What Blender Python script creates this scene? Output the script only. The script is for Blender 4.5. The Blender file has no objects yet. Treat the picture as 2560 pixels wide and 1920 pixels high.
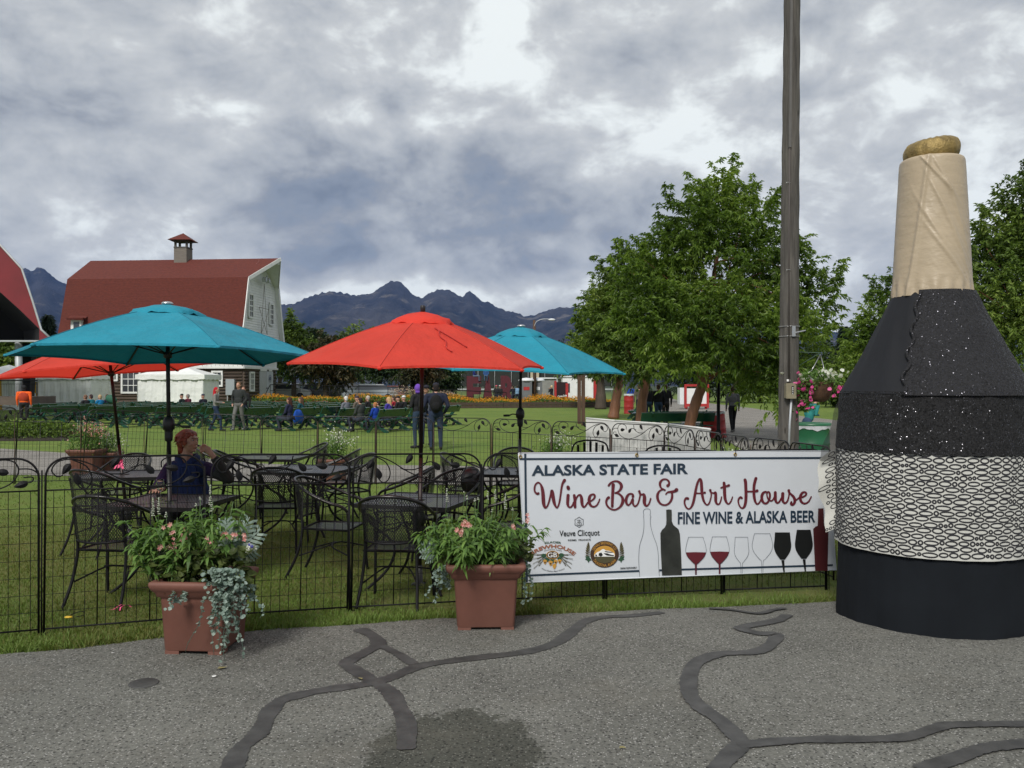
import bpy, math, random
import numpy as np
from mathutils import Vector, Matrix, Euler
random.seed(7); RNG = np.random.default_rng(7)
SC = bpy.context.scene; COL = SC.collection
R = math.radians; PI = math.pi
# ---------------------------------------------------------------- camera
F = 2145.0; CX = 1280.0; HY = 964.0; CH = 1.65
cam_d = bpy.data.cameras.new("camera"); cam = bpy.data.objects.new("camera", cam_d); COL.objects.link(cam)
cam_d.sensor_width = 36; cam_d.lens = F/2560*36; cam_d.clip_start = 0.05; cam_d.clip_end = 30000
cam.location = (0, 0, CH); cam.rotation_euler = (R(90)+math.atan((HY-960)/F), 0, 0)
SC.camera = cam
# ---------------------------------------------------------------- exposure
SC.view_settings.view_transform = 'Standard'; SC.view_settings.look = 'None'
SC.view_settings.exposure = 1.18; SC.view_settings.gamma = 1.0; SC.view_settings.use_curve_mapping = False
# ---------------------------------------------------------------- sun (overcast)
SUN_EL, SUN_AZ = 42, 200     # azimuth clockwise from +Y (behind-left of the camera)
sl = bpy.data.lights.new("sun", 'SUN'); sl.energy = 1.5; sl.angle = R(16); sl.color = (1.0, .96, .90)
sun = bpy.data.objects.new("sun", sl); COL.objects.link(sun)
_sd = Vector((math.sin(R(SUN_AZ))*math.cos(R(SUN_EL)), math.cos(R(SUN_AZ))*math.cos(R(SUN_EL)), math.sin(R(SUN_EL))))
sun.rotation_euler = _sd.to_track_quat('Z', 'Y').to_euler(); sun.location = (0, -5, 30)

# ---------------------------------------------------------------- node helpers
class NT:
    def __init__(s, tree): s.t = tree; s.n = tree.nodes; s.l = tree.links
    def new(s, typ, **kw):
        nd = s.n.new(typ)
        for k, v in kw.items():
            if k.startswith('i_'):
                key = k[2:]; key = int(key) if key.isdigit() else key.replace('_', ' ')
                s.put(nd.inputs[key], v)
            else: setattr(nd, k, v)
        return nd
    def put(s, sock, v):
        if isinstance(v, bpy.types.NodeSocket): s.l.new(v, sock)
        elif isinstance(v, bpy.types.Node): s.l.new(v.outputs[0], sock)
        else:
            if sock.type == 'RGBA' and len(v) == 3: v = (*v, 1)
            sock.default_value = v
    def math(s, op, a, b=0.0, c=None, clamp=False):
        nd = s.n.new('ShaderNodeMath'); nd.operation = op; nd.use_clamp = clamp
        s.put(nd.inputs[0], a); s.put(nd.inputs[1], b)
        if c is not None: s.put(nd.inputs[2], c)
        return nd.outputs[0]
    def mix(s, f, a, b, blend='MIX'):
        nd = s.n.new('ShaderNodeMix'); nd.data_type = 'RGBA'; nd.blend_type = blend
        s.put(nd.inputs[0], f); s.put(nd.inputs[6], a); s.put(nd.inputs[7], b); return nd.outputs[2]
    def noise(s, vec, scale, detail=4, rough=.55, dist=0.0, out=0):
        nd = s.n.new('ShaderNodeTexNoise')
        if vec is not None: s.put(nd.inputs['Vector'], vec)
        nd.inputs['Scale'].default_value = scale; nd.inputs['Detail'].default_value = detail
        nd.inputs['Roughness'].default_value = rough; nd.inputs['Distortion'].default_value = dist
        return nd.outputs[out]
    def ramp(s, f, stops, interp='LINEAR'):
        nd = s.n.new('ShaderNodeValToRGB'); nd.color_ramp.interpolation = interp; s.put(nd.inputs[0], f)
        e = nd.color_ramp.elements
        while len(e) < len(stops): e.new(.5)
        for q, (p, c) in zip(e, stops):
            q.position = p; q.color = (c, c, c, 1) if not hasattr(c, '__len__') else (*c[:3], 1)
        return nd.outputs[0]
    def mapr(s, v, a, b, c=0, d=1, smooth=False):
        nd = s.n.new('ShaderNodeMapRange'); nd.interpolation_type = 'SMOOTHSTEP' if smooth else 'LINEAR'
        s.put(nd.inputs[0], v)
        for i, x in enumerate((a, b, c, d)): nd.inputs[i+1].default_value = x
        return nd.outputs[0]
    def mapping(s, vec, scale=(1, 1, 1), loc=(0, 0, 0), rot=(0, 0, 0)):
        nd = s.n.new('ShaderNodeMapping'); s.put(nd.inputs[0], vec)
        nd.inputs['Scale'].default_value = scale; nd.inputs['Location'].default_value = loc; nd.inputs['Rotation'].default_value = rot
        return nd.outputs[0]
    def bump(s, h, strength=.3, dist=.01):
        nd = s.n.new('ShaderNodeBump'); s.put(nd.inputs['Height'], h)
        nd.inputs['Strength'].default_value = strength; nd.inputs['Distance'].default_value = dist
        return nd.outputs[0]
    def coord(s, which='Object'):
        return s.n.new('ShaderNodeTexCoord').outputs[which]

# ---------------------------------------------------------------- world: overcast sky
wd = bpy.data.worlds.new("World"); SC.world = wd; wd.use_nodes = True
w = NT(wd.node_tree); w.n.clear()
out = w.new('ShaderNodeOutputWorld')
sky = w.new('ShaderNodeTexSky', sky_type='NISHITA', sun_disc=False, sun_elevation=R(SUN_EL), sun_rotation=R(SUN_AZ))
bg_sky = w.new('ShaderNodeBackground', i_Color=sky, i_Strength=.10)
g = w.coord('Generated')
sep = w.new('ShaderNodeSeparateXYZ'); w.put(sep.inputs[0], g); X, Y, Z = sep.outputs
zc = w.math('ADD', w.math('MAXIMUM', Z, 0.0), .42)
comb = w.new('ShaderNodeCombineXYZ'); w.put(comb.inputs[0], w.math('DIVIDE', X, zc)); w.put(comb.inputs[1], w.math('DIVIDE', Y, zc)); comb.inputs[2].default_value = 3.1
P = w.mapping(comb.outputs[0], scale=(.9, 1.9, 1), rot=(0, 0, R(-14)))
dirn = w.mapping(g, scale=(1.0, 1.0, 1.55), rot=(0, R(12), 0), loc=(2.0, .4, 0))      # lumpy billows in plain direction space
big = w.noise(P, 1.0, 3, .5, .3)
mid = w.noise(dirn, 5.0, 8, .58, .35)
fine = w.noise(w.mapping(dirn, loc=(5, 3, 1)), 13.0, 8, .58, .35)
v = w.math('ADD', w.math('MULTIPLY', w.math('SUBTRACT', big, .5), .45), w.math('MULTIPLY', w.math('SUBTRACT', mid, .5), .92))
v = w.math('ADD', v, w.math('MULTIPLY', w.math('SUBTRACT', fine, .5), .55))
bil = w.math('ABSOLUTE', w.math('SUBTRACT', w.noise(w.mapping(dirn, loc=(1, 7, 2)), 6.2, 5, .52, .2), .5)); v = w.math('ADD', v, w.math('MULTIPLY', w.math('SUBTRACT', bil, .075), .62))
bil2 = w.math('ABSOLUTE', w.math('SUBTRACT', w.noise(w.mapping(dirn, loc=(4, 2, 9)), 14.0, 4, .5, .2), .5)); v = w.math('ADD', v, w.math('MULTIPLY', w.math('SUBTRACT', bil2, .075), .20))
v = w.math('ADD', v, .825)
def blob(az, el, sa, se, amp):
    d0 = Vector((math.sin(R(az)), 0, math.sin(R(el))))
    dx = w.math('DIVIDE', w.math('SUBTRACT', X, d0.x), sa); dz = w.math('DIVIDE', w.math('SUBTRACT', Z, d0.z), se)
    q = w.math('ADD', w.math('MULTIPLY', dx, dx), w.math('MULTIPLY', dz, dz))
    return w.math('MULTIPLY', w.math('EXPONENT', w.math('MULTIPLY', q, -1.0)), amp)
for b in ((-8, 13, .19, .055, -.24), (-20, 9, .20, .05, -.08), (4, 10.5, .12, .045, -.07), (11, 19.5, .08, .03, .07), (-28.5, 21.5, .03, .022, .20), (22, 13, .14, .04, -.07), (-4, 5.8, .24, .018, .34), (6, 6.8, .07, .012, .16), (-22, 7.0, .10, .02, .08),
          (-6, 17.0, .20, .012, .12), (-5, 25, .5, .09, .075), (20, 25, .4, .08, .05), (1.5, 9.5, .03, .016, .10), (-7.5, 11.2, .035, .010, .12), (-12, 8.3, .09, .012, -.06)):
    v = w.math('ADD', v, blob(*b))
hazy = w.mapr(Z, 0.0, .10, .05, 0.0)
v = w.math('ADD', v, hazy)
ccol = w.ramp(v, [(.44, (.175, .198, .236)), (.58, (.262, .288, .325)), (.72, (.42, .446, .468)), (.88, (.58, .598, .600)), (1.0, (.86, .90, .885))])
bg_c = w.new('ShaderNodeBackground', i_Color=ccol, i_Strength=.49)
cover = w.mapr(v, .55, .62, .93, .98)
mx = w.new('ShaderNodeMixShader', i_0=cover); w.put(mx.inputs[1], bg_sky.outputs[0]); w.put(mx.inputs[2], bg_c.outputs[0])
w.put(out.inputs[0], mx.outputs[0])

# ---------------------------------------------------------------- geometry helpers
def sstep(t): t = max(0.0, min(1.0, t)); return t*t*(3-2*t)
def gz(x, y):
    z = -.05*sstep((y-5.8)/1.0)
    z += .19*sstep((-4.2-x)/3.6)*sstep((y-10.5)/2.5)*(1-sstep((y-19)/9))
    z += .45*sstep((y-46)/12)*sstep((-6-x)/8)
    return z
def Wp(px, py, d): return Vector(((px-CX)/F*d, d, CH-(py-HY)/F*d))
def Xp(px, d): return (px-CX)/F*d
def on(px, d): x = Xp(px, d); return Vector((x, d, gz(x, d)))
def Gp(px, py):
    d = CH*F/(py-HY)
    for _ in range(6): d = (CH-gz(Xp(px, d), d))*F/(py-HY)
    return on(px, d)

class MB:
    def __init__(s): s.v = []; s.f = []; s.m = []; s.sm = []; s.cur = 0; s.smooth = False
    def add(s, vs, fs, mi=None, smooth=None):
        o = len(s.v); s.v.extend([tuple(p) for p in vs])
        for f in fs: s.f.append(tuple(i+o for i in f)); s.m.append(s.cur if mi is None else mi); s.sm.append(s.smooth if smooth is None else smooth)
        return s
    def box(s, c, size, rot=None, mi=None):
        x, y, z = [q/2 for q in size]; M = Euler(rot).to_matrix() if rot is not None and not isinstance(rot, Matrix) else (rot or Matrix.Identity(3))
        vs = [Vector(c)+M@Vector((a*x, b*y, d*z)) for d in (-1, 1) for b in (-1, 1) for a in (-1, 1)]
        return s.add(vs, [(0, 2, 3, 1), (4, 5, 7, 6), (0, 1, 5, 4), (2, 6, 7, 3), (0, 4, 6, 2), (1, 3, 7, 5)], mi, False)
    def beam(s, a, b, w_, h, up=(0, 0, 1), mi=None):
        a = Vector(a); b = Vector(b); d = (b-a); L = d.length; d.normalize(); u = Vector(up)
        sd = d.cross(u)
        if sd.length < 1e-4: sd = d.cross(Vector((1, 0, 0)))
        sd.normalize(); u = sd.cross(d)
        M = Matrix((sd, d, u)).transposed()
        return s.box((a+b)/2, (w_, L, h), M, mi)
    def tube(s, pts, r, n=8, mi=None, cap=True, closed=False, flat=1.0, smooth=True):
        pts = [Vector(p) for p in pts]; k = len(pts)
        rr = r if hasattr(r, '__len__') else [r]*k
        vs = []; fr = None
        for i, p in enumerate(pts):
            if closed: t = pts[(i+1) % k]-pts[i-1]
            else: t = pts[min(i+1, k-1)]-pts[max(i-1, 0)]
            if t.length < 1e-9: t = Vector((0, 0, 1))
            t.normalize()
            if fr is None:
                a = Vector((0, 0, 1)) if abs(t.z) < .9 else Vector((1, 0, 0))
                fr = (a-t*a.dot(t)).normalized()
            else:
                fr = fr-t*fr.dot(t)
                fr = fr.normalized() if fr.length > 1e-6 else t.orthogonal().normalized()
            bn = t.cross(fr)
            for j in range(n):
                th = 2*PI*j/n; vs.append(p+fr*math.cos(th)*rr[i]*flat+bn*math.sin(th)*rr[i])
        fs = []
        for i in range(k if closed else k-1):
            for j in range(n):
                a = i*n+j; b = i*n+(j+1) % n; i2 = (i+1) % k; fs.append((a, b, i2*n+(j+1) % n, i2*n+j))
        s.add(vs, fs, mi, smooth)
        if cap and not closed:
            o = len(s.v)-len(vs); s.f.append(tuple(o+j for j in range(n))[::-1]); s.f.append(tuple(o+(k-1)*n+j for j in range(n)))
            s.m += [s.cur if mi is None else mi]*2; s.sm += [False]*2
        return s
    def lathe(s, prof, n=24, c=(0, 0, 0), mi=None, cap=True, smooth=True, fn=None):
        vs = []; k = len(prof)
        for i, (r, z) in enumerate(prof):
            for j in range(n):
                th = 2*PI*j/n; p = Vector((c[0]+r*math.cos(th), c[1]+r*math.sin(th), c[2]+z))
                if fn: p = fn(p, th, i)
                vs.append(p)
        fs = [(i*n+j, i*n+(j+1) % n, (i+1)*n+(j+1) % n, (i+1)*n+j) for i in range(k-1) for j in range(n)]
        if cap: fs += [tuple(range(n))[::-1], tuple((k-1)*n+j for j in range(n))]
        return s.add(vs, fs, mi, smooth)
    def ball(s, c, r, n=10, m=7, rot=None, mi=None, smooth=True):
        rx, ry, rz = r if hasattr(r, '__len__') else (r, r, r); M = rot if isinstance(rot, Matrix) else (Euler(rot).to_matrix() if rot else Matrix.Identity(3))
        c = Vector(c); vs = [c+M@Vector((0, 0, -rz))]
        for i in range(1, m):
            ph = -PI/2+PI*i/m
            for j in range(n): th = 2*PI*j/n; vs.append(c+M@Vector((rx*math.cos(ph)*math.cos(th), ry*math.cos(ph)*math.sin(th), rz*math.sin(ph))))
        vs.append(c+M@Vector((0, 0, rz))); fs = []
        for j in range(n): fs.append((0, 1+(j+1) % n, 1+j))
        for i in range(m-2):
            for j in range(n): fs.append((1+i*n+j, 1+i*n+(j+1) % n, 1+(i+1)*n+(j+1) % n, 1+(i+1)*n+j))
        o = 1+(m-2)*n
        for j in range(n): fs.append((o+j, o+(j+1) % n, len(vs)-1))
        return s.add(vs, fs, mi, smooth)
    def prism(s, poly, z0, z1, M=None, mi=None):
        n = len(poly); f = (lambda p: M@Vector(p)) if M is not None else (lambda p: Vector(p))
        vs = [f((x, y, z0)) for x, y in poly]+[f((x, y, z1)) for x, y in poly]
        fs = [tuple(range(n))[::-1], tuple(range(n, 2*n))]+[(i, (i+1) % n, n+(i+1) % n, n+i) for i in range(n)]
        return s.add(vs, fs, mi, False)
    def sheet(s, grid, mi=None, smooth=True, thick=None):
        """grid: list of rows of points"""
        a = len(grid); b = len(grid[0]); vs = [p for row in grid for p in row]
        fs = [(i*b+j, i*b+j+1, (i+1)*b+j+1, (i+1)*b+j) for i in range(a-1) for j in range(b-1)]
        return s.add(vs, fs, mi, smooth)
    def mesh(s, name, mats):
        me = bpy.data.meshes.new(name); me.from_pydata(s.v, [], s.f)
        for m in (mats if isinstance(mats, (list, tuple)) else [mats]): me.materials.append(m)
        if s.f:
            me.polygons.foreach_set('material_index', s.m); me.polygons.foreach_set('use_smooth', s.sm)
        me.update(); return me
    def build(s, name, mats, parent=None, loc=None, rz=None, **kw):
        o = bpy.data.objects.new(name, s.mesh(name, mats)); COL.objects.link(o)
        if parent is not None: o.parent = parent
        if loc is not None: o.location = loc
        if rz is not None: o.rotation_euler = (0, 0, rz)
        tag(o, **kw); return o

def tag(o, label=None, cat=None, group=None, kind=None):
    if label: o['label'] = label
    if cat: o['category'] = cat
    if group: o['group'] = group
    if kind: o['kind'] = kind
    return o
def thing(name, label, cat, loc=(0, 0, 0), rz=0.0, group=None):
    o = bpy.data.objects.new(name, None); COL.objects.link(o); o.location = loc; o.rotation_euler = (0, 0, rz); o.empty_display_size = .2
    return tag(o, label, cat, group)
def kids(o):
    return KID.get(o.name, [])
def copy_tree(o, parent=None):
    c = o.copy(); COL.objects.link(c); c.parent = parent
    for ch in [q for q in list(o.children)]: copy_tree(ch, c)
    return c
def np_mesh(name, V, Fq, mats, tint=None, midx=None, smooth=False):
    """fast mesh from arrays; Fq (n,3|4); tint per-face float attribute"""
    me = bpy.data.meshes.new(name); V = np.asarray(V, np.float32); Fq = np.asarray(Fq, np.int32)
    n, k = Fq.shape
    me.vertices.add(len(V)); me.vertices.foreach_set('co', V.ravel())
    me.loops.add(n*k); me.loops.foreach_set('vertex_index', Fq.ravel())
    me.polygons.add(n); me.polygons.foreach_set('loop_start', np.arange(0, n*k, k, dtype=np.int32))
    if midx is not None: me.polygons.foreach_set('material_index', np.asarray(midx, np.int32))
    me.polygons.foreach_set('use_smooth', np.full(n, smooth))
    for m in (mats if isinstance(mats, (list, tuple)) else [mats]): me.materials.append(m)
    if tint is not None:
        at = me.attributes.new('tint', 'FLOAT', 'FACE'); at.data.foreach_set('value', np.asarray(tint, np.float32))
    me.update(calc_edges=True); return me
def np_obj(name, V, Fq, mats, parent=None, loc=None, tint=None, midx=None, smooth=False, **kw):
    o = bpy.data.objects.new(name, np_mesh(name, V, Fq, mats, tint, midx, smooth)); COL.objects.link(o)
    if parent is not None: o.parent = parent
    if loc is not None: o.location = loc
    return tag(o, **kw)
def crom(pts, k=6, closed=False):
    """catmull-rom through points (any dim)"""
    P_ = [np.array(p, float) for p in pts]; n = len(P_); o = []
    rng = range(n if closed else n-1)
    for i in rng:
        p0 = P_[(i-1) % n] if (closed or i > 0) else P_[0]; p1 = P_[i]; p2 = P_[(i+1) % n]; p3 = P_[(i+2) % n] if (closed or i+2 < n) else P_[-1]
        for j in range(k):
            t = j/k; o.append(.5*((2*p1)+(-p0+p2)*t+(2*p0-5*p1+4*p2-p3)*t*t+(-p0+3*p1-3*p2+p3)*t**3))
    if not closed: o.append(P_[-1])
    return o

# ---------------------------------------------------------------- materials
def mat(name, col, rough=.6, metal=0.0, spec=.5, var=0.0, vscale=4.0, bump=0.0, bscale=60.0, bdist=.004, dirt=None, alpha=1.0, trans=0.0, coords='Object', stretch=(1, 1, 1), sheen=0.0):
    m = bpy.data.materials.new(name); m.use_nodes = True; t = NT(m.node_tree); b = m.node_tree.nodes['Principled BSDF']
    c = (*col, 1); co = t.mapping(t.coord(coords), scale=stretch)
    b.inputs['Base Color'].default_value = c
    if var > 0:
        n = t.noise(co, vscale, 6, .6); k = t.mapr(n, .3, .7, 1-var, 1+var)
        colr = t.mix(1.0, c, t.new('ShaderNodeCombineColor', i_0=k, i_1=k, i_2=k).outputs[0], 'MULTIPLY')
        if dirt: colr = t.mix(t.mapr(t.noise(co, vscale*.35, 5, .65), .5, .72, 0, dirt[1]), colr, (*dirt[0], 1))
        t.put(b.inputs['Base Color'], colr)
    b.inputs['Roughness'].default_value = rough; b.inputs['Metallic'].default_value = metal
    b.inputs['Specular IOR Level'].default_value = spec
    if bump > 0: t.put(b.inputs['Normal'], t.bump(t.noise(co, bscale, 4, .6), bump, bdist))
    if alpha < 1: b.inputs['Alpha'].default_value = alpha
    if trans > 0: b.inputs['Transmission Weight'].default_value = trans
    if sheen > 0: b.inputs['Sheen Weight'].default_value = sheen
    return m
def leafmat(name, cols, transl=.35, rough=.55):
    m = bpy.data.materials.new(name); m.use_nodes = True; t = NT(m.node_tree); t.n.clear()
    at = t.new('ShaderNodeAttribute', attribute_name='tint')
    c = t.ramp(at.outputs['Fac'], [(i/(len(cols)-1), q) for i, q in enumerate(cols)])
    b = t.new('ShaderNodeBsdfPrincipled', i_Base_Color=c, i_Roughness=rough); b.inputs['Specular IOR Level'].default_value = .35
    tr = t.new('ShaderNodeBsdfTranslucent', i_Color=t.mix(1.0, c, (1.25, 1.3, .6), 'MULTIPLY'))
    mx_ = t.new('ShaderNodeMixShader', i_0=transl); t.put(mx_.inputs[1], b.outputs[0]); t.put(mx_.inputs[2], tr.outputs[0])
    o = t.new('ShaderNodeOutputMaterial'); t.put(o.inputs[0], mx_.outputs[0]); return m

M = {}
M['black_metal'] = mat('black_metal', (.010, .010, .011), .5, .0, spec=.12, var=.3, vscale=8, bump=.15, bscale=200)
M['worn_metal'] = mat('worn_metal', (.016, .015, .015), .30, .30, var=.4, vscale=10, bump=.1, bscale=150)
M['rusty_metal'] = mat('rusty_metal', (.045, .028, .020), .65, .3, var=.5, vscale=9, dirt=((.12, .045, .02), .8))
M['dark_plastic'] = mat('dark_plastic', (.018, .017, .018), .45)
M['bronze_pole'] = mat('bronze_pole', (.028, .020, .018), .4, .4, var=.2)
M['teal_cloth'] = mat('teal_cloth', (.010, .235, .330), .85, var=.15, vscale=2.2, bump=.9, bscale=7, bdist=.03, dirt=((.022, .20, .27), .5))
M['red_cloth'] = mat('red_cloth', (.80, .070, .045), .85, var=.13, vscale=2.2, bump=.9, bscale=7, bdist=.03, dirt=((.72, .11, .075), .5))
for k_ in ('teal_cloth', 'red_cloth'):     # thin canvas lets some daylight through
    m_ = M[k_]; t_ = NT(m_.node_tree); b_ = m_.node_tree.nodes['Principled BSDF']; o_ = m_.node_tree.nodes['Material Output']
    tr_ = t_.new('ShaderNodeBsdfTranslucent'); tr_.inputs[0].default_value = (.012, .20, .26, 1) if k_[0] == 't' else (.95, .07, .045, 1)
    q_ = t_.new('ShaderNodeMixShader', i_0=.10 if k_[0] == 't' else .42); t_.put(q_.inputs[1], b_.outputs[0]); t_.put(q_.inputs[2], tr_.outputs[0]); t_.put(o_.inputs[0], q_.outputs[0])
M['terracotta'] = mat('terracotta', (.150, .060, .042), .66, var=.14, vscale=5, bump=.12, bscale=90, dirt=((.16, .075, .055), .5))
M['soil'] = mat('soil', (.02, .015, .01), .95, bump=.8, bscale=80)
M['silver'] = mat('silver', (.55, .55, .55), .3, .9)
M['brass'] = mat('brass', (.45, .30, .08), .35, .9)
M['white_paint'] = mat('white_paint', (.70, .71, .70), .6, var=.08, vscale=2.5, bump=.2, bscale=30)
M['white_vinyl'] = mat('white_vinyl', (.57, .60, .64), .38, var=.04, vscale=2, bump=.10, bscale=3.5, bdist=.02)
M['tent_vinyl'] = mat('tent_vinyl', (.74, .76, .74), .5, var=.06, vscale=1.2, bump=.5, bscale=1.8, bdist=.15)
M['tent_yellow'] = mat('tent_yellow', (.62, .36, .03), .6, var=.06)
M['bench_green'] = mat('bench_green', (.008, .055, .036), .17, var=.2, vscale=3, spec=.7)
M['pipe_grey'] = mat('pipe_grey', (.42, .44, .46), .5, .2, var=.1)
M['navy_ink'] = mat('navy_ink', (.012, .028, .050), .5)
M['wine_ink'] = mat('wine_ink', (.105, .010, .018), .5)
M['black_ink'] = mat('black_ink', (.008, .009, .009), .45)
M['bottle_ink'] = mat('bottle_ink', (.028, .030, .026), .4, var=.6, vscale=6)
M['maroon_ink'] = mat('maroon_ink', (.060, .012, .014), .45)
M['gold_ink'] = mat('gold_ink', (.52, .27, .045), .5)
M['brown_ink'] = mat('brown_ink', (.050, .025, .014), .5)
M['green_ink'] = mat('green_ink', (.022, .070, .035), .5)
M['olive_ink'] = mat('olive_ink', (.075, .065, .030), .5)
M['copper_ink'] = mat('copper_ink', (.30, .11, .06), .5)
M['white_ink'] = mat('white_ink', (.78, .78, .76), .5)
M['grey_wood'] = None
def wood(name, c1, c2, scale=1.0, rough=.85, axis=2, bump=.6):
    m = bpy.data.materials.new(name); m.use_nodes = True; t = NT(m.node_tree); b = m.node_tree.nodes['Principled BSDF']
    st = [9*scale]*3; st[axis] = .55*scale
    co = t.mapping(t.coord('Object'), scale=tuple(st)); n = t.noise(co, 2.2, 9, .68, .6); n2 = t.noise(t.coord('Object'), 1.3, 4)
    c = t.mix(t.mapr(n, .32, .68), (*c1, 1), (*c2, 1)); c = t.mix(t.mapr(n2, .35, .7, 0, .35), c, (*[q*.6 for q in c1], 1))
    vo = t.new('ShaderNodeTexVoronoi', i_Vector=t.mapping(t.coord('Object'), scale=(3, 3, .9))); vo.inputs['Scale'].default_value = 1.6
    kn = t.mapr(vo.outputs['Distance'], .02, .09, 1, 0); c = t.mix(t.math('MULTIPLY', kn, .8), c, (.02, .016, .012, 1))
    t.put(b.inputs['Base Color'], c); b.inputs['Roughness'].default_value = rough
    t.put(b.inputs['Normal'], t.bump(t.math('ADD', n, kn), bump, .02)); return m
M['grey_wood'] = wood('grey_wood', (.036, .032, .028), (.135, .125, .110))
M['brown_post'] = wood('brown_post', (.065, .035, .022), (.12, .07, .045))
M['edging_wood'] = wood('edging_wood', (.045, .030, .022), (.085, .06, .04), axis=0)
M['log_wood'] = wood('log_wood', (.050, .035, .026), (.125, .092, .070), axis=0, scale=.7)
M['bark_red'] = wood('bark_red', (.14, .055, .028), (.30, .135, .070), scale=.8, rough=.6, bump=.4)
M['bark_grey'] = wood('bark_grey', (.045, .032, .024), (.10, .075, .055), scale=1)
M['skin'] = mat('skin', (.44, .235, .165), .5, var=.06)
M['eye_dark'] = mat('eye_dark', (.02, .015, .012), .3)
M['eye_white'] = mat('eye_white', (.30, .27, .25), .3)
M['glass'] = None
def glassmat():
    m = bpy.data.materials.new('glass'); m.use_nodes = True; b = m.node_tree.nodes['Principled BSDF']
    b.inputs['Base Color'].default_value = (.95, .97, .97, 1); b.inputs['Roughness'].default_value = .03; b.inputs['Transmission Weight'].default_value = 1; b.inputs['IOR'].default_value = 1.3
    return m
M['glass'] = glassmat()
M['window_glass'] = mat('window_glass', (.045, .05, .058), .12, spec=.8)
M['pale_wine'] = mat('pale_wine', (.85, .80, .50), .1, trans=.8)
def meshmat(name, scale, hole=.30, col=(.020, .020, .021), ax=(0, 1)):
    """expanded metal: real see-through holes"""
    m = bpy.data.materials.new(name); m.use_nodes = True; t = NT(m.node_tree); b = m.node_tree.nodes['Principled BSDF']
    uv = t.coord('UV'); sp = t.new('ShaderNodeSeparateXYZ', i_0=uv)
    a = t.math('MULTIPLY', sp.outputs[0], scale); c = t.math('MULTIPLY', sp.outputs[1], scale*.62)
    p = t.math('PINGPONG', t.math('ADD', a, c), .5); q = t.math('PINGPONG', t.math('SUBTRACT', a, c), .5)
    mn = t.math('MINIMUM', p, q); al = t.math('LESS_THAN', mn, hole*.5)
    b.inputs['Base Color'].default_value = (*col, 1); b.inputs['Roughness'].default_value = .4; b.inputs['Metallic'].default_value = .15
    t.put(b.inputs['Alpha'], al); return m
M['chair_mesh'] = meshmat('chair_mesh', 55, .34)
M['table_mesh'] = meshmat('table_mesh', 38, .62, (.035, .036, .038))
def uvs(o, fn):
    me = o.data; ul = me.uv_layers.new(name='UVMap'); 
    for lp in me.loops: ul.data[lp.index].uv = fn(me.vertices[lp.vertex_index].co)
# ================================================================ THE SETTING
def axis_vals(dense0, dense1, step, far):
    a = list(np.arange(dense0, dense1+1e-6, step)); e = step; lo = [dense0]; hi = [dense1]
    while hi[-1] < far: e *= 1.5; hi.append(hi[-1]+e)
    e = step
    while lo[-1] > -far: e *= 1.5; lo.append(lo[-1]-e)
    return lo[:0:-1]+a+hi[1:]
def ground_sheet():
    xs = axis_vals(-45, 30, .75, 9000); ys = sorted(set([round(q, 3) for q in axis_vals(-6, 80, .75, 9000)]+[round(q, 3) for q in np.arange(5.5, 7.6, .12)]+[round(q, 3) for q in np.arange(10, 16, .25)]))
    V = np.array([(x, y, gz(x, y)) for y in ys for x in xs]); nx = len(xs)
    Q = np.array([(j*nx+i, j*nx+i+1, (j+1)*nx+i+1, (j+1)*nx+i) for j in range(len(ys)-1) for i in range(nx-1)])
    m = bpy.data.materials.new('lawn_soil'); m.use_nodes = True; t = NT(m.node_tree); b = m.node_tree.nodes['Principled BSDF']
    co = t.coord('Object'); n1 = t.noise(co, .35, 5, .6); n2 = t.noise(co, 3.0, 6, .6); n3 = t.noise(t.mapping(co, scale=(1, .6, 1)), 45, 4, .7)
    c = t.mix(t.mapr(n1, .35, .65), (.088, .145, .030), (.130, .180, .040))
    c = t.mix(t.mapr(n2, .45, .75, 0, .55), c, (.085, .090, .028))
    sp = t.new('ShaderNodeSeparateXYZ', i_0=co)
    mow = t.math('SINE', t.math('MULTIPLY', t.math('ADD', sp.outputs[1], t.math('MULTIPLY', sp.outputs[0], .22)), 2.2)); c = t.mix(t.mapr(mow, -1, 1, 0, .22), c, (.105, .165, .034))
    c = t.mix(t.mapr(n3, .3, .75, 0, .8), c, t.mix(1.0, c, (1.7, 1.6, 1.5), 'MULTIPLY'))
    near = t.mapr(sp.outputs[1], 9.0, 13.5, .62, 0.0)     # clipped, drier turf inside the patio
    c = t.mix(near, c, t.mix(t.mapr(n2, .38, .62), (.075, .095, .024), (.125, .115, .045)))
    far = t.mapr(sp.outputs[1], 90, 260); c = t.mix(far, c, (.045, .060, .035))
    t.put(b.inputs['Base Color'], c); b.inputs['Roughness'].default_value = .95; b.inputs['Specular IOR Level'].default_value = .15
    t.put(b.inputs['Normal'], t.bump(n3, .8, .03))
    o = np_obj('ground', V, Q, m, smooth=True, kind='structure')
ground_sheet()

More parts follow.
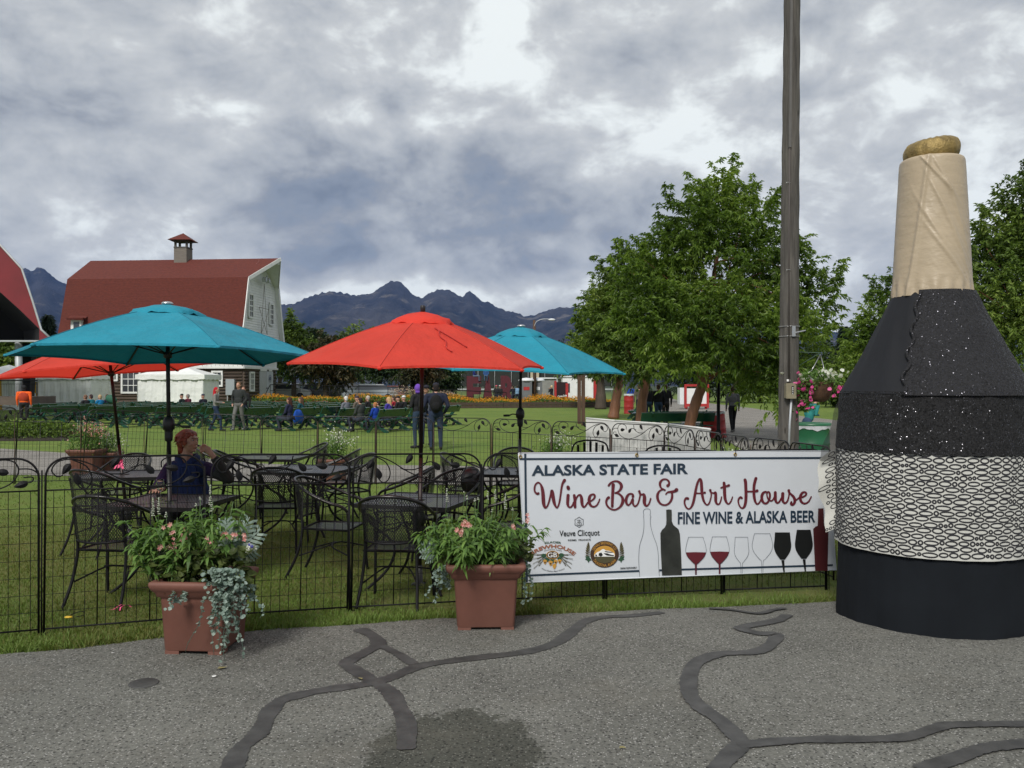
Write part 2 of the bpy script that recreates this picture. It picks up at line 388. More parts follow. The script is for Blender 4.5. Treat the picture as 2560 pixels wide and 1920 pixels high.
def strip(name, A, B, mt, n=16, off=.006, sub=40, pair=False, **kw):
    """sheet between two ground polylines, draped on the terrain"""
    def res(Pl, k):
        Pl = [Vector(p[:2]) for p in Pl]; L = [0]
        for a, b in zip(Pl, Pl[1:]): L.append(L[-1]+(b-a).length)
        o = []
        for i in range(k+1):
            s = L[-1]*i/k; j = max(q for q in range(len(L)-1) if L[q] <= s+1e-9); f = (s-L[j])/max(1e-9, L[j+1]-L[j]); o.append(Pl[j].lerp(Pl[j+1], min(1, f)))
        return o
    if pair: a = [Vector(p[:2]) for p in A]; b = [Vector(p[:2]) for p in B]; sub = len(a)-1
    else: a = res(A, sub); b = res(B, sub)
    mb = MB(); rows = []
    for i in range(sub+1):
        r = []
        for j in range(n+1):
            p = a[i].lerp(b[i], 1-(1-j/n)**(3 if pair else 1)); r.append((p.x, p.y, gz(p.x, p.y)+off))
        rows.append(r)
    mb.sheet(rows); return mb.build(name, mt, **kw)

def asphalt_mat(name, base, wet=True):
    m = bpy.data.materials.new(name); m.use_nodes = True; t = NT(m.node_tree); b = m.node_tree.nodes['Principled BSDF']
    co = t.coord('Object'); n = t.noise(co, .9, 6, .6); f = t.noise(co, 75, 5, .75)
    c = t.mix(t.mapr(n, .3, .7), (*[q*.76 for q in base], 1), (*[q*1.2 for q in base], 1))
    c = t.mix(t.mapr(f, .34, .66, 0, 1), t.mix(1.0, c, (.58, .58, .58), 'MULTIPLY'), t.mix(1.0, c, (1.38, 1.38, 1.36), 'MULTIPLY'))
    vo = t.new('ShaderNodeTexVoronoi', i_Vector=co); vo.inputs['Scale'].default_value = 95
    rnd = t.new('ShaderNodeSeparateColor', i_0=vo.outputs['Color']).outputs[0]
    st = t.math('MULTIPLY', t.math('GREATER_THAN', rnd, .84), t.math('LESS_THAN', vo.outputs['Distance'], .42))
    c = t.mix(t.math('MULTIPLY', st, .75), c, t.mix(rnd, (.20, .19, .17), (.42, .41, .39)))
    vd = t.new('ShaderNodeTexVoronoi', i_Vector=t.mapping(co, loc=(5.3, 2.1, 0))); vd.inputs['Scale'].default_value = 60
    rd = t.new('ShaderNodeSeparateColor', i_0=vd.outputs['Color']).outputs[1]
    pit = t.math('MULTIPLY', t.math('GREATER_THAN', rd, .72), t.math('LESS_THAN', vd.outputs['Distance'], .40)); c = t.mix(t.math('MULTIPLY', pit, .75), c, (.018, .017, .016))
    rough = .88
    if wet:
        sp = t.new('ShaderNodeSeparateXYZ', i_0=co)
        dx = t.math('DIVIDE', t.math('SUBTRACT', sp.outputs[0], -.26), .40); dy = t.math('DIVIDE', t.math('SUBTRACT', sp.outputs[1], 3.86), .50)
        q = t.math('SQRT', t.math('ADD', t.math('MULTIPLY', dx, dx), t.math('MULTIPLY', dy, dy)))
        q = t.math('ADD', q, t.math('MULTIPLY', t.math('SUBTRACT', t.noise(co, 5, 6, .65), .5), .9)); q = t.math('ADD', q, t.math('MULTIPLY', t.math('SUBTRACT', t.noise(co, 40, 3, .7), .5), .45))
        wm = t.mapr(q, .95, 1.03, 1, 0); c = t.mix(t.math('MULTIPLY', wm, .85), c, t.mix(1.0, c, (.36, .37, .33), 'MULTIPLY'))
        old = t.mapr(t.noise(t.mapping(co, loc=(3, 7, 0)), .8, 5, .6), .55, .68, 0, .30); c = t.mix(old, c, (.155, .140, .112))
    t.put(b.inputs['Base Color'], c); b.inputs['Roughness'].default_value = rough; b.inputs['Specular IOR Level'].default_value = .3
    t.put(b.inputs['Normal'], t.bump(t.math('ADD', f, t.math('MULTIPLY', rnd, .5)), .6, .007)); return m
M['asphalt'] = asphalt_mat('asphalt', (.142, .141, .127)); M['path_grey'] = asphalt_mat('path_grey', (.22, .205, .185), False)
edge_px = [(-420, 1650), (0, 1637), (200, 1622), (400, 1597), (620, 1580), (850, 1565), (1100, 1548), (1300, 1541), (1600, 1526), (1980, 1511), (2090, 1503), (2300, 1497), (2700, 1485)]
EDGE = [Gp(*p) for p in edge_px]; e0 = EDGE[0]; EDGE = [Vector((e0.x-9, e0.y-2.2, 0)), Vector((e0.x-3, e0.y-.7, 0))]+EDGE+[Vector((9, 7.0, 0)), Vector((16, 7.6, 0))]
EDGE_J = []
for a, b in zip(EDGE, EDGE[1:]):
    k = max(2, int((b-a).length/.06))
    for i in range(k): p = a.lerp(b, i/k); EDGE_J.append((p.x, p.y+random.uniform(-.015, .015)+.018*math.sin(p.x*7)))
EDGE_J.append(tuple(EDGE[-1][:2]))
strip('asphalt_road', [(p[0], -12) for p in EDGE_J], EDGE_J, M['asphalt'], n=40, pair=True, kind='structure')
def edge_y(x):
    for a, b in zip(EDGE, EDGE[1:]):
        if a.x <= x <= b.x: return a.y+(b.y-a.y)*(x-a.x)/(b.x-a.x)
    return 7
nearP = [Gp(*p) for p in [(-400, 1186), (0, 1188), (200, 1192), (500, 1200), (900, 1208), (1100, 1212), (1300, 1216)]]+[Vector((1.6, 13.0, 0)), Vector((3.2, 12.0, 0)), Vector((6, 11.5, 0)), Vector((12, 12, 0))]
farP = [Gp(*p) for p in [(-400, 1116), (0, 1122), (145, 1132), (600, 1156), (900, 1162), (1090, 1165), (1300, 1168)]]+[Vector((1.8, 16.0, 0)), Vector((3.6, 15.6, 0)), Vector((6, 15, 0)), Vector((12, 15, 0))]
strip('footpath', nearP, farP, M['path_grey'], n=10, sub=80, off=.008, kind='structure')
strip('fair_road', [Gp(*p) for p in [(1646, 995), (1640, 1008), (1652, 1035), (1742, 1072), (1802, 1094), (1862, 1128), (1905, 1160)]], [Gp(*p) for p in [(1665, 993), (1700, 1002), (1772, 1008), (1890, 1022), (2012, 1042), (2200, 1064), (2700, 1096)]], M['path_grey'], n=12, sub=60, off=.012, kind='structure')
mb = MB(); a = Gp(1873, 1098); b = Gp(1914, 1098)
mb.box(((a.x+b.x)/2, a.y, gz(a.x, a.y)+.018), ((b.x-a.x), .10, .004)); mb.build('road_marking', M['white_paint'], kind='structure')

# tar sealed cracks
M['tar'] = mat('tar', (.050, .049, .047), .6, var=.45, vscale=9, bump=.25, bscale=60)
seals = [([(1000, 740), (1040, 650), (1110, 590), (1140, 540), (1165, 490), (1215, 440), (1300, 415), (1400, 395), (1520, 378), (1600, 365), (1690, 340), (1800, 295), (1900, 275), (2100, 250), (2212, 238), (2312, 220), (2402, 190), (2472, 140), (2532, 95), (2612, 78), (2732, 72), (2862, 58)], .105),
 ([(1550, 130), (1610, 160), (1635, 195), (1590, 225), (1500, 275), (1520, 300), (1600, 350), (1680, 400), (1720, 460), (1755, 540), (1755, 655)], .105), ([(1650, 205), (1720, 240), (1790, 285)], .075),
 ([(3402, 70), (3352, 95), (3222, 120), (3202, 130), (3272, 150), (3352, 158), (3322, 205), (3252, 232), (3112, 240), (3012, 275), (2977, 340), (2982, 420), (3032, 475), (3112, 530), (3172, 590), (3197, 630), (3142, 690), (3092, 745)], .105),
 ([(3190, 640), (3312, 625), (3462, 615), (3612, 612), (3812, 610), (3932, 598), (4052, 560), (4132, 548), (4500, 545)], .085), ([(3972, 745), (4112, 700), (4262, 650), (4460, 628)], .10), ([(3062, 42), (3162, 50), (3272, 65), (3342, 50), (3392, 42)], .06)]
for q, (pl, wd_) in enumerate(seals):
    pts = [Gp(x/1.728, 1500+y/1.728) for x, y in pl]; c = [Vector(p) for p in crom([(p.x, p.y, 0) for p in pts], 16)]
    mb = MB(); rows = []
    for i, p in enumerate(c):
        t = (c[min(i+1, len(c)-1)]-c[max(i-1, 0)]).normalized(); nrm = Vector((-t.y, t.x, 0)); ww = wd_*(.5+.045*math.sin(i*.22+q)+random.uniform(-.05, .05))
        if i == 0 or i == len(c)-1: ww *= .7
        rows.append([(p+nrm*ww*.88).to_tuple()[:2]+(.0105+.001*q,), (p-nrm*ww*.88).to_tuple()[:2]+(.0105+.001*q,)])
    mb.sheet([[Vector((a[0], a[1], gz(a[0], a[1])+a[2])) for a in r] for r in rows]); mb.build('tar_seal', M['tar'], kind='structure')
mb = MB(); p = Gp(360, 1711); mb.lathe([(.0, .0), (.075, .0), (.08, -.003), (.08, -.005)], 22, (p.x, p.y, .012), cap=False); mb.build('tar_patch', M['tar'], kind='structure')

# ---------------------------------------------------------------- mountains
def mountains():
    import mathutils.noise as mn
    sil = [(-500, 700), (-380, 668), (-250, 690), (-120, 650), (0, 690), (54, 671), (67, 670), (78, 679), (91, 669), (104, 668), (122, 682), (143, 700), (169, 712), (195, 731), (240, 748), (300, 770), (380, 790), (470, 800), (560, 790), (640, 772), (694, 762), (734, 759), (770, 742), (803, 732), (826, 728), (855, 731), (887, 738), (930, 733), (953, 716), (979, 702), (998, 702), (1014, 716), (1031, 736), (1044, 741), (1053, 746), (1070, 734), (1096, 723), (1125, 724), (1141, 736), (1158, 742), (1167, 729), (1177, 729), (1193, 741), (1206, 754), (1223, 755), (1242, 767), (1268, 777), (1291, 781), (1311, 790), (1335, 788), (1360, 778), (1396, 768), (1435, 768), (1468, 773), (1540, 792), (1640, 805), (1760, 790), (1900, 800), (2050, 822), (2130, 838), (2300, 850), (2500, 830), (2700, 800), (3000, 780), (3300, 800)]
    sx = np.array([a for a, b in sil], float); sy = np.array([b for a, b in sil], float)
    cols = np.arange(-500, 3300, 4.5); rows = 60; D1 = 7600.0; D0 = 4200.0; DB = 8600.0
    V = []; 
    for i, px in enumerate(cols):
        hr = (HY-np.interp(px, sx, sy))/F*D1
        for j in range(rows+8):
            if j <= rows:
                s = j/rows; d = D0+(D1-D0)*s; x = (px-CX)/F*d
                env = hr*(.10*s+.90*s**1.7)
                nz = mn.multi_fractal(Vector((x/900, d/2100, 1.7)), .9, 2.1, 6); rg = 1-abs(mn.noise(Vector((x/420, d/1500, 4.0))))*2; r2 = 1-abs(mn.noise(Vector((x/160, d/700, 9.0))))*2
                amp = s*(1-s)*2.4
                z = env+amp*hr*.16*(nz-.6)+amp*hr*.17*(rg-.5)+amp*hr*.07*(r2-.5)
                z += min(1, s*3)*(10*mn.noise(Vector((x/60, d/120, 2)))+7*mn.noise(Vector((x/22, d/60, 5)))); z += amp*hr*.10*(mn.ridged_multi_fractal(Vector((x/700, d/900, 3.3)), .8, 2.3, 6, 1.0, 2.0)-1.0)
                z = min(z, hr*(d/D1)*.985) if s < .97 else z
                if s > .999: z = hr+(13*mn.noise(Vector((px/9.0, 1, 1)))+9*mn.noise(Vector((px/4.0, 2, 1))))*(1 if hr > 560 else .4)
            else:
                d = D1+(DB-D1)*(j-rows)/8; x = (px-CX)/F*d; z = hr*(1-((j-rows)/8)**1.2)
            V.append((x, d, z))
    nr = rows+9; nr = rows+8; Q = [(i*nr+j, (i+1)*nr+j, (i+1)*nr+j+1, i*nr+j+1) for i in range(len(cols)-1) for j in range(nr-1)]
    m = bpy.data.materials.new('mountain_rock'); m.use_nodes = True; t = NT(m.node_tree); b = m.node_tree.nodes['Principled BSDF']
    co = t.coord('Object'); n = t.noise(co, .0022, 9, .68); sp = t.new('ShaderNodeSeparateXYZ', i_0=co)
    c = t.mix(t.mapr(n, .40, .62), (.008, .013, .011), (.085, .078, .066)); c = t.mix(t.mapr(sp.outputs[2], 330, 760), c, t.mix(t.mapr(n, .42, .6), (.020, .022, .026), (.05, .05, .052)))
    c = t.mix(t.mapr(t.noise(t.mapping(co, scale=(1, 1, 3)), .0035, 7, .7), .56, .66, 0, .7), c, (.20, .18, .145))
    t.put(b.inputs['Base Color'], c); b.inputs['Roughness'].default_value = .95; b.inputs['Specular IOR Level'].default_value = .05
    t.put(b.inputs['Normal'], t.bump(t.noise(co, .006, 9, .72), 1.0, 90))
    np_obj('mountains', np.array(V), np.array(Q), m, smooth=True, kind='structure')
mountains()
# air between here and the mountains
mb = MB(); mb.box((0, 0, 640), (18600, 18600, 1284)); hz = mb.build('haze', [], kind='stuff')
hm = bpy.data.materials.new('haze_air'); hm.use_nodes = True; t = NT(hm.node_tree); t.n.clear()
pv = t.new('ShaderNodeVolumePrincipled'); pv.inputs['Color'].default_value = (.22, .38, .85, 1); pv.inputs['Density'].default_value = HAZE = 3.6e-5; pv.inputs['Anisotropy'].default_value = 0
o_ = t.new('ShaderNodeOutputMaterial'); t.put(o_.inputs['Volume'], pv.outputs[0]); hz.data.materials.append(hm)

# ---------------------------------------------------------------- foliage machinery
def unit(v): return v/np.maximum(1e-9, np.linalg.norm(v, axis=-1, keepdims=True))
def leaf_quads(base, dirv, L, wd_, nrm_hint=None, droop=0.0, rng=RNG):
    """folded-leaf: rhombus of two triangles sharing a midrib, as 2 tris; returns V(4n), F(2n,3)"""
    n = len(base); d = unit(dirv); up = rng.normal(size=(n, 3)); up[:, 2] += 1.2
    side = unit(np.cross(d, up)); nn = np.cross(side, d)
    L = np.asarray(L).reshape(-1, 1) if np.ndim(L) else np.full((n, 1), L); wd_ = np.asarray(wd_).reshape(-1, 1) if np.ndim(wd_) else np.full((n, 1), wd_)
    tip = base+d*L+np.array([0, 0, -1.0])*L*droop; mid = base+d*L*.45+np.array([0, 0, -1.0])*L*droop*.12
    a = mid+side*wd_*.5+nn*wd_*.22; b = mid-side*wd_*.5+nn*wd_*.22
    V = np.stack([base, a, tip, b], 1).reshape(-1, 3); i = np.arange(n)*4
    Fc = np.stack([np.stack([i, i+1, i+2], 1), np.stack([i, i+2, i+3], 1)], 1).reshape(-1, 3); return V, Fc
def twigs_to_leaves(tb, td, tl, nl, L, wd_, droop, rng, spread=.9):
    """tb twig base, td direction, tl length; nl leaves per twig"""
    n = len(tb); s = np.tile((np.arange(nl)+.5)/nl, (n, 1))+rng.normal(0, .03, (n, nl)); tdir = unit(td)
    curve = np.array([0, 0, -1.0])*(tl[:, None, None]*.35*(s[..., None]**2))
    base = tb[:, None]+tdir[:, None]*tl[:, None, None]*s[..., None]+curve
    rnd = rng.normal(size=(n, nl, 3)); rnd[..., 2] *= .5
    ld = tdir[:, None]*.55+rnd*spread*.75; ld[..., 2] -= .35
    base = base.reshape(-1, 3); ld = ld.reshape(-1, 3)
    return leaf_quads(base, ld, L*rng.uniform(.7, 1.25, len(base)), wd_*rng.uniform(.75, 1.2, len(base)), droop=droop, rng=rng)
def crown_twigs(lobes, n, rng, shell=.55, up=.55):
    """lobes: (cx,cy,cz,rx,ry,rz); sample twig bases inside lobes, denser at the shell, pointing out and up"""
    lobes = np.array(lobes, float); wgt = lobes[:, 3]*lobes[:, 4]*lobes[:, 5]; wgt = wgt**.75; idx = rng.choice(len(lobes), n, p=wgt/wgt.sum())
    d = unit(rng.normal(size=(n, 3))); r = shell+(1-shell)*rng.random(n)**.6; r = r*rng.uniform(.9, 1.02, n)
    inn = rng.random(n) < .25; r[inn] = rng.random(inn.sum())**.5*.8
    lb = lobes[idx]; base = lb[:, :3]+d*r[:, None]*lb[:, 3:]
    dr = d*.8+np.array([0, 0, up])+rng.normal(0, .28, (n, 3)); return base, dr, idx
def patch_tint(Vc, rng, scale=1.1, amp=.5):
    ph = rng.uniform(0, 6, 6); t = .5+amp*.32*(np.sin(Vc[:, 0]*scale*1.7+ph[0])*np.sin(Vc[:, 1]*scale*1.3+ph[1])+np.sin(Vc[:, 2]*scale*2.1+ph[2]+Vc[:, 0]*scale))+rng.normal(0, .17, len(Vc)); return np.clip(t, 0, 1)
def trunk_parts(root, trunk_pts, trunk_r, limbs, bark, seg=10):
    """ one trunk mesh with its limbs rising out of it """
    mb = MB(); c = crom([(*p, r) for p, r in zip(trunk_pts, trunk_r)], 5)
    rs = [q[3]*(1+.06*math.sin(i*2.1)) for i, q in enumerate(c)]
    mb.tube([q[:3] for q in c], rs, seg)
    for pts, rr in limbs:
        c = crom([(*p, r) for p, r in zip(pts, rr)], 4); mb.tube([q[:3] for q in c], [q[3] for q in c], 6)
    return mb.build('trunk', bark, root)
GREENS = [(.036, .064, .012), (.074, .130, .022), (.125, .20, .034), (.19, .28, .050), (.26, .34, .075)]
DGREENS = [(.010, .020, .008), (.018, .036, .012), (.032, .060, .018), (.050, .085, .026), (.072, .100, .036)]
M['leaf_bright'] = leafmat('leaf_bright', GREENS, .50, .42); M['leaf_mid'] = leafmat('leaf_mid', [tuple(q*.80 for q in c) for c in GREENS], .32)
M['leaf_dark'] = leafmat('leaf_dark', DGREENS, .2); M['leaf_autumn'] = leafmat('leaf_autumn', [(.010, .018, .008), (.025, .032, .012), (.050, .050, .020), (.080, .062, .026), (.12, .075, .03)], .2)
M['needle'] = leafmat('needle', [(.006, .014, .009), (.010, .022, .013), (.016, .034, .020)], .1)

def tree(label, x, y, trunk_pts, trunk_r, lobes, ntw, nl, L, wd_, leafm, bark, seed, tl=(.35, .7), droop=.25, shell=.6, up=.55, nlimb=18, group=None, spikes=0, name='broadleaf_tree'):
    rng = np.random.default_rng(seed); rnd = random.Random(seed); z0 = gz(x, y)
    root = thing(name, label, 'tree', (x, y, z0), 0, group)
    base, dr, idx = crown_twigs(lobes, ntw, rng, shell, up); lens = rng.uniform(tl[0], tl[1], ntw)
    if spikes:
        lb = np.array(lobes, float); k = rng.integers(0, len(lb), spikes); d = unit(rng.normal(size=(spikes, 3))*np.array([1, 1, .5])+np.array([0, 0, .75])); sb = lb[k, :3]+d*lb[k, 3:]*.97
        m_ = 5; off = rng.normal(0, .07, (spikes, m_, 3)); off[..., 2] = np.linspace(0, .42, m_); lean = d*.35; sp = sb[:, None]+off+lean[:, None]*np.linspace(0, 1, m_)[None, :, None]
        base = np.vstack([base, sp.reshape(-1, 3)]); dr = np.vstack([dr, np.repeat(d, m_, 0)*.6+rng.normal(0, .35, (spikes*m_, 3))+[0, 0, .5]]); lens = np.concatenate([lens, np.full(spikes*m_, tl[0]*.75)])
    V, Fc = twigs_to_leaves(base, dr, lens, nl, L, wd_, droop, rng)
    cen = V[Fc[:, 0]]; tint = patch_tint(cen, rng, .9); tint = np.repeat(tint[::2], 2)
    np_obj('crown', V, Fc, leafm, root, tint=tint)
    limbs = []; top = Vector(trunk_pts[-1]); tp = [Vector(p) for p in trunk_pts]
    for q in range(nlimb):
        j = rnd.randrange(len(base)); s = rnd.uniform(.45, 1.0); k = s*(len(tp)-1); a = tp[int(k)].lerp(tp[min(len(tp)-1, int(k)+1)], k-int(k)); b = Vector(base[j]); r0 = trunk_r[-1]*rnd.uniform(.5, .9)+.01
        mid_ = a.lerp(b, .5)+Vector((rnd.uniform(-.2, .2), rnd.uniform(-.2, .2), .12*(b-a).length)); limbs.append(([a, a.lerp(mid_, .5)+Vector((0, 0, .05)), mid_, b], [r0, r0*.8, r0*.5, r0*.15]))
    trunk_parts(root, trunk_pts, trunk_r, limbs, bark); return root

# ---------------------------------------------------------------- trees of the avenue
def rel(px, py, d, x, y): p = Wp(px, py, d); return (p.x-x, p.y-y, p.z-gz(x, y))
def lobe(px, py, d, rpx, rpy, x, y, depth=None):
    c = rel(px, py, d, x, y); rx = rpx/F*d; rz = rpy/F*d; return (*c, rx, depth or rx*.9, rz)
x, d = Xp(1722, 26), 26
lb = [lobe(1800, 680, 26, 150, 140, x, d), lobe(1755, 560, 25.5, 95, 85, x, d), lobe(1840, 555, 26.5, 85, 80, x, d), lobe(1670, 645, 26, 80, 75, x, d), lobe(1620, 750, 26, 85, 95, x, d), lobe(1930, 670, 26, 90, 95, x, d),
      lobe(2000, 760, 26, 85, 80, x, d), lobe(1950, 850, 25, 110, 90, x, d), lobe(1700, 800, 25, 140, 100, x, d), lobe(1830, 820, 24.5, 130, 110, x, d), lobe(1790, 500, 26, 48, 50, x, d), lobe(1885, 530, 26, 42, 48, x, d), lobe(2045, 730, 26, 40, 36, x, d), lobe(1905, 940, 25, 75, 55, x, d), lobe(1935, 985, 24.5, 35, 45, x, d), lobe(1700, 900, 24.5, 60, 45, x, d)]
tr = [(0, 0, 0), (.05, 0, .6), rel(1742, 1000, 26, x, d), rel(1765, 930, 26, x, d), rel(1775, 820, 26, x, d), rel(1790, 640, 26, x, d)]
tree('largest avenue tree with bright drooping leaves and leaning copper trunk beside the utility pole', x, d, tr, [.20, .17, .16, .14, .10, .04], lb, 2250, 22, .155, .062, M['leaf_bright'], M['bark_red'], 11, tl=(.4, .75), droop=.35, nlimb=34, spikes=90, group='trees of the avenue')
x, d = Xp(1600, 33), 33
lb = [lobe(1600, 750, 33, 95, 110, x, d), lobe(1565, 680, 33, 50, 50, x, d), lobe(1650, 800, 33, 110, 110, x, d), lobe(1530, 800, 33, 85, 85, x, d), lobe(1600, 880, 32, 90, 60, x, d), lobe(1520, 850, 33, 45, 55, x, d), lobe(1630, 900, 31, 60, 45, x, d)]
tree('avenue tree with copper trunk standing just behind the white board on the fence', x, d, [(0, 0, 0), rel(1606, 1000, 33, x, d), rel(1616, 940, 33, x, d), rel(1620, 800, 33, x, d)], [.22, .18, .15, .07], lb, 1300, 20, .17, .07, M['leaf_mid'], M['bark_red'], 12, droop=.35, nlimb=16, spikes=35, group='trees of the avenue')
x, d = Xp(1533, 44), 44
lb = [lobe(1520, 815, 44, 65, 80, x, d), lobe(1482, 870, 44, 40, 50, x, d), lobe(1550, 860, 44, 70, 80, x, d), lobe(1495, 750, 44, 28, 40, x, d), lobe(1520, 900, 43, 60, 45, x, d)]
tree('avenue tree with forked reddish trunk between the two brown posts and the red barrel', x, d, [(0, 0, 0), rel(1540, 1000, 44, x, d), rel(1548, 950, 44, x, d), rel(1545, 850, 44, x, d)], [.30, .24, .2, .08], lb, 850, 18, .19, .085, M['leaf_mid'], M['bark_red'], 13, droop=.3, nlimb=12, spikes=20, group='trees of the avenue')
x, d = Xp(1501, 62), 62
lb = [lobe(1490, 880, 62, 52, 55, x, d), lobe(1455, 870, 62, 36, 70, x, d), lobe(1440, 905, 62, 40, 35, x, d), lobe(1520, 890, 61, 35, 40, x, d)]
tree('farthest avenue tree, its short dark trunk at the end of the flower bed', x, d, [(0, 0, 0), rel(1502, 980, 62, x, d), rel(1500, 900, 62, x, d)], [.42, .34, .12], lb, 620, 16, .24, .11, M['leaf_mid'], M['bark_grey'], 14, nlimb=8, spikes=8, group='trees of the avenue')
x, d = Xp(2580, 27), 27
lb = [lobe(2570, 690, 27, 130, 170, x, d), lobe(2530, 560, 27, 75, 85, x, d), lobe(2490, 640, 27, 60, 70, x, d), lobe(2500, 790, 26, 90, 120, x, d), lobe(2600, 520, 27, 85, 95, x, d), lobe(2640, 700, 27, 150, 200, x, d), lobe(2480, 880, 26, 60, 90, x, d)]
tree('dark green tree rising behind the shoulder of the giant bottle at the right edge', x, d, [(0, 0, 0), (0.1, 0, 2), (0, .1, 5)], [.22, .17, .07], lb, 2000, 20, .15, .065, M['leaf_mid'], M['bark_red'], 15, nlimb=22, spikes=45)
x, d = Xp(2200, 48), 48
lb = [lobe(2205, 810, 48, 55, 85, x, d), lobe(2218, 730, 48, 34, 48, x, d), lobe(2175, 850, 48, 45, 60, x, d), lobe(2240, 860, 48, 90, 80, x, d), lobe(2140, 900, 48, 35, 40, x, d)]
tree('light green tree seen between the utility pole and the neck of the giant bottle', x, d, [(0, 0, 0), (0.1, 0, 2), (0, .1, 5)], [.22, .17, .07], lb, 1100, 18, .19, .085, M['leaf_bright'], M['bark_red'], 16, nlimb=12, spikes=25)
# dark belt right of the avenue
for q, (px, d, wpx, top, dk, lab) in enumerate([(2050, 78, 75, 850, 0, 'dark tree low behind the hanging flower basket'), (1900, 84, 90, 860, 1, 'dark tree behind the low branches of the big avenue tree'), (1760, 88, 90, 850, 0, 'dark tree beyond the red and white kiosk'), (2380, 60, 120, 760, 0, 'dark tree hidden mostly behind the giant bottle'), (2130, 66, 60, 885, 1, 'low light green bush tree beside the bottle shoulder')]):
    x = Xp(px, d); h = (HY-top)/F*d+CH
    lb = [(0, 0, h*.62, wpx/F*d, wpx/F*d, h*.38), (-.4*wpx/F*d, 0, h*.4, wpx/F*d*.8, wpx/F*d*.7, h*.33), (.45*wpx/F*d, 0, h*.42, wpx/F*d*.8, wpx/F*d*.7, h*.33)]
    tree(lab, x, d, [(0, 0, 0), (0, 0, h*.4), (.2, 0, h*.7)], [.3, .22, .08], lb, 700, 14, .33, .16, M['leaf_dark'] if not dk else M['leaf_mid'], M['bark_grey'], 30+q, tl=(.5, .9), nlimb=6, spikes=10, group='trees beyond the fair road')
# spruce
def conifer(label, px, d, top, wpx, seed):
    rng = np.random.default_rng(seed); x = Xp(px, d); h = CH+(HY-top)/F*d; root = thing('spruce_tree', label, 'tree', (x, d, gz(x, d)))
    Rm = wpx/F*d; n = 2600; s = rng.random(n)**.75; r = Rm*(1-s)*(.25+.75*rng.random(n))*(.75+.25*np.sin(s*60)); th = rng.uniform(0, 2*PI, n)
    b = np.stack([r*np.cos(th), r*np.sin(th), .08*h+s*h*.92], 1); dv = np.stack([np.cos(th), np.sin(th), -.35+.0*th], 1)
    V, Fc = leaf_quads(b, dv+rng.normal(0, .3, (n, 3)), rng.uniform(.35, .7, n), .16, droop=.2, rng=rng); np_obj('crown', V, Fc, M['needle'], root, tint=np.repeat(rng.random(n), 2))
    mb = MB(); mb.tube([(0, 0, 0), (0, 0, h*.5), (0, 0, h)], [.22, .15, .02], 7); mb.build('trunk', M['bark_grey'], root)
conifer('pointed spruce tree standing behind the hanging basket', 2112, 70, 815, 42, 5); conifer('pointed spruce behind the red stage roof', 120, 70, 800, 32, 6)
# tree line beyond the car park
TL = [(735, 74, 48, 808, 'leaf_mid', 'green tree immediately right of the barn gable'), (700, 90, 45, 850, 'leaf_dark', 'dark low tree tucked behind the barn corner'), (815, 66, 62, 852, 'leaf_autumn', 'brownish bushy tree with thin crown in front of the parked cars'), (780, 86, 40, 826, 'leaf_dark', 'narrow dark tree between the green and the brownish one'), (880, 84, 60, 838, 'leaf_dark', 'dark tree behind the left tip of the orange-red umbrella'), (950, 78, 65, 850, 'leaf_dark', 'broad dark tree above the white parked cars'), (1015, 84, 50, 858, 'leaf_mid', 'green tree behind the seated crowd'), (1060, 74, 55, 868, 'leaf_autumn', 'tree turning orange behind the umbrella pole'), (1115, 80, 48, 880, 'leaf_dark', 'dark rounded tree left of the maroon letters'), (905, 96, 60, 810, 'leaf_mid', 'taller green tree behind the row near the umbrella'), (1180, 110, 70, 868, 'leaf_dark', 'dark tree behind the maroon letters'), (1300, 112, 80, 872, 'leaf_dark', 'dark tree behind the street light pole'), (1420, 105, 60, 850, 'leaf_dark', 'dark tree behind the white trailer'),
      (35, 62, 60, 850, 'leaf_mid', 'green tree behind the steel post of the stage'), (115, 66, 40, 868, 'leaf_dark', 'dark tree between stage and barn')]
for q, (px, d, wpx, top, lm, lab) in enumerate(TL):
    x = Xp(px, d); h = (HY-top)/F*d+CH; wr = wpx/F*d; rr = random.Random(q)
    lb = [(rr.uniform(-.5, .5)*wr, rr.uniform(-.4, .4)*wr, h*rr.uniform(.46, .74), wr*rr.uniform(.5, .75), wr*.7, h*rr.uniform(.20, .27)) for _ in range(6)]+[(0, 0, h*.7, wr*.55, wr*.5, h*.29)]
    tree(lab, x, d, [(0, 0, 0), (0, 0, h*.4), (.2, 0, h*.75)], [.24, .18, .06], lb, 560, 13, .34, .16, M[lm], M['bark_grey'], 60+q, tl=(.5, 1.0), nlimb=8, shell=.45, spikes=12, group='tree line beyond the lawn')
# ================================================================ GRASS
def grass(name, pts, hts, seed, wd_=.004, lean=.35, tintm=(.2, .9)):
    rng = np.random.default_rng(seed); n = len(pts); base = np.array(pts); a = rng.uniform(0, 2*PI, n); side = np.stack([np.cos(a), np.sin(a), np.zeros(n)], 1)*wd_
    ld = rng.normal(0, lean, (n, 3)); ld[:, 2] = 1; tip = base+ld*np.array(hts)[:, None]; tip[:, 2] -= np.abs(ld[:, 0])*np.array(hts)*.3
    mid = base+(tip-base)*.5; mid[:, 2] += np.array(hts)*.12
    V = np.stack([base-side, base+side, mid+side*.7, mid-side*.7, tip], 1).reshape(-1, 3); i = np.arange(n)*5
    Fc = np.concatenate([np.stack([i, i+1, i+2], 1), np.stack([i, i+2, i+3], 1), np.stack([i+3, i+2, i+4], 1)]); tint = np.tile(np.clip(rng.normal(.5, .22, n)+.25*np.sin(base[:, 0]*2.1+base[:, 1]*1.7), *tintm), 3)
    return np_obj(name, V, Fc, M['grass_blade'], tint=tint, kind='stuff')
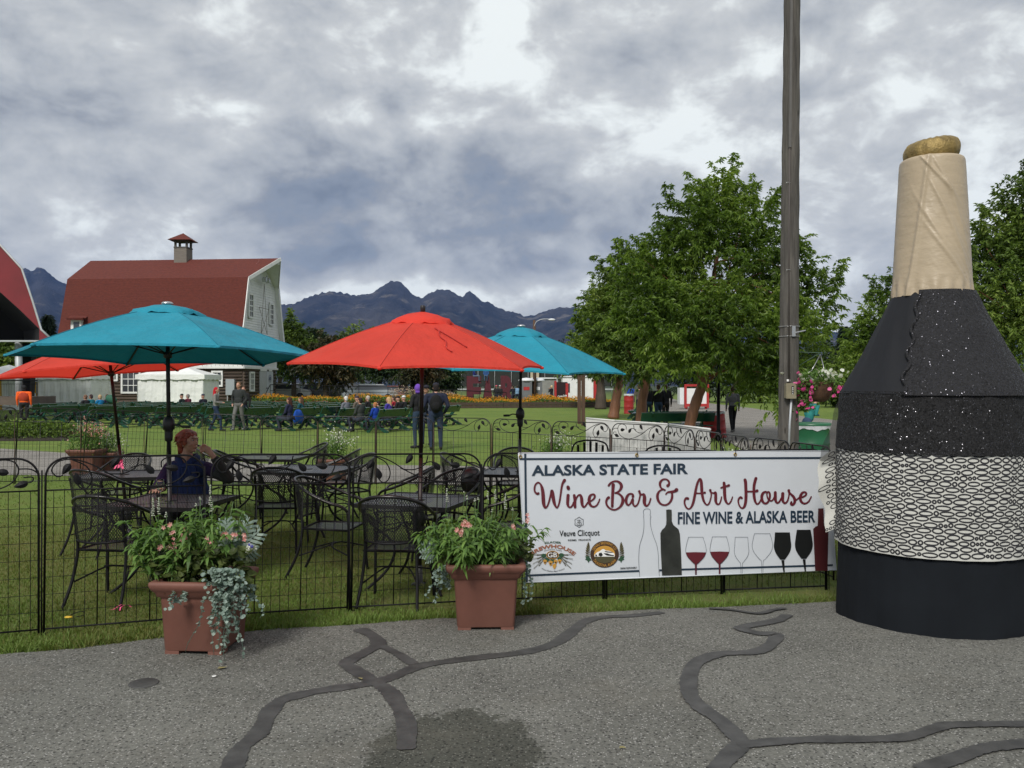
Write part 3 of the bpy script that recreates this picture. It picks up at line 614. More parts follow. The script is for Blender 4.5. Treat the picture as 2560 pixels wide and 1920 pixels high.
M['grass_blade'] = leafmat('grass_blade', [(.24, .20, .085), (.13, .15, .036), (.105, .165, .030), (.13, .20, .038), (.17, .25, .055)], .3, .6)
def grass_all():
    rng = np.random.default_rng(3); P_ = []; H_ = []
    n = 150000; ys = 5.0+(11.2-5.0)*rng.random(n)**1.35; xs = (rng.random(n)-.5)*2*(ys*.66)
    bald = np.sin(xs*3.1+1)*np.sin(ys*4.3)+.6*np.sin(xs*9+ys*7)
    dirt = (xs+.62)**2/.25+(ys-6.75)**2/.10 < 1; dirt2 = (xs-2.2)**2/1.2+(ys-7.1)**2/.3 < 1
    for x, y, b_, d1, d2 in zip(xs, ys, bald, dirt, dirt2):
        e = edge_y(x)
        if y < e+.01: continue
        if (d1 or d2) and rng.random() < .8: continue
        h = rng.uniform(.018, .036)*(1+.25*b_)
        if y < e+.32: h += .02*rng.random()
        P_.append((x, y, gz(x, y)-.002)); H_.append(h)
    grass('lawn_grass', P_, H_, 4, .0035)
    P_ = []; H_ = []
    for x in np.arange(-4.5, 8.5, .0016):
        e = edge_y(x); clump = .5+.5*math.sin(x*11)*math.sin(x*4.7+1)
        y = e+abs(rng.normal(0, .075))-.02*rng.random(); P_.append((x, y, gz(x, y)-.002)); H_.append(rng.uniform(.03, .075)*(.55+.75*clump))
    grass('edge_grass', P_, H_, 5, .0035, .55)
    P_ = []; H_ = []
    for q in range(16000):
        y = 11.0+7*rng.random()**1.3; x = (rng.random()-.5)*2*y*.64
        P_.append((x, y, gz(x, y)-.002)); H_.append(rng.uniform(.02, .04))
    # keep the footpath clear
    def on_path(x, y):
        for a, b in zip(nearP, nearP[1:]):
            if a.x <= x <= b.x:
                lo = a.y+(b.y-a.y)*(x-a.x)/(b.x-a.x); break
        else: return False
        for a, b in zip(farP, farP[1:]):
            if a.x <= x <= b.x: return lo < y < a.y+(b.y-a.y)*(x-a.x)/(b.x-a.x)
        return lo < y
    k = [i for i, p in enumerate(P_) if not on_path(p[0], p[1])]; grass('far_turf', [P_[i] for i in k], [H_[i] for i in k], 6, .006)
grass_all()
# fallen leaves and bits on the asphalt
for (px, py, r, c) in [(555, 1675, .035, 'tan'), (536, 1696, .018, 'white'), (1556, 1877, .022, 'tan'), (282, 1638, .012, 'white'), (903, 1702, .018, 'tan')]:
    p = Gp(px, py); mb = MB(); n = 7; a0 = random.random()*6
    ring = [(p.x+r*(1 if i % 2 else .6)*math.cos(a0+i*2*PI/n), p.y+r*.8*(1 if i % 2 else .6)*math.sin(a0+i*2*PI/n), .012+random.uniform(0, .008)) for i in range(n)]
    mb.add([(p.x, p.y, .018)]+ring, [(0, i+1, (i+1) % n+1) for i in range(n)])
    if 'dry_leaf' not in M: M['dry_leaf'] = mat('dry_leaf', (.22, .19, .08), .8); M['paper'] = mat('paper', (.6, .6, .58), .8)
    mb.build('fallen_leaf' if c == 'tan' else 'paper_scrap', M['dry_leaf' if c == 'tan' else 'paper'], label=('dry tan leaf lying on the asphalt' if c == 'tan' else 'white scrap lying on the asphalt')+(' near the left planter' if px < 600 and c == 'tan' else ' between the two right hand tar seals' if px > 1000 else ' close to the left planter foot' if px > 500 and c == 'white' else ' left of the left planter' if c == 'white' else ' by the crossing of the tar seals'), cat='leaf' if c == 'tan' else 'scrap')

# ================================================================ IRON FENCES
PH = 1.17
VINE = [[(.29, .62), (.285, .85), (.22, .97), (.15, .88), (.13, .58), (.18, .22), (.30, .03), (.43, .10), (.58, .38), (.71, .75), (.82, .93), (.91, .88), (.95, .62), (.92, .42), (.885, .45)],
        [(.83, .92), (.75, .72), (.715, .38), (.73, .10), (.77, .02), (.81, .22)], [(.01, .5), (.06, .66), (.13, .68)], [(.11, .24), (.055, .28), (.05, .42), (.10, .42)],
        [(.36, .60), (.41, .72), (.48, .63)], [(.43, .95), (.45, .65), (.52, .47), (.60, .46), (.64, .52)]]
LEAVES = [(.225, .60, 8), (.115, .20, -18), (.365, .58, 48), (.575, .82, -55), (.865, .64, -58), (.80, .33, 74)]
def panel_protos(mirror, thick):
    fx = (lambda u: 1-u) if mirror else (lambda u: u)
    zr = PH*.815; zt = PH
    fr = MB(); r = .13; arc = [(.015, 0, zr*.0+.0), (.015, 0, zt-r)]+[(.015+r-r*math.cos(a), 0, zt-r+r*math.sin(a)) for a in np.linspace(.2, PI/2, 6)]
    arc += [(1-x, y, z) for x, y, z in arc[::-1]]; fr.tube(arc, .0072*thick, 7)
    fr.tube([(.015, 0, zr), (.985, 0, zr)], .0052*thick, 6); fr.tube([(.015, 0, .035), (.985, 0, .035)], .006*thick, 6)
    for u in (.355, .675): fr.tube([(fx(u), 0, .035), (fx(u), 0, zr)], .0045*thick, 5)
    ws = MB()
    for k in range(1, 16):
        u = k/16
        if min(abs(u-.355), abs(u-.675)) < .025: continue
        ws.tube([(fx(u), .004, .02), (fx(u), .004, zr)], .0021*thick, 4, cap=False)
    for k in range(1, 8): ws.tube([(.015, -.004, .035+k*(zr-.035)/8), (.985, -.004, .035+k*(zr-.035)/8)], .0018*thick, 4, cap=False)
    vn = MB()
    for c in VINE: vn.tube([(fx(p[0]), 0, zr+(zt-zr)*p[1]) for p in crom(c, 6)], .0048*thick, 5)
    lm = []
    for (u, v, a) in LEAVES:
        mb = MB(); L = .088; W_ = .050; a_ = R(a if not mirror else 180-a); n = 7; top = []; bot = []; mid = []
        for i in range(n+1):
            s = i/n; wv = W_*.5*math.sin(PI*min(1, s**.8))**.8*(1.05-.25*s); x = L*(s-.5); top.append((x, wv, .000)); bot.append((x, -wv, .0)); mid.append((x, 0, -.010*math.sin(PI*s)))
        T = lambda p: (fx(u)+p[0]*math.cos(a_)-p[1]*math.sin(a_), p[2]-.004, zr+(zt-zr)*v+p[0]*math.sin(a_)+p[1]*math.cos(a_))
        mb.sheet([[T(p) for p in top], [T(p) for p in mid], [T(p) for p in bot]], smooth=False)
        mb.sheet([[T((p[0], p[1], p[2]+.002)) for p in bot], [T((p[0], p[1], p[2]+.002)) for p in mid], [T((p[0], p[1], p[2]+.002)) for p in top]], smooth=False); lm.append(mb.mesh('leaf', M['black_metal']))
    return fr, ws, vn, lm
def iron_fence(label, posts, mirror, thick, fm, postm):
    a0 = posts[0]; root = thing('iron_fence', label, 'fence', (a0[0], a0[1], 0))
    fr, ws, vn, lm = panel_protos(mirror, thick); frm = fr.mesh('panel', fm); wsm = ws.mesh('wire_grid', fm); vnm = vn.mesh('vine_scroll', fm)
    for a, b in zip(posts, posts[1:]):
        za = a[2] if len(a) > 2 else gz(a[0], a[1]); zb = b[2] if len(b) > 2 else gz(b[0], b[1]); L = math.hypot(b[0]-a[0], b[1]-a[1])
        o = bpy.data.objects.new('panel', frm); COL.objects.link(o); o.parent = root; o.location = (a[0]-a0[0], a[1]-a0[1], (za+zb)/2)
        o.scale = (L, 1, 1); sl_ = math.atan2(zb-za, L); o.rotation_euler = (random.uniform(-.015, .015), -sl_, math.atan2(b[1]-a[1], b[0]-a[0])); o.location.z = za
        for nm, me in [('wire_grid', wsm), ('vine_scroll', vnm)]+[('leaf', q) for q in lm]:
            c = bpy.data.objects.new(nm, me); COL.objects.link(c); c.parent = o
            if nm == 'wire_grid': c['kind'] = 'stuff'
    for k, a in enumerate(posts):
        za = a[2] if len(a) > 2 else gz(a[0], a[1]); mb = MB(); r = .0055*thick
        ln = random.uniform(-.008, .008); mb.tube([(a[0]-a0[0], a[1]-a0[1], za-.02), (a[0]-a0[0]+ln, a[1]-a0[1]+.004, za+PH*.93)], r, 6)
        mb.tube([(a[0]-a0[0]+.012, a[1]-a0[1]-.014, za-.02), (a[0]-a0[0]+.008+ln, a[1]-a0[1]-.014, za+PH*.86)], r*.7, 6); mb.build('post', postm, root)
    return root
FP = [(-5.05, 4.98), (-4.09, 5.34), (-3.12, 5.69), (-2.16, 6.05), (-1.21, 6.38), (-.24, 6.65), (.74, 6.84), (1.72, 7.0), (2.62, 7.14)]
iron_fence('black iron garden fence with leaf scrolls along the edge of the asphalt', FP, True, 1.0, M['black_metal'], M['black_metal'])
RPX = [(-300, 1008, 12.4), (-130, 1012, 12.8), (36, 1019, 13.2), (202, 1022, 13.6), (360, 1030, 14.2), (506, 1034, 14.6), (652, 1040, 14.7), (793, 1041, 14.8), (939, 1042, 14.8), (1083, 1044, 14.6), (1228, 1046, 14.1), (1378, 1053, 13.3), (1526, 1058, 12.4), (1660, 1064, 11.7), (1737, 1075, 10.75), (1804, 1084, 9.85), (1878, 1093, 9.0), (1975, 1104, 8.25), (2085, 1118, 7.5)]
RP = []
for px, py, d in RPX: zt = CH-(py-HY)/F*d; RP.append((Xp(px, d), d, zt-PH))
iron_fence('rusty iron garden fence curving round the back of the patio', RP, False, 1.0, M['worn_metal'], M['rusty_metal'])
# white boards fixed behind the rear fence
root = thing('white_board_screen', 'scuffed white board screen standing behind the curved rear fence', 'board screen', (0, 0, 0))
pp = [(Xp(1457, 12.95), 13.0), (1.45, 12.55), (2.10, 11.85), (2.40, 10.7)]
mt_ = mat('scuffed_white', (.62, .62, .60), .6, var=.08, vscale=3, dirt=((.06, .055, .05), .55))
for k, (a, b, za, zb) in enumerate(zip(pp, pp[1:], (1.15, 1.13, 1.11), (1.13, 1.11, 1.10))):
    u_ = Vector((b[0]-a[0], b[1]-a[1], 0)).normalized(); nn = Vector((u_.y, -u_.x, 0))*-.12
    a3 = Vector((a[0], a[1], 0))+nn*.6; b3 = Vector((b[0], b[1], 0))+nn*.6; mb = MB(); t3 = Vector((0, 0, 1)); off = nn.normalized()*.012
    g_ = [[a3.lerp(b3, s)+t3*(-.05+((za+.05)*(1-s)+(zb+.05)*s)*q) for s in (0, .33, .66, 1)] for q in (0, .5, 1)]
    mb.sheet(g_, smooth=False); mb.sheet([[p+off for p in r] for r in g_], smooth=False)
    mb.tube([a3+t3*(za+.004)+off*.5, b3+t3*(zb+.004)+off*.5], .014, 6); mb.build('board', mt_, root)

# ================================================================ PATIO FURNITURE
def mirror_pts(p): return [(-x, y, z) for x, y, z in p[::-1]]
def make_chair(label, group):
    root = thing('patio_chair', label, 'chair', (0, 0, 0), 0, group)
    side = [(.245, .235, .60), (.268, .19, .645), (.285, .08, .68), (.275, -.08, .745), (.225, -.215, .815), (.12, -.295, .858), (0, -.318, .868)]
    mb = MB(); mb.tube(crom(side+mirror_pts(side)[1:], 5), .0135, 8); mb.build('top_rail', M['worn_metal'], root)
    for sx in (1, -1):
        mb = MB(); mb.tube(crom([(sx*.245, .235, .60), (sx*.238, .245, .45), (sx*.235, .242, .25), (sx*.245, .262, 0)], 5), .012, 7); mb.build('leg', M['black_metal'], root)
        mb = MB(); mb.tube(crom([(sx*.20, -.245, .78), (sx*.195, -.215, .60), (sx*.20, -.19, .43), (sx*.215, -.24, .2), (sx*.235, -.335, 0)], 5), .0125, 7); mb.build('leg', M['black_metal'], root)
    mb = MB(); mb.tube([(.22, .235, .43), (.21, -.19, .44), (-.21, -.19, .44), (-.22, .235, .43)], .010, 6, closed=True)
    mb.tube(crom([(.195, -.205, .52), (.12, -.26, .515), (0, -.28, .51), (-.12, -.26, .515), (-.195, -.205, .52)], 4), .009, 6)
    mb.tube(crom([(.235, .235, .22), (.12, .05, .27), (-.12, .05, .27), (-.235, .235, .22)], 4), .007, 5)
    mb.tube(crom([(.21, -.22, .20), (.1, .0, .27), (0, .02, .28), (-.1, 0, .27), (-.21, -.22, .2)], 4), .007, 5); mb.build('seat_frame', M['black_metal'], root)
    g_ = [[(x*(.215 if abs(x) else .215), y, .437-.012*(1-x*x)*(1-((y-.02)/.22)**2)) for x in np.linspace(-1, 1, 7)] for y in np.linspace(-.19, .235, 7)]
    mb = MB(); mb.sheet(g_); o = mb.build('seat', M['chair_mesh'], root); uvs(o, lambda c: (c.x, c.y))
    tp = crom([(.262, -.11, .755), (.222, -.218, .812), (.12, -.293, .855), (0, -.314, .865), (-.12, -.293, .855), (-.222, -.218, .812), (-.262, -.11, .755)], 3); bt = crom([(.195, -.20, .52), (.17, -.23, .52), (.10, -.265, .515), (0, -.28, .51), (-.10, -.265, .515), (-.17, -.23, .52), (-.195, -.20, .52)], 3)
    mb = MB(); n = 5; mb.sheet([[tuple(np.array(a)*(1-j/n)+np.array(b)*(j/n)-np.array([0, .012*math.sin(PI*j/n), 0])) for a, b in zip(tp, bt)] for j in range(n+1)]); o = mb.build('backrest', M['chair_mesh'], root); uvs(o, lambda c: (math.atan2(c.x, -c.y+.02)*.3, c.z))
    return root
def make_table(label, group):
    root = thing('patio_table', label, 'table', (0, 0, 0), 0, group); S = .41
    mb = MB(); k = 8; mb.sheet([[(x*S, y*S, .722) for x in np.linspace(-1, 1, k)] for y in np.linspace(-1, 1, k)], smooth=False); o = mb.build('tabletop', M['table_mesh'], root); uvs(o, lambda c: (c.x, c.y))
    mb = MB()
    for a, b in (((-S, -S), (S, -S)), ((S, -S), (S, S)), ((S, S), (-S, S)), ((-S, S), (-S, -S))): mb.beam((a[0], a[1], .712), (b[0], b[1], .712), .012, .034)
    mb.lathe([(.02, 0), (.05, 0), (.05, .006), (.02, .006)], 14, (0, 0, .724)); mb.build('rim', M['worn_metal'], root)
    for sx in (1, -1):
        for sy in (1, -1):
            mb = MB(); mb.tube(crom([(sx*.36, sy*.36, .70), (sx*.30, sy*.30, .55), (sx*.16, sy*.16, .36), (sx*.20, sy*.20, .16), (sx*.34, sy*.34, 0)], 6), .012, 7)
            mb.tube(crom([(sx*.30, sy*.30, .56), (sx*.2, sy*.2, .60), (sx*.12, sy*.12, .54), (sx*.16, sy*.16, .47), (sx*.21, sy*.21, .50)], 5), .006, 5); mb.build('leg', M['black_metal'], root)
    mb = MB(); mb.tube([(.13*math.cos(a), .13*math.sin(a), .30) for a in np.linspace(0, 2*PI, 17)[:-1]], .008, 5, closed=True); mb.build('stretcher', M['black_metal'], root)
    return root
CHL = [(292, 6.75, 82, 'black mesh chair in front left, pulled up to the table of the red-haired woman'), (262, 8.75, 70, 'black mesh chair left of the seated woman, near side of its table'), (308, 10.2, 262, 'black mesh chair facing the camera below the leaning orange-red umbrella pole'),
       (600, 11.1, 15, 'black mesh chair right beside the raised elbow of the seated woman'), (545, 12.0, 8, 'black mesh chair directly behind the hand of the seated woman'), (762, 12.3, 205, 'farthest black mesh chair at the back table, a white flowered planter behind it'),
       (838, 11.2, 182, 'black mesh chair seen in profile right of the back table'), (872, 10.35, 210, 'black mesh chair with bright rim at the right corner of the bare middle table'), (700, 9.0, 93, 'black mesh chair with its back to us in front of the bare middle table'),
       (828, 7.75, -8, 'black mesh chair turned right, its back to the left of the red umbrella table'), (992, 6.72, 84, 'black mesh chair in front centre tucked under the red umbrella table'), (1012, 8.85, 180, 'black mesh chair in profile behind the red umbrella table, back toward the pole'),
       (1122, 8.3, 238, 'black mesh chair facing us with a black leather bag on its back'), (1166, 10.5, -12, 'black mesh chair left of the teal umbrella table near the banner'), (1268, 7.75, 186, 'black mesh chair half hidden by the left edge of the banner'), (1290, 11.2, 268, 'black mesh chair behind the table under the right teal umbrella')]
proto = None
for i, (px, d, yaw, lab) in enumerate(CHL):
    o = make_chair(lab, 'black mesh chairs on the patio') if proto is None else copy_tree(proto)
    if proto is None: proto = o; bpy.context.view_layer.update()
    o['label'] = lab; x = Xp(px, d); o.location = (x, d, gz(x, d)); o.rotation_euler = (0, 0, R(yaw-90))
TBL = [(427, 7.28, -8, 'mesh table with a glass on it in front of the red-haired woman'), (1048, 7.34, -17, 'mesh table under the orange-red umbrella in the centre'), (312, 9.45, 12, 'small mesh table below the leaning umbrella pole at left'), (677, 11.8, -6, 'bare grey table farthest back without an umbrella'), (770, 10.05, -12, 'bare grey middle table without an umbrella'), (1298, 9.75, -10, 'table under the right teal umbrella cut off by the banner')]
tp = None; TABS = []
for i, (px, d, a, lab) in enumerate(TBL):
    o = make_table(lab, 'mesh tables on the patio') if tp is None else copy_tree(tp); tp = tp or o; o['label'] = lab; x = Xp(px, d); o.location = (x, d, gz(x, d)); o.rotation_euler = (0, 0, R(a)); TABS.append(o)
    if i in (3, 4): o.scale = (1.14, 1.14, 1)
# slatted chairs showing above the banner
def slat_chair(px, d, yaw, lab, yt):
    x = Xp(px, d); z0 = gz(x, d); root = thing('slatted_chair', lab, 'chair', (x, d, z0), R(yaw-90)); zt = CH-(yt-HY)/F*d-z0
    c = crom([(.22, .2, .62), (.25, 0, .68), (.22, -.16, zt-.06), (.1, -.24, zt-.005), (0, -.25, zt), (-.1, -.24, zt-.005), (-.22, -.16, zt-.06), (-.25, 0, .68), (-.22, .2, .62)], 4); mb = MB(); mb.tube(c, .012, 7); mb.build('top_rail', M['black_metal'], root)
    for sx in (1, -1):
        for sy in (1, -1): mb = MB(); mb.tube([(sx*.22, sy*.2, .62 if sy > 0 else .44), (sx*.23, sy*.24, 0)], .012, 6); mb.build('leg', M['black_metal'], root)
    mb = MB(); mb.box((0, 0, .44), (.44, .42, .02)); mb.build('seat', M['black_metal'], root)
    for k in range(-2, 3): mb = MB(); mb.beam((k*.075, -.20, .45), (k*.082, -.235+.01*abs(k), zt-.012-.012*k*k), .032, .005, up=(0, 1, 0)); mb.build('slat', M['black_metal'], root)
slat_chair(1474, 11.2, 262, 'black slatted chair whose rounded back rises above the banner', 1104); slat_chair(1662, 10.6, 265, 'black slatted chair barely showing above the banner, right of the other', 1118)

M['seam_teal'] = mat('seam_teal', (.006, .14, .20), .9); M['seam_red'] = mat('seam_red', (.50, .035, .022), .9)
def umbrella(label, px, d, base_px, ztop, R_, zc, corners, tilt_dir, tilt, cloth, polem, cap_s, knob_y, crank_side=1, ties=False, lean=0):
    xb = Xp(base_px, d); xt = Xp(px, d); z0 = gz(xb, d); root = thing('patio_umbrella', label, 'umbrella', (xb, d, z0), 0, 'patio umbrellas')
    ap = Vector((xt-xb, 0, ztop-z0)); base = Vector((0, 0, 0)); ax = (ap-base).normalized()
    mb = MB(); k = .47; pm = base.lerp(ap, k)
    mb.tube([base, pm], .019, 12); mb.build('lower_pole', polem, root)
    mb = MB(); mb.tube([pm, ap-ax*.02], .017, 12); mb.build('upper_pole', polem, root)
    zk = CH-(knob_y-HY)/F*d-z0; kc = base.lerp(ap, zk/ap.z); mb = MB(); mb.lathe([(.018, -.10), (.030, -.09), (.034, -.06), (.033, -.02), (.036, .0), (.048, .005), (.05, .05), (.045, .085), (.032, .105), (.019, .12)], 14, kc); mb.build('crank_housing', M['dark_plastic'], root)
    mb = MB(); s = crank_side; mb.tube(crom([kc+Vector((.04*s, -.01, .04)), kc+Vector((.09*s, -.02, .045)), kc+Vector((.12*s, -.02, .03))], 3), .007, 6); mb.tube([kc+Vector((.12*s, -.02, .03)), kc+Vector((.19*s, -.02, .028))], .012, 8); mb.build('crank_handle', M['dark_plastic'], root)
    mb = MB(); mb.lathe([(.07, 0), (.07, .006), (.032, .012), (.028, .16), (.022, .165)], 14, (0, 0, 0)); mb.build('ground_socket', M['dark_plastic'], root)
    td = Vector((math.cos(R(tilt_dir)), math.sin(R(tilt_dir)), 0)); axis = Vector((0, 0, 1)).cross(td); Rm = Matrix.Rotation(R(tilt), 3, axis)
    drop = ztop-zc
    def S(a, q):     # angle fraction along the 6 ribs, radial q 0..1
        kk = int(a) % 6; f = a-int(a); a0 = R(corners+60*kk); a1 = R(corners+60*(kk+1)); e0 = Vector((math.cos(a0), math.sin(a0), 0)); e1 = Vector((math.cos(a1), math.sin(a1), 0))
        e = e0.lerp(e1, f); bow = 4*f*(1-f); rr = R_*q*(1-.045*bow*q); sag = drop*(q**1.12)-.022*math.sin(PI*q)+bow*(.014*q-.030*q**4); p = e*rr+Vector((0, 0, -sag)); return ap+Rm@p
    seam = MB()
    for kk in range(6):
        mb = MB(); nq = 9; nf = 8
        mb.sheet([[S(kk+f/nf*.9999, .06+.94*q/nq) for q in range(nq+1)] for f in range(nf+1)])
        top = [S(kk+f/nf*.9999, 1) for f in range(nf+1)]; mb.sheet([top, [p+Rm@Vector((0, 0, -.018)) for p in top]])
        o = mb.build('canopy_panel', cloth, root)
        seam.tube([S(kk+.0001, q)+Vector((0, 0, .001)) for q in np.linspace(.1, 1, 9)], .0035, 4)
    seam.build('seam', M['seam_teal' if cloth is M['teal_cloth'] else 'seam_red'], root)
    mb = MB(); n = 36; rows = []
    for i in range(n):
        f = i/n*6; wv = .5-.5*math.cos(f*2*PI); rows.append([S(f, .02)+Vector((0, 0, .03)), S(f, .12)+Vector((0, 0, .036)), S(f, .20)+Vector((0, 0, .026+.014*wv)), S(f, .25)+Vector((0, 0, .010+.032*wv+.008*math.sin(i*2.7))), S(f, .262)+Vector((0, 0, -.008+.02*wv+.01*math.sin(i*2.7)))])
    rows.append(rows[0]); mb.sheet(rows); mb.build('vent_cap', cloth, root)
    mb = MB()
    if cap_s: mb.lathe([(.045, .0), (.05, .01), (.035, .022), (0.002, .028)], 16, ap+Vector((0, 0, .028))); fm = M['silver']
    else: mb.lathe([(.022, .0), (.022, .055), (.018, .062)], 12, ap+Vector((0, 0, .02))); fm = M['dark_plastic']
    mb.build('finial', fm, root)
    hub = ap-ax*.40
    for kk in range(6):
        mb = MB(); pts = [S(kk+.0001, q)-Vector((0, 0, .018)) for q in (.06, .35, .65, 1)]; mb.tube(pts, .008, 6); mb.tube([hub+Vector((0, 0, 0)), S(kk+.0001, .55)-Vector((0, 0, .02))], .006, 5); mb.build('rib', polem, root)
        mb = MB(); e = S(kk+.0001, 1); mb.ball(e-Vector((0, 0, .012)), (.02, .02, .014), 8, 5); mb.build('rib_pocket', cloth, root)
    mb = MB(); mb.lathe([(.02, -.03), (.035, -.02), (.035, .02), (.02, .03)], 12, hub); mb.build('hub', M['dark_plastic'], root)
    if ties:
        mb = MB(); f = 4.55; b = [S(f+.02*math.sin(i*1.9), .38+.06*i)+Vector((0, 0, .012)) for i in range(8)]; mb.tube(crom(b, 3), .006, 5); mb.tube(crom([S(f-.02, .38)+Vector((0, 0, .012)), S(f+.12, .55)+Vector((0, 0, .014)), S(f+.20, .72)+Vector((0, 0, .012))], 4), .0055, 5); mb.build('tie_strap', mat('strap_red', (.42, .022, .016), .8), root)
    return root
umbrella('large teal umbrella over the red-haired woman, seen from below its rim', 418, 7.28, 427, 2.31, 1.27, 1.905, 8, 90, 2.2, M['teal_cloth'], M['dark_plastic'], True, 1075)
umbrella('orange-red umbrella in the centre with a loose tie strap on its slope', 1057, 7.34, 1048, 2.255, 1.11, 1.83, 20, -60, 2.8, M['red_cloth'], M['bronze_pole'], False, 1310, ties=True)
umbrella('teal umbrella behind the orange-red one, above the left end of the banner', 1303, 9.75, 1297, 2.29, 1.18, 1.83, -6, -50, 2.8, M['teal_cloth'], M['dark_plastic'], True, 1045, crank_side=-1)
umbrella('orange-red umbrella on a leaning pole, mostly hidden below the large teal one', 268, 9.45, 324, 2.18, 1.17, 1.82, -165, 180, 5.0, M['red_cloth'], M['bronze_pole'], False, 1300)
# glass, bag, ribbon
def lathe_obj(name, prof, m, loc, lab=None, cat=None, n=20, parent=None):
    mb = MB(); mb.lathe(prof, n, (0, 0, 0), cap=False); return mb.build(name, m, parent, loc=loc, label=lab, cat=cat)
GL = Wp(401, 1226, 7.33); tz = gz(GL.x, GL.y)+.724
g_ = thing('wine_glass', 'stemmed glass of white wine held on the mesh table by the red-haired woman', 'glass', (GL.x, GL.y, tz))
lathe_obj('bowl', [(.004, .075), (.018, .082), (.031, .10), (.036, .125), (.034, .155), (.030, .175), (.0285, .175), (.0325, .155), (.0345, .125), (.0295, .102), (.016, .085), (.001, .080)], M['glass'], (0, 0, 0), parent=g_)
lathe_obj('stem', [(.033, .0), (.032, .003), (.006, .007), (.0035, .02), (.0035, .065), (.006, .077)], M['glass'], (0, 0, 0), parent=g_)
lathe_obj('wine', [(.001, .0815), (.015, .0865), (.028, .103), (.0325, .118), (.001, .118)], M['pale_wine'], (0, 0, 0), parent=g_)
mb = MB(); c = Wp(1178, 1195, 8.42)
def blobfn(p, th, i): return p+Vector((.008*math.sin(th*5+i), .006*math.sin(th*3+i*2), .006*math.sin(th*4+i*1.7)))
mb.lathe([(.02, -.14), (.075, -.12), (.10, -.05), (.098, .03), (.075, .085), (.03, .11)], 20, (0, 0, 0), fn=blobfn)
bg = mb.build('shoulder_bag', mat('black_leather', (.015, .014, .014), .32, spec=.8, var=.2, bump=.5, bscale=35, bdist=.01), loc=c, label='shiny black leather bag hanging on a patio chair', cat='bag'); bg.scale = (1, .55, 1)
mb = MB(); c = Wp(300, 1158, 8.6); M['pink'] = mat('pink_ribbon', (.75, .09, .22), .6)
for k in range(7):
    a = k*.9; mb.sheet([[c+Vector((.02*math.sin(a)+s*.035*math.cos(a*1.7), .01*math.sin(s*5+k), .03-s*.085*abs(math.cos(a*.6))-w_*.0)) + Vector((w_*.010, 0, w_*.004)) for w_ in (-1, 1)] for s in np.linspace(0, 1, 5)])
mb.build('ribbon', M['pink'], label='pink ribbon tied to the chair left of the woman', cat='ribbon')
mb = MB(); c = Gp(302, 1528)
for k in range(4): mb.sheet([[c+Vector((s*.08*math.cos(k*1.6)+w_*.005, s*.05*math.sin(k*1.6), .03+.02*math.sin(s*3+k))) for w_ in (-1, 1)] for s in np.linspace(0, 1, 4)])
mb.build('ribbon', M['pink'], label='small pink ribbon scrap lying in the grass behind the fence', cat='ribbon')
c = Gp(172, 1553); root = thing('cord_tag', 'yellow tag on a dark cord lying in the grass near the fence', 'tag', c)
mb = MB(); mb.ball((0, 0, .03), (.03, .02, .008), 10, 5); mb.build('tag_disc', mat('yellow', (.65, .42, .03), .5), root)
mb = MB(); mb.tube(crom([(.0, 0, .035), (.03, .03, .05), (.08, .04, .06), (.10, .02, .04), (.06, -.01, .035)], 4), .003, 5); mb.build('cord', M['black_metal'], root)
# ================================================================ BANNER
BA, BB = .1625, 6.615                     # banner plane  y = BB + BA*x  (hung on the outside of the fence)
def Bp(px, py, layer=0):
    t = (px-CX)/F; y = (BB-layer*.0017)/(1-BA*t); x = t*y; z = CH-(py-HY)/F*y; s_ = (1.12-z)/1.0; y -= .006*math.sin(x*3.2+z*1.6)*(.4+.6*s_); x = t*y; return Vector((x, y, CH-(py-HY)/F*y))
nB = Vector((BA, -1, 0)).normalized()
banner = thing('banner', 'white vinyl banner for the wine bar and art house tied to the iron fence', 'banner', (0, 0, 0))
TL_, TR_, BL_, BR_ = (1296, 1133), (2072, 1127), (1316, 1456), (2092, 1425)
def bl(u, v): a = [TL_[i]*(1-u)+TR_[i]*u for i in (0, 1)]; b = [BL_[i]*(1-u)+BR_[i]*u for i in (0, 1)]; return [a[i]*(1-v)+b[i]*v for i in (0, 1)]
def ripple(u, v): return .010*math.sin(u*9+v*2)*(v)+.006*math.sin(u*23+v*5)*v*.5
mb = MB(); nu, nv = 70, 20
gr = [[Bp(*bl(i/nu, j/nv))-nB*.003 for i in range(nu+1)] for j in range(nv+1)]; mb.sheet(gr); mb.sheet([[p-nB*.004 for p in r[::-1]] for r in gr]); mb.build('sheet', M['white_vinyl'], banner)
mb = MB(); mb.tube([gr[0][0], gr[0][-1]], .004, 5); mb.tube([gr[-1][0], gr[-1][-1]], .004, 5); mb.tube([r[0] for r in gr], .004, 5); mb.build('hem', M['white_vinyl'], banner)
def bprint(name, polys, m, layer=1, thick=.0009):
    """flat print: list of polygons in photo pixels"""
    mb = MB()
    for pl in polys:
        n = len(pl)
        if n == 4 and max(abs(pl[0][0]-pl[1][0]), abs(pl[0][1]-pl[1][1])) > 50:
            k = 16; lp = lambda a, b, s: (a[0]+(b[0]-a[0])*s, a[1]+(b[1]-a[1])*s)
            for i in range(k): mb.add([Bp(*lp(pl[0], pl[1], i/k), layer), Bp(*lp(pl[0], pl[1], (i+1)/k), layer), Bp(*lp(pl[3], pl[2], (i+1)/k), layer), Bp(*lp(pl[3], pl[2], i/k), layer)], [(0, 1, 2, 3)])
            continue
        mb.add([Bp(x, y, layer) for x, y in pl], [tuple(range(n))])
    return mb.build(name, m, banner)
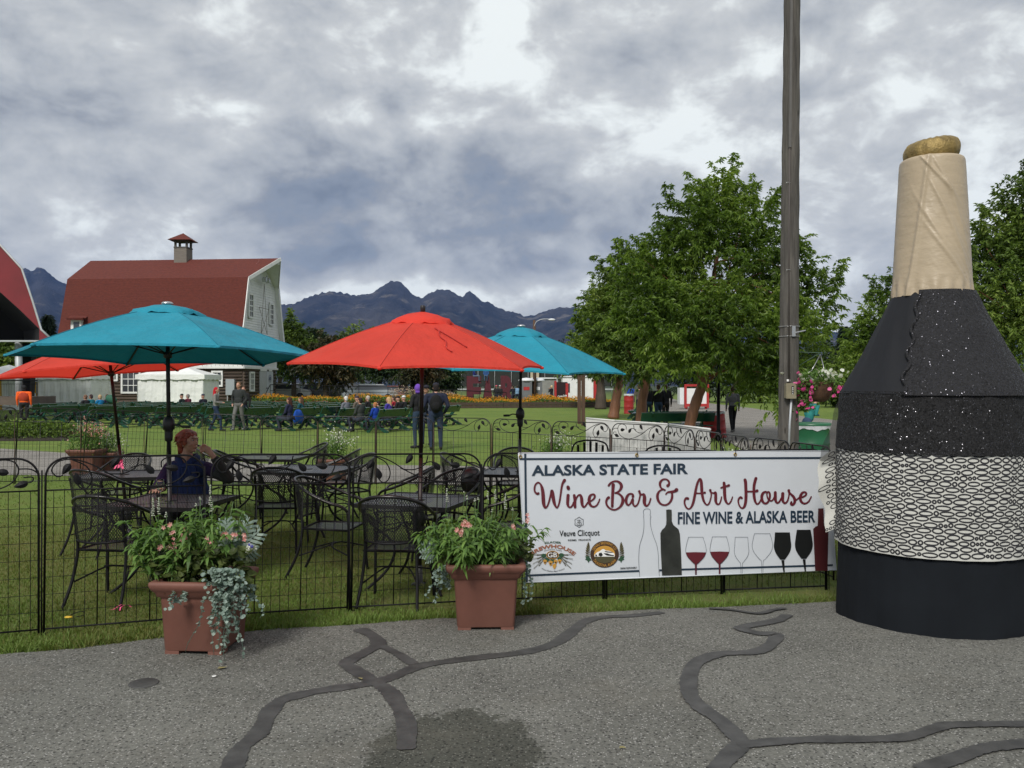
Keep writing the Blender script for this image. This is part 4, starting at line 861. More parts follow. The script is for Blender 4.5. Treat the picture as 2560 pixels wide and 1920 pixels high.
def ribbon2(pts, k=7):
    """variable width stroke -> quads with round caps in px"""
    c = crom(pts, k); L = []; Rr = []; n = len(c)
    for i, q in enumerate(c):
        t = np.array(c[min(i+1, n-1)][:2])-np.array(c[max(i-1, 0)][:2]); t = t/max(1e-6, np.linalg.norm(t)); nn = np.array([-t[1], t[0]])*q[2]*.5; L.append(q[:2]+nn); Rr.append(q[:2]-nn)
    polys = [[tuple(L[i]), tuple(L[i+1]), tuple(Rr[i+1]), tuple(Rr[i])] for i in range(n-1)]
    for q in (c[0], c[-1]): polys.append([(q[0]+q[2]*.5*math.cos(a), q[1]+q[2]*.5*math.sin(a)) for a in np.linspace(0, 2*PI, 13)[:-1]])
    return polys
def strokes(name, sets, m, layer):
    mb = MB(); k = 0
    for (ox, oy, sc, pl) in sets:
        k += 1
        for poly in ribbon2([(ox+p[0]/sc, oy+p[1]/sc, p[2]/sc) for p in pl]):
            mb.add([Bp(x, y, layer+.10*(k % 4)) for x, y in poly], [tuple(range(len(poly)))])
    return mb.build(name, m, banner)
def line(name, a, b, wpx, m, layer=1): d_ = np.array(b, float)-a; d_ /= np.linalg.norm(d_); nn = np.array([-d_[1], d_[0]])*wpx/2; return [tuple(np.array(a)+nn), tuple(np.array(b)+nn), tuple(np.array(b)-nn), tuple(np.array(a)-nn)]
bprint('border_line', [line('', (1299, 1147.5), (2070, 1144.5), 4.6, None)], M['navy_ink']); bprint('border_line', [line('', (1313, 1134), (1317, 1455), 5.2, None)], M['navy_ink'], 1.3)
bprint('border_line', [line('', (1319, 1438.3), (1598, 1427), 4.6, None), line('', (1648, 1425.5), (1704, 1423.5), 4.6, None), line('', (1704, 1423.5), (2082, 1412.5), 4.4, None)], M['navy_ink'], 1.15)
Wz = (1320, 1180, 11.06); Bz = (1500, 1180, 11.06); Az = (1690, 1180, 13.01); Hz = (1830, 1180, 9.617)
S_ = [(*Wz, [(285, 590, 72), (245, 598, 60), (190, 540, 50), (180, 450, 50), (200, 360, 48), (245, 305, 45), (290, 292, 45), (345, 335, 50), (385, 430, 80), (410, 560, 95), (420, 700, 100), (430, 850, 98), (450, 940, 78), (480, 985, 55), (530, 945, 45), (570, 850, 48), (600, 740, 50), (630, 620, 55), (655, 515, 72), (680, 580, 88), (695, 700, 95), (720, 830, 88), (755, 930, 62), (800, 985, 45), (840, 925, 45), (870, 820, 50), (890, 700, 50), (910, 560, 52), (930, 420, 56), (960, 310, 66), (1010, 228, 88)]),
      (*Wz, [(1108, 642, 85), (1100, 760, 85), (1095, 880, 78), (1120, 950, 58), (1170, 972, 48), (1220, 930, 45), (1262, 840, 45)]), (*Wz, [(1105, 415, 92), (1118, 455, 92)]),
      (*Wz, [(1278, 645, 75), (1295, 760, 82), (1295, 880, 80), (1300, 968, 74)]), (*Wz, [(1320, 770, 40), (1360, 680, 44), (1405, 638, 50), (1450, 640, 60), (1480, 720, 85), (1490, 850, 85), (1510, 930, 68), (1550, 968, 48), (1600, 920, 45), (1650, 840, 45)]),
      (*Wz, [(1745, 800, 42), (1815, 740, 50), (1845, 680, 58), (1835, 630, 55), (1790, 615, 50), (1720, 655, 70), (1690, 750, 85), (1700, 860, 80), (1750, 935, 60), (1830, 958, 48), (1910, 905, 45), (1960, 810, 40), (1980, 752, 40)]),
      (*Bz, [(365, 352, 95), (355, 500, 85), (345, 700, 80), (340, 850, 75), (338, 948, 74)]),
      (*Bz, [(240, 372, 60), (300, 300, 55), (400, 255, 50), (500, 265, 60), (575, 330, 80), (590, 410, 85), (550, 500, 62), (480, 555, 45), (412, 578, 38), (500, 590, 50), (580, 650, 62), (628, 740, 84), (620, 850, 84), (560, 955, 62), (470, 1022, 50), (380, 1043, 48), (280, 1008, 50), (200, 930, 56), (170, 830, 60), (195, 745, 66), (238, 706, 80)]),
      (*Bz, [(910, 678, 76), (905, 620, 56), (850, 600, 50), (790, 620, 60), (740, 690, 75), (718, 790, 80), (740, 875, 65), (785, 912, 50), (840, 865, 45), (880, 780, 50), (905, 745, 60)]), (*Bz, [(905, 765, 74), (905, 850, 62), (940, 928, 48), (980, 942, 48), (1040, 885, 45), (1080, 780, 45), (1105, 670, 45), (1108, 600, 48), (1085, 535, 72)]),
      (*Bz, [(1100, 590, 60), (1150, 625, 50), (1210, 615, 62), (1230, 700, 95), (1225, 830, 95), (1250, 908, 72), (1300, 932, 50), (1350, 878, 45), (1385, 790, 42), (1400, 732, 42)]),
      (*Bz, [(1872, 378, 86), (1908, 335, 64), (1905, 270, 55), (1860, 215, 48), (1790, 197, 46), (1720, 217, 55), (1665, 285, 68), (1660, 360, 66), (1690, 440, 45), (1760, 482, 48), (1792, 500, 50)]), (*Bz, [(1740, 478, 40), (1640, 530, 52), (1590, 630, 75), (1595, 740, 75), (1650, 850, 60), (1730, 903, 50), (1820, 908, 50), (1910, 858, 56), (1975, 760, 65), (1995, 660, 65), (1988, 575, 60)]),
      (*Bz, [(1820, 612, 38), (1870, 560, 48), (1960, 545, 60), (2060, 530, 78), (2115, 492, 105)]),
      (*Az, [(390, 862, 82), (330, 852, 75), (283, 920, 64), (277, 1010, 60), (310, 1110, 55), (360, 1175, 50), (420, 1198, 50), (490, 1145, 62), (550, 1020, 80), (590, 860, 85), (620, 700, 85), (650, 540, 80), (690, 380, 75), (740, 262, 66), (780, 228, 72), (815, 290, 95), (830, 450, 100), (840, 620, 100), (860, 780, 88), (900, 930, 74), (960, 1035, 54), (1020, 1066, 50), (1080, 1005, 50), (1120, 890, 48), (1145, 770, 46), (1138, 670, 52), (1112, 590, 84)]),
      (*Az, [(665, 690, 48), (800, 690, 45), (890, 680, 46), (938, 670, 74)]), (*Az, [(1140, 660, 55), (1210, 685, 50), (1280, 675, 88), (1290, 800, 100), (1290, 930, 94), (1320, 1018, 70), (1380, 1048, 52), (1430, 998, 50), (1465, 890, 46), (1480, 812, 42)]),
      (*Az, [(1560, 355, 92), (1575, 500, 104), (1580, 700, 104), (1600, 880, 95), (1650, 998, 65), (1710, 1036, 50), (1770, 976, 50), (1815, 880, 45), (1835, 812, 42)]), (*Az, [(1465, 515, 55), (1560, 475, 55), (1660, 455, 70), (1720, 432, 80)]),
      (*Hz, [(235, 625, 50), (200, 605, 50), (155, 660, 45), (155, 740, 38), (190, 830, 35), (245, 868, 38), (295, 828, 60), (325, 730, 70), (335, 600, 75), (335, 480, 75), (330, 350, 75), (325, 250, 78), (312, 190, 74)]), (*Hz, [(575, 152, 72), (550, 230, 70), (530, 330, 70), (525, 450, 68), (530, 570, 70), (550, 680, 60), (580, 748, 45), (615, 768, 40), (660, 728, 38), (700, 650, 38)]), (*Hz, [(370, 468, 40), (480, 468, 40), (560, 465, 45), (602, 450, 72)]),
      (*Hz, [(815, 472, 45), (750, 500, 60), (715, 580, 70), (725, 680, 65), (770, 743, 50), (820, 752, 50), (870, 708, 50), (905, 620, 50), (910, 540, 50), (885, 482, 45), (845, 490, 40), (840, 560, 35), (870, 650, 35), (930, 692, 35), (980, 668, 35), (1015, 600, 38)]),
      (*Hz, [(1040, 492, 72), (1040, 600, 75), (1050, 690, 62), (1090, 743, 45), (1140, 708, 42), (1185, 625, 42)]), (*Hz, [(1220, 517, 78), (1215, 620, 75), (1225, 700, 60), (1270, 748, 45), (1330, 698, 42), (1360, 600, 38), (1373, 515, 40), (1365, 445, 70)]),
      (*Hz, [(1375, 490, 45), (1420, 535, 50), (1475, 590, 62), (1508, 665, 72), (1498, 740, 62), (1450, 785, 55), (1412, 760, 48), (1428, 722, 48)]), (*Hz, [(1530, 675, 35), (1570, 650, 35), (1625, 600, 38)]), (*Hz, [(1690, 605, 40), (1765, 560, 45), (1783, 515, 50), (1750, 482, 42), (1690, 500, 55), (1645, 580, 70), (1650, 680, 65), (1700, 743, 50), (1770, 753, 42), (1840, 708, 38), (1880, 640, 35), (1903, 595, 35)])]
strokes('script_lettering', S_, M['wine_ink'], 1.6)
def text_geo(s, bold=.0, res=4):
    cu = bpy.data.curves.new('t', 'FONT'); cu.body = s; cu.offset = bold; cu.resolution_u = res; o = bpy.data.objects.new('t', cu); COL.objects.link(o)
    dg = bpy.context.evaluated_depsgraph_get(); me = o.evaluated_get(dg).to_mesh(); V = np.array([v.co[:] for v in me.vertices]); Fc = [tuple(p.vertices) for p in me.polygons]
    o.evaluated_get(dg).to_mesh_clear(); bpy.data.objects.remove(o); bpy.data.curves.remove(cu); return V, Fc
def text_on(name, s, p0, p1, hcap0, hcap1, m, fn, parent, bold=.012, res=4, arc=None, desc=0):
    """text between baseline px points p0,p1 with cap heights; fn maps px->3D; arc(u)->extra y offset"""
    V, Fc = text_geo(s, bold, res); x0, x1 = V[:, 0].min(), V[:, 0].max(); cap = V[:, 1].max(); u = (V[:, 0]-x0)/(x1-x0); vv = V[:, 1]/cap; mb = MB(); pts = []
    for a, b in zip(u, vv):
        hc = hcap0*(1-a)+hcap1*a
        if arc: bx, by, ang = arc(a); pts.append(fn(bx+math.sin(ang)*hc*b, by-math.cos(ang)*hc*b))
        else: pts.append(fn(p0[0]*(1-a)+p1[0]*a, p0[1]*(1-a)+p1[1]*a-hc*b))
    mb.add(pts, Fc); return mb.build(name, m, parent)
B1 = lambda x, y: Bp(x, y, 1.6)
B2 = lambda x, y: Bp(x, y, 2.4)
text_on('block_lettering', 'ALASKA STATE FAIR', (1329, 1188.5), (1720, 1183.5), 25.5, 25.5, M['navy_ink'], B1, banner, .030)
text_on('block_lettering', 'FINE WINE & ALASKA BEER', (1694.5, 1309.5), (2038, 1304.5), 29.5, 29, M['navy_ink'], B1, banner, .026)
text_on('block_lettering', 'Veuve Clicquot', (1398.5, 1340.5), (1499, 1338), 14.5, 14.5, M['black_ink'], B1, banner, .012)
text_on('block_lettering', 'REIMS  FRANCE', (1420, 1352.5), (1477, 1351), 4.2, 4.2, M['black_ink'], B1, banner, .02)
text_on('block_lettering', 'DRINK RESPONSIBLY', (1551, 1423), (1593, 1421), 4.6, 4.6, M['black_ink'], B1, banner, .02)
Z5 = lambda x, y: (1310+x/7.9, 1280+y/7.9)
# champagne house emblem: hexagon with anchor
hx = [(1088, 95), (1172, 150), (1172, 250), (1088, 305), (1003, 250), (1003, 150)]; emb = []
for a, b in zip(hx, hx[1:]+hx[:1]): mdx, mdy = (a[0]+b[0])/2, (a[1]+b[1])/2; c_ = (mdx+(1088-mdx)*.07, mdy+(200-mdy)*.07); emb += [line('', Z5(*a), Z5(*c_), 1.1, None), line('', Z5(*c_), Z5(*b), 1.1, None)]
emb += [line('', Z5(1088, 145), Z5(1088, 265), 1.0, None), line('', Z5(1045, 165), Z5(1130, 165), .9, None)]
for a, b in zip(np.linspace(.25, PI-.25, 8), np.linspace(.25, PI-.25, 8)[1:]): emb.append(line('', Z5(1088+52*math.cos(a), 210+55*math.sin(a)), Z5(1088+52*math.cos(b), 210+55*math.sin(b)), 1.1, None))
bprint('emblem', emb, M['black_ink'], 1.6); text_on('emblem_lettering', 'VCP', Z5(1045, 222), Z5(1132, 222), 4.3, 4.3, M['black_ink'], B2, banner, .01)
def arc_fn(cx, cy, rx, ry, a0, a1, inward=False):
    def f(u):
        a = R(a0+(a1-a0)*u); x = cx+rx*math.sin(a); y = cy-ry*math.cos(a); ang = math.atan2(ry*math.sin(a)/ry, math.cos(a)) if not inward else a
        return x, y, a
    return f
def arc_low(cx, cy, rx, ry, a0, a1):
    def f(u): a = R(a0+(a1-a0)*u); return cx+rx*math.sin(a), cy+ry*math.cos(a), -a
    return f
c_ = Z5(572, 1340); text_on('curved_lettering', 'BREWHOUSE', None, None, 9.0, 9.0, M['copper_ink'], B1, banner, .035, 3, arc=arc_fn(c_[0], c_[1], 632/7.9, 632/7.9, -41, 41))
c_ = Z5(572, 1340); text_on('curved_lettering', 'GLACIER', None, None, 4.8, 4.8, M['green_ink'], B1, banner, .03, 3, arc=arc_fn(c_[0], c_[1], 728/7.9, 728/7.9, -12.5, 12.5))
text_on('curved_lettering', 'ANCHORAGE, ALASKA', None, None, 2.4, 2.4, M['black_ink'], B1, banner, .01, 2, arc=arc_fn(c_[0], c_[1], 590/7.9, 590/7.9, -17, 17))
c_ = Z5(572, 700); text_on('curved_lettering', 'Where Alaskans Meet Alaskans', None, None, 3.2, 3.2, M['black_ink'], B1, banner, .005, 2, arc=arc_low(c_[0], c_[1], 480/7.9, 480/7.9, -29, 29))
def oval(cx, cy, rx, ry, n=28): q = Z5(cx, cy); return [(q[0]+rx/7.9*math.cos(a), q[1]+ry/7.9*math.sin(a)) for a in np.linspace(0, 2*PI, n+1)[:-1]]
ears = []; rr = random.Random(3)
for sg in (-1, 1):
    for k, (ax_, ay_) in enumerate([(215, 20), (205, 95), (185, 165), (165, 235)]):
        for j in range(7):
            x0, y0 = 562+sg*(115+j*ax_*.12), 830+10*k+j*ay_*.13; ears.append([Z5(x0, y0), Z5(x0+sg*30, y0-9+k*4), Z5(x0+sg*46, y0+8+k*6), Z5(x0+sg*16, y0+14)])
        ears.append(line('', Z5(562+sg*230, 830+k*8+ay_*.6), Z5(562+sg*(230+ax_*.85), 830+k*10+ay_*1.1), .7, None)); ears.append(line('', Z5(562+sg*230, 834+k*8+ay_*.5), Z5(562+sg*(235+ax_*.8), 800+k*24+ay_*1.0), .6, None))
bprint('barley_ears', ears, M['olive_ink'], 1.5)
hops = []; hopg = []
for (x, y, r) in [(415, 985, 52), (525, 1010, 58), (600, 1075, 56), (625, 985, 52), (705, 975, 50)]: hopg.append([Z5(x-r*.8, y-r*.5), Z5(x, y-r), Z5(x+r*.8, y-r*.5), Z5(x+r*.45, y+r*.4), Z5(x, y+r), Z5(x-r*.45, y+r*.4)])
for (x, y, r) in [(390, 860, 60), (740, 850, 60), (455, 935, 60), (700, 920, 50), (560, 960, 60), (600, 1045, 40)]: hops.append([Z5(x-r*.9, y), Z5(x-r*.3, y-r*.7), Z5(x+r*.6, y-r*.5), Z5(x+r*.9, y+r*.1), Z5(x+r*.2, y+r*.8), Z5(x-r*.5, y+r*.6)])
bprint('hop_leaves', hops, M['green_ink'], 1.8); bprint('hop_cones', hopg, M['gold_ink'], 2.0)
for (x, y, r) in [(415, 995, 26), (525, 1020, 28), (625, 995, 26), (705, 985, 24)]: bprint('hop_scale', [[Z5(x-r*.8, y-r*.2), Z5(x, y-r*.7), Z5(x+r*.8, y-r*.2), Z5(x, y+r*.9)]], M['brown_ink'], 2.2)
bprint('oval_badge', [oval(562, 848, 122, 82)], M['gold_ink'], 2.1); bprint('oval_badge', [oval(562, 848, 113, 73)], M['brown_ink'], 2.3)
text_on('badge_lettering', 'GB', Z5(470, 893), Z5(652, 888), 11.5, 11.5, M['white_ink'], lambda x, y: Bp(x, y, 2.7), banner, .008)
# round brewery badge
lv = []
for sg in (-1, 1):
    for k in range(7): a = .1+k*.26; x, y = 1595+sg*(265+k*5), 870-k*30; lv.append([Z5(x, y), Z5(x+sg*(20+70*math.cos(a)), y-18-60*math.sin(a)), Z5(x+sg*(42+80*math.cos(a)), y-20-85*math.sin(a)), Z5(x+sg*(48+50*math.cos(a)), y+6-40*math.sin(a))])
bprint('barley_ears', lv, M['olive_ink'], 1.4)
bprint('hop_leaves', [[Z5(1595+sg*x, y) for x, y in [(260, 950), (330, 850), (345, 880), (390, 870), (370, 915), (388, 940), (350, 950), (320, 1000), (300, 960)]] for sg in (-1, 1)], M['green_ink'], 1.3)
bprint('round_badge', [oval(1592, 832, 282, 264, 40)], M['brown_ink'], 1.6); bprint('round_badge', [oval(1590, 835, 208, 170, 36)], M['gold_ink'], 1.9); bprint('round_badge', [[Z5(1590+204*math.cos(a), 872+136*math.sin(a)) for a in np.linspace(0.0, PI, 22)]], M['olive_ink'], 2.1)
bprint('mountain_mark', [[Z5(*p) for p in [(1390, 880), (1395, 840), (1440, 795), (1500, 770), (1540, 735), (1575, 730), (1620, 760), (1680, 765), (1740, 790), (1785, 820), (1790, 880)]]], M['white_ink'], 2.4)
bprint('rock_mark', [[Z5(*p) for p in q] for q in [[(1405, 870), (1415, 825), (1440, 850), (1445, 878)], [(1470, 860), (1480, 810), (1530, 800), (1560, 850), (1520, 880)], [(1590, 770), (1640, 775), (1750, 790), (1750, 805), (1650, 800), (1600, 790)], [(1570, 810), (1640, 815), (1730, 845), (1780, 850), (1770, 870), (1640, 860), (1600, 840)]]], M['black_ink'], 2.6)
c_ = Z5(1592, 832); text_on('badge_lettering', 'DENALI BREWING CO.', None, None, 6.6, 6.6, M['gold_ink'], lambda x, y: Bp(x, y, 2.0), banner, .0, 3, arc=arc_fn(c_[0], c_[1], 216/7.9, 196/7.9, -68, 68)); text_on('badge_lettering', 'TALKEETNA, ALASKA', None, None, 6.4, 6.4, M['gold_ink'], lambda x, y: Bp(x, y, 2.25), banner, .0, 3, arc=arc_low(c_[0], c_[1], 262/7.9, 246/7.9, -62, 62))
Z6 = lambda x, y: (1590+x/4.608, 1270+y/4.608)
def outline(pts, w_, closed=False): return [q for q in ribbon2([(*Z6(*p), w_) for p in pts], 5)]
bprint('bottle_outline', outline([(42, 790), (32, 640), (33, 520), (42, 430), (75, 320), (90, 230), (90, 125), (85, 100), (90, 85), (85, 40), (98, 15), (130, 8), (158, 16), (166, 45), (162, 85), (172, 100), (165, 125), (170, 210), (200, 320), (240, 430), (256, 540), (260, 660), (268, 785)], .85), M['navy_ink'], 1.5)
bprint('dark_bottle', [[Z6(*p) for p in pl] for pl in [[(347, 20), (378, 16), (410, 20), (412, 70), (412, 150), (347, 190), (350, 140), (348, 60)], [(347, 190), (412, 150), (430, 195), (330, 225)], [(330, 225), (430, 195), (490, 245), (505, 300), (518, 500), (528, 770), (300, 777), (285, 500), (280, 290), (300, 250)]]], M['bottle_ink'], 1.7)
bprint('maroon_bottle', [[Z6(*p) for p in pl] for pl in [[(2098, 5), (2160, 3), (2165, 200), (2092, 205), (2095, 100)], [(2092, 205), (2165, 200), (2215, 250), (2205, 725), (2062, 723), (2040, 240), (2065, 215)]]], M['maroon_ink'], 1.7)
def wglass(cx, top, rimw, bowlw, ybowl, ystem, ybot, tilt=0, rimy=0): return [(cx-rimw, top), (cx-bowlw*.93, top+(ybowl-top)*.55), (cx-bowlw, ybowl), (cx-bowlw*.8, ybowl+(ystem-ybowl)*.45), (cx-bowlw*.25, ystem-8), (cx-9, ystem+15), (cx-5, ybot)], [(cx+10, ybot), (cx+12, ystem+15), (cx+bowlw*.3, ystem-8), (cx+bowlw*.85, ybowl+(ystem-ybowl)*.45), (cx+bowlw*1.05, ybowl), (cx+bowlw*.98, top+(ybowl-top)*.55), (cx+rimw*1.02, top)]
for (cx, top, rw, bw, yb, ys, ybt, wl) in [(687, 335, 82, 115, 500, 640, 770, 515), (960, 330, 80, 108, 490, 635, 760, 508), (1213, 335, 72, 82, 500, 630, 752, None), (1452, 294, 88, 115, 440, 598, 745, None)]:
    a, b = wglass(cx, top, rw, bw, yb, ys, ybt); bprint('glass_outline', outline(a, .75)+outline(b, .75)+outline([a[0], b[-1]], .75), M['navy_ink'], 1.9)
    if wl:
        l = [(cx-bw*.99, wl-4), (cx-bw*.8, wl+50), (cx-bw*.25, ys-8), (cx-4, ys+14), (cx+10, ys+14), (cx+bw*.3, ys-8), (cx+bw*.85, wl+50), (cx+bw*1.04, wl-4), (cx, wl-8)]; bprint('wine_fill', [[Z6(*p) for p in l], [Z6(cx-6, ys+10), Z6(cx+14, ys+10), Z6(cx+12, ybt), Z6(cx-3, ybt)]], M['wine_ink'], 1.7)
for (cx, top, rw, bw, yb, ys, ybt) in [(1685, 280, 85, 98, 440, 600, 738), (1930, 250, 78, 100, 430, 590, 728)]:
    a, b = wglass(cx, top, rw, bw, yb, ys, ybt); full = [tuple(q) for q in crom(a[:5], 4)]+[tuple(q) for q in crom(b[2:], 4)]; bprint('black_glass', [[Z6(*p) for p in full], [Z6(cx-12, ys), Z6(cx+22, ys), Z6(cx+28, ybt), Z6(cx+12, ybt)]], M['black_ink'], 1.9)
for px, py in ((1301, 1142), (1592, 1138), (1838, 1136)):
    mb = MB(); c = Bp(px, py, 2.2); mb.tube([c+Vector((.011*math.cos(a), .011*BA*math.cos(a), .011*math.sin(a))) for a in np.linspace(0, 2*PI, 13)[:-1]], .0035, 6, closed=True); mb.build('grommet', M['brass'], banner)
    mb = MB(); mb.tube([c+Vector((0, -.004, 0)), c+Vector((.002, -.008, .03)), c+Vector((0, .012, .055))], .0022, 5); mb.build('cable_tie', M['black_metal'], banner)

# ================================================================ GIANT BOTTLE
BX, BY = 3.035, 6.20; bz0 = -.03
bottle = thing('giant_bottle', 'giant fabric covered beer bottle with tan neck and oval patterned label band', 'bottle prop', (BX, BY, bz0))
M['satin_tan'] = mat('satin_tan', (.40, .325, .225), .40, var=.06, vscale=2, spec=.45, bump=.45, bscale=9, bdist=.012, stretch=(1, 1, 2.2))
M['knit_black'] = mat('knit_black', (.009, .011, .014), .9, var=.15, vscale=3, bump=.3, bscale=300, bdist=.002, spec=.15)
M['smooth_black'] = mat('smooth_black', (.012, .013, .016), .7, spec=.25, var=.1, vscale=2, bump=.4, bscale=3, bdist=.02)
M['gold_lame'] = mat('gold_lame', (.26, .185, .065), .5, .45, var=.35, vscale=14, bump=.8, bscale=55, bdist=.01)
M['canvas_white'] = mat('canvas_white', (.50, .50, .46), .85, var=.06, vscale=3, bump=.2, bscale=300)
M['print_black'] = mat('print_black', (.018, .018, .022), .85)
def sequin(name, scale, thr, base, amp, grey):
    m = bpy.data.materials.new(name); m.use_nodes = True; t = NT(m.node_tree); b = m.node_tree.nodes['Principled BSDF']; co = t.coord('Object')
    vo = t.new('ShaderNodeTexVoronoi', i_Vector=co); vo.inputs['Scale'].default_value = scale
    g_ = t.new('ShaderNodeNewGeometry').outputs['Normal']; off = t.new('ShaderNodeVectorMath', operation='MULTIPLY_ADD'); t.put(off.inputs[0], vo.outputs['Color']); off.inputs[1].default_value = (amp, amp, amp); off.inputs[2].default_value = (-amp/2, -amp/2, -amp/2)
    ad = t.new('ShaderNodeVectorMath', operation='ADD'); t.put(ad.inputs[0], g_); t.put(ad.inputs[1], off.outputs[0]); nm = t.new('ShaderNodeVectorMath', operation='NORMALIZE'); t.put(nm.inputs[0], ad.outputs[0])
    sc_ = t.new('ShaderNodeSeparateColor', i_0=vo.outputs['Color']).outputs[2]; patch = t.noise(co, 5, 3); k = t.math('MULTIPLY', t.math('GREATER_THAN', t.math('ADD', sc_, t.math('MULTIPLY', t.math('SUBTRACT', patch, .5), .35)), thr), t.math('LESS_THAN', vo.outputs['Distance'], .38))
    t.put(b.inputs['Base Color'], t.mix(k, (*base, 1), (*grey, 1))); t.put(b.inputs['Metallic'], t.math('MULTIPLY', k, .85)); t.put(b.inputs['Roughness'], t.mapr(k, 0, 1, .85, .25)); t.put(b.inputs['Normal'], nm.outputs[0]); return m
M['sequin_fine'] = sequin('sequin_fine', 120, .50, (.010, .010, .012), 1.0, (.055, .055, .065)); M['sequin_black'] = sequin('sequin_black', 120, .90, (.004, .004, .005), .9, (.10, .10, .11))
CAMA = math.atan2(-BY, -BX)
def shell(name, prof, a0, a1, m, disp=None, n=64, rib=0, cap=False):
    """prof: [(z, r)], angles relative to the camera facing side (deg, + = to the right)"""
    c = crom(prof, rib or 6); mb = MB(); rows = []
    for z, r in c:
        row = []
        for i in range(n+1):
            a = CAMA+R(a0+(a1-a0)*i/n); rr = r+(disp(R(a0+(a1-a0)*i/n), z) if disp else 0); row.append((rr*math.cos(a), rr*math.sin(a), z))
        rows.append(row)
    mb.sheet(rows)
    if cap: mb.add([*rows[-1]], [tuple(range(n+1))])
    return mb.build(name, m, bottle)
import mathutils.noise as mno
def fold_low(a, z): return .011*math.sin(a*14+z*2)*max(0, .5-z)+.003*math.sin(a*37)
shell('skirt', [(.0, .655), (.12, .650), (.35, .640), (.60, .635)], -180, 180, M['knit_black'], fold_low, 120)
def fold_band(a, z): return .004*math.sin(a*9+z*6)+.003*math.sin(a*23-z*9)
def band_low(a): return .545-.012*math.cos(a*2)
shell('oval_band', [(.545, .662), (.70, .658), (.95, .652), (1.15, .646), (1.27, .640)], -180, 180, M['canvas_white'], fold_band, 120, 5)
def band_r(z): return float(np.interp(z, [.545, .7, .95, 1.15, 1.27], [.662, .658, .652, .646, .640]))
mb = MB(); rr = random.Random(9); z = .575; row = 0
def ring_on(f, ca, cz, ra, rz_, th, n=18):
    o = [f(ca+ra*math.cos(q), cz+rz_*math.sin(q), .0022) for q in np.linspace(0, 2*PI, n+1)[:-1]]; i_ = [f(ca+(ra-th)*math.cos(q), cz+(rz_-th)*math.sin(q), .0022) for q in np.linspace(0, 2*PI, n+1)[:-1]]
    mb.add(o+i_, [(k, (k+1) % n, n+(k+1) % n, n+k) for k in range(n)])
def fband(s, z, off): a = s/.655; r_ = band_r(z)+fold_band(a, z)+off; aa = CAMA+a; return (r_*math.cos(aa), r_*math.sin(aa), z)
while z < 1.25:
    s = -2.02+rr.uniform(0, .05); small = rr.random() < .3
    while s < 1.95:
        if rr.random() < .26: wv = rr.uniform(.012, .018); hv = wv*1.02
        else: wv = rr.uniform(.027, .050); hv = rr.uniform(.0175, .0215)
        ring_on(fband, s+wv, z+rr.uniform(-.003, .003)+.004*math.sin(s*5), wv, hv, .0100); s += 2*wv+.0005
    z += .0385; row += 1
mb.build('oval_print', M['print_black'], bottle, kind='stuff')
# loose end of the band, standing off on the left
def flap_pt(u, z, off=0):   # u 0..1 outwards
    a = CAMA+R(-84); t_ = Vector((math.cos(a), math.sin(a), 0)); s_ = Vector((math.sin(a), -math.cos(a), 0))
    base = Vector((.650*math.cos(a), .650*math.sin(a), 0)); top = 1.235-.07*(1-u)*0-.10*u*u; bot = .60+.02*math.sin(u*4); zz = bot+(top-bot)*z
    wv = .022*math.sin(zz*13+u*2)*u+.01*math.sin(zz*31)*u; return base+t_*(-.10+.185*u+.0+wv*.8+.045*z*u)+s_*(-.06+.05*u)*0+Vector((-.25, -.97, 0))*(off+.03+.02*math.sin(zz*17+u*5)*u)+Vector((0, 0, zz))
mb = MB(); mb.sheet([[flap_pt(i/8, j/24) for i in range(9)] for j in range(25)]); mb.sheet([[flap_pt(i/8, j/24)+Vector((.002, .006, 0)) for i in range(8, -1, -1)] for j in range(25)]); mb.build('band_loose_end', M['canvas_white'], bottle)
mb = MB(); zz = .03
while zz < .96:
    s = .02+rr.uniform(0, .2)
    while s < .90:
        wv = rr.uniform(.11, .22) if rr.random() < .7 else .075
        if s+2*wv < 1.02: ring_on(lambda u, z_, o: flap_pt(min(1, u), z_, .003), s+wv, zz, wv, .028 if wv > .09 else .020, .0, 16) if False else None
        if s+2*wv < 1.04:
            n = 16; cu = s+wv; hz_ = .029 if wv > .09 else .019; o1 = [flap_pt(min(1, cu+wv*math.cos(q)), zz+hz_*math.sin(q), .003) for q in np.linspace(0, 2*PI, n+1)[:-1]]; i1 = [flap_pt(min(1, cu+(wv-.04)*math.cos(q)), zz+(hz_-.0085)*math.sin(q), .003) for q in np.linspace(0, 2*PI, n+1)[:-1]]; mb.add(o1+i1, [(k, (k+1) % n, n+(k+1) % n, n+k) for k in range(n)])
        s += 2*wv+.02
    zz += .066
mb.build('oval_print', M['print_black'], bottle, kind='stuff')
def seqd(a, z): return .005*math.sin(a*21+z*11)*math.sin(z*19)+.003*mno.noise(Vector((a*20, z*30, 0)))
shell('sequin_band', [(1.225, .655), (1.30, .650), (1.45, .635), (1.58, .628), (1.64, .622)], -180, 180, M['sequin_black'], seqd, 120)
shell('shoulder_smooth', [(1.625, .626), (1.70, .585), (1.95, .45), (2.20, .325), (2.34, .262)], -115, -12, M['smooth_black'], lambda a, z: .004*math.sin(a*18+z*10)*math.sin(z*4), 50)
def sqd(a, z): return .012+.010*mno.noise(Vector((a*6, z*5, 2)))+.004*mno.noise(Vector((a*30, z*30, 2)))
shell('shoulder_sequin', [(1.615, .630), (1.70, .592), (1.95, .462), (2.20, .335), (2.35, .268)], -16, 200, M['sequin_fine'], sqd, 110, 10); shell('shoulder_back', [(1.625, .622), (1.95, .445), (2.34, .258)], -180, 180, M['smooth_black'], None, 48)
mb = MB(); ed = []
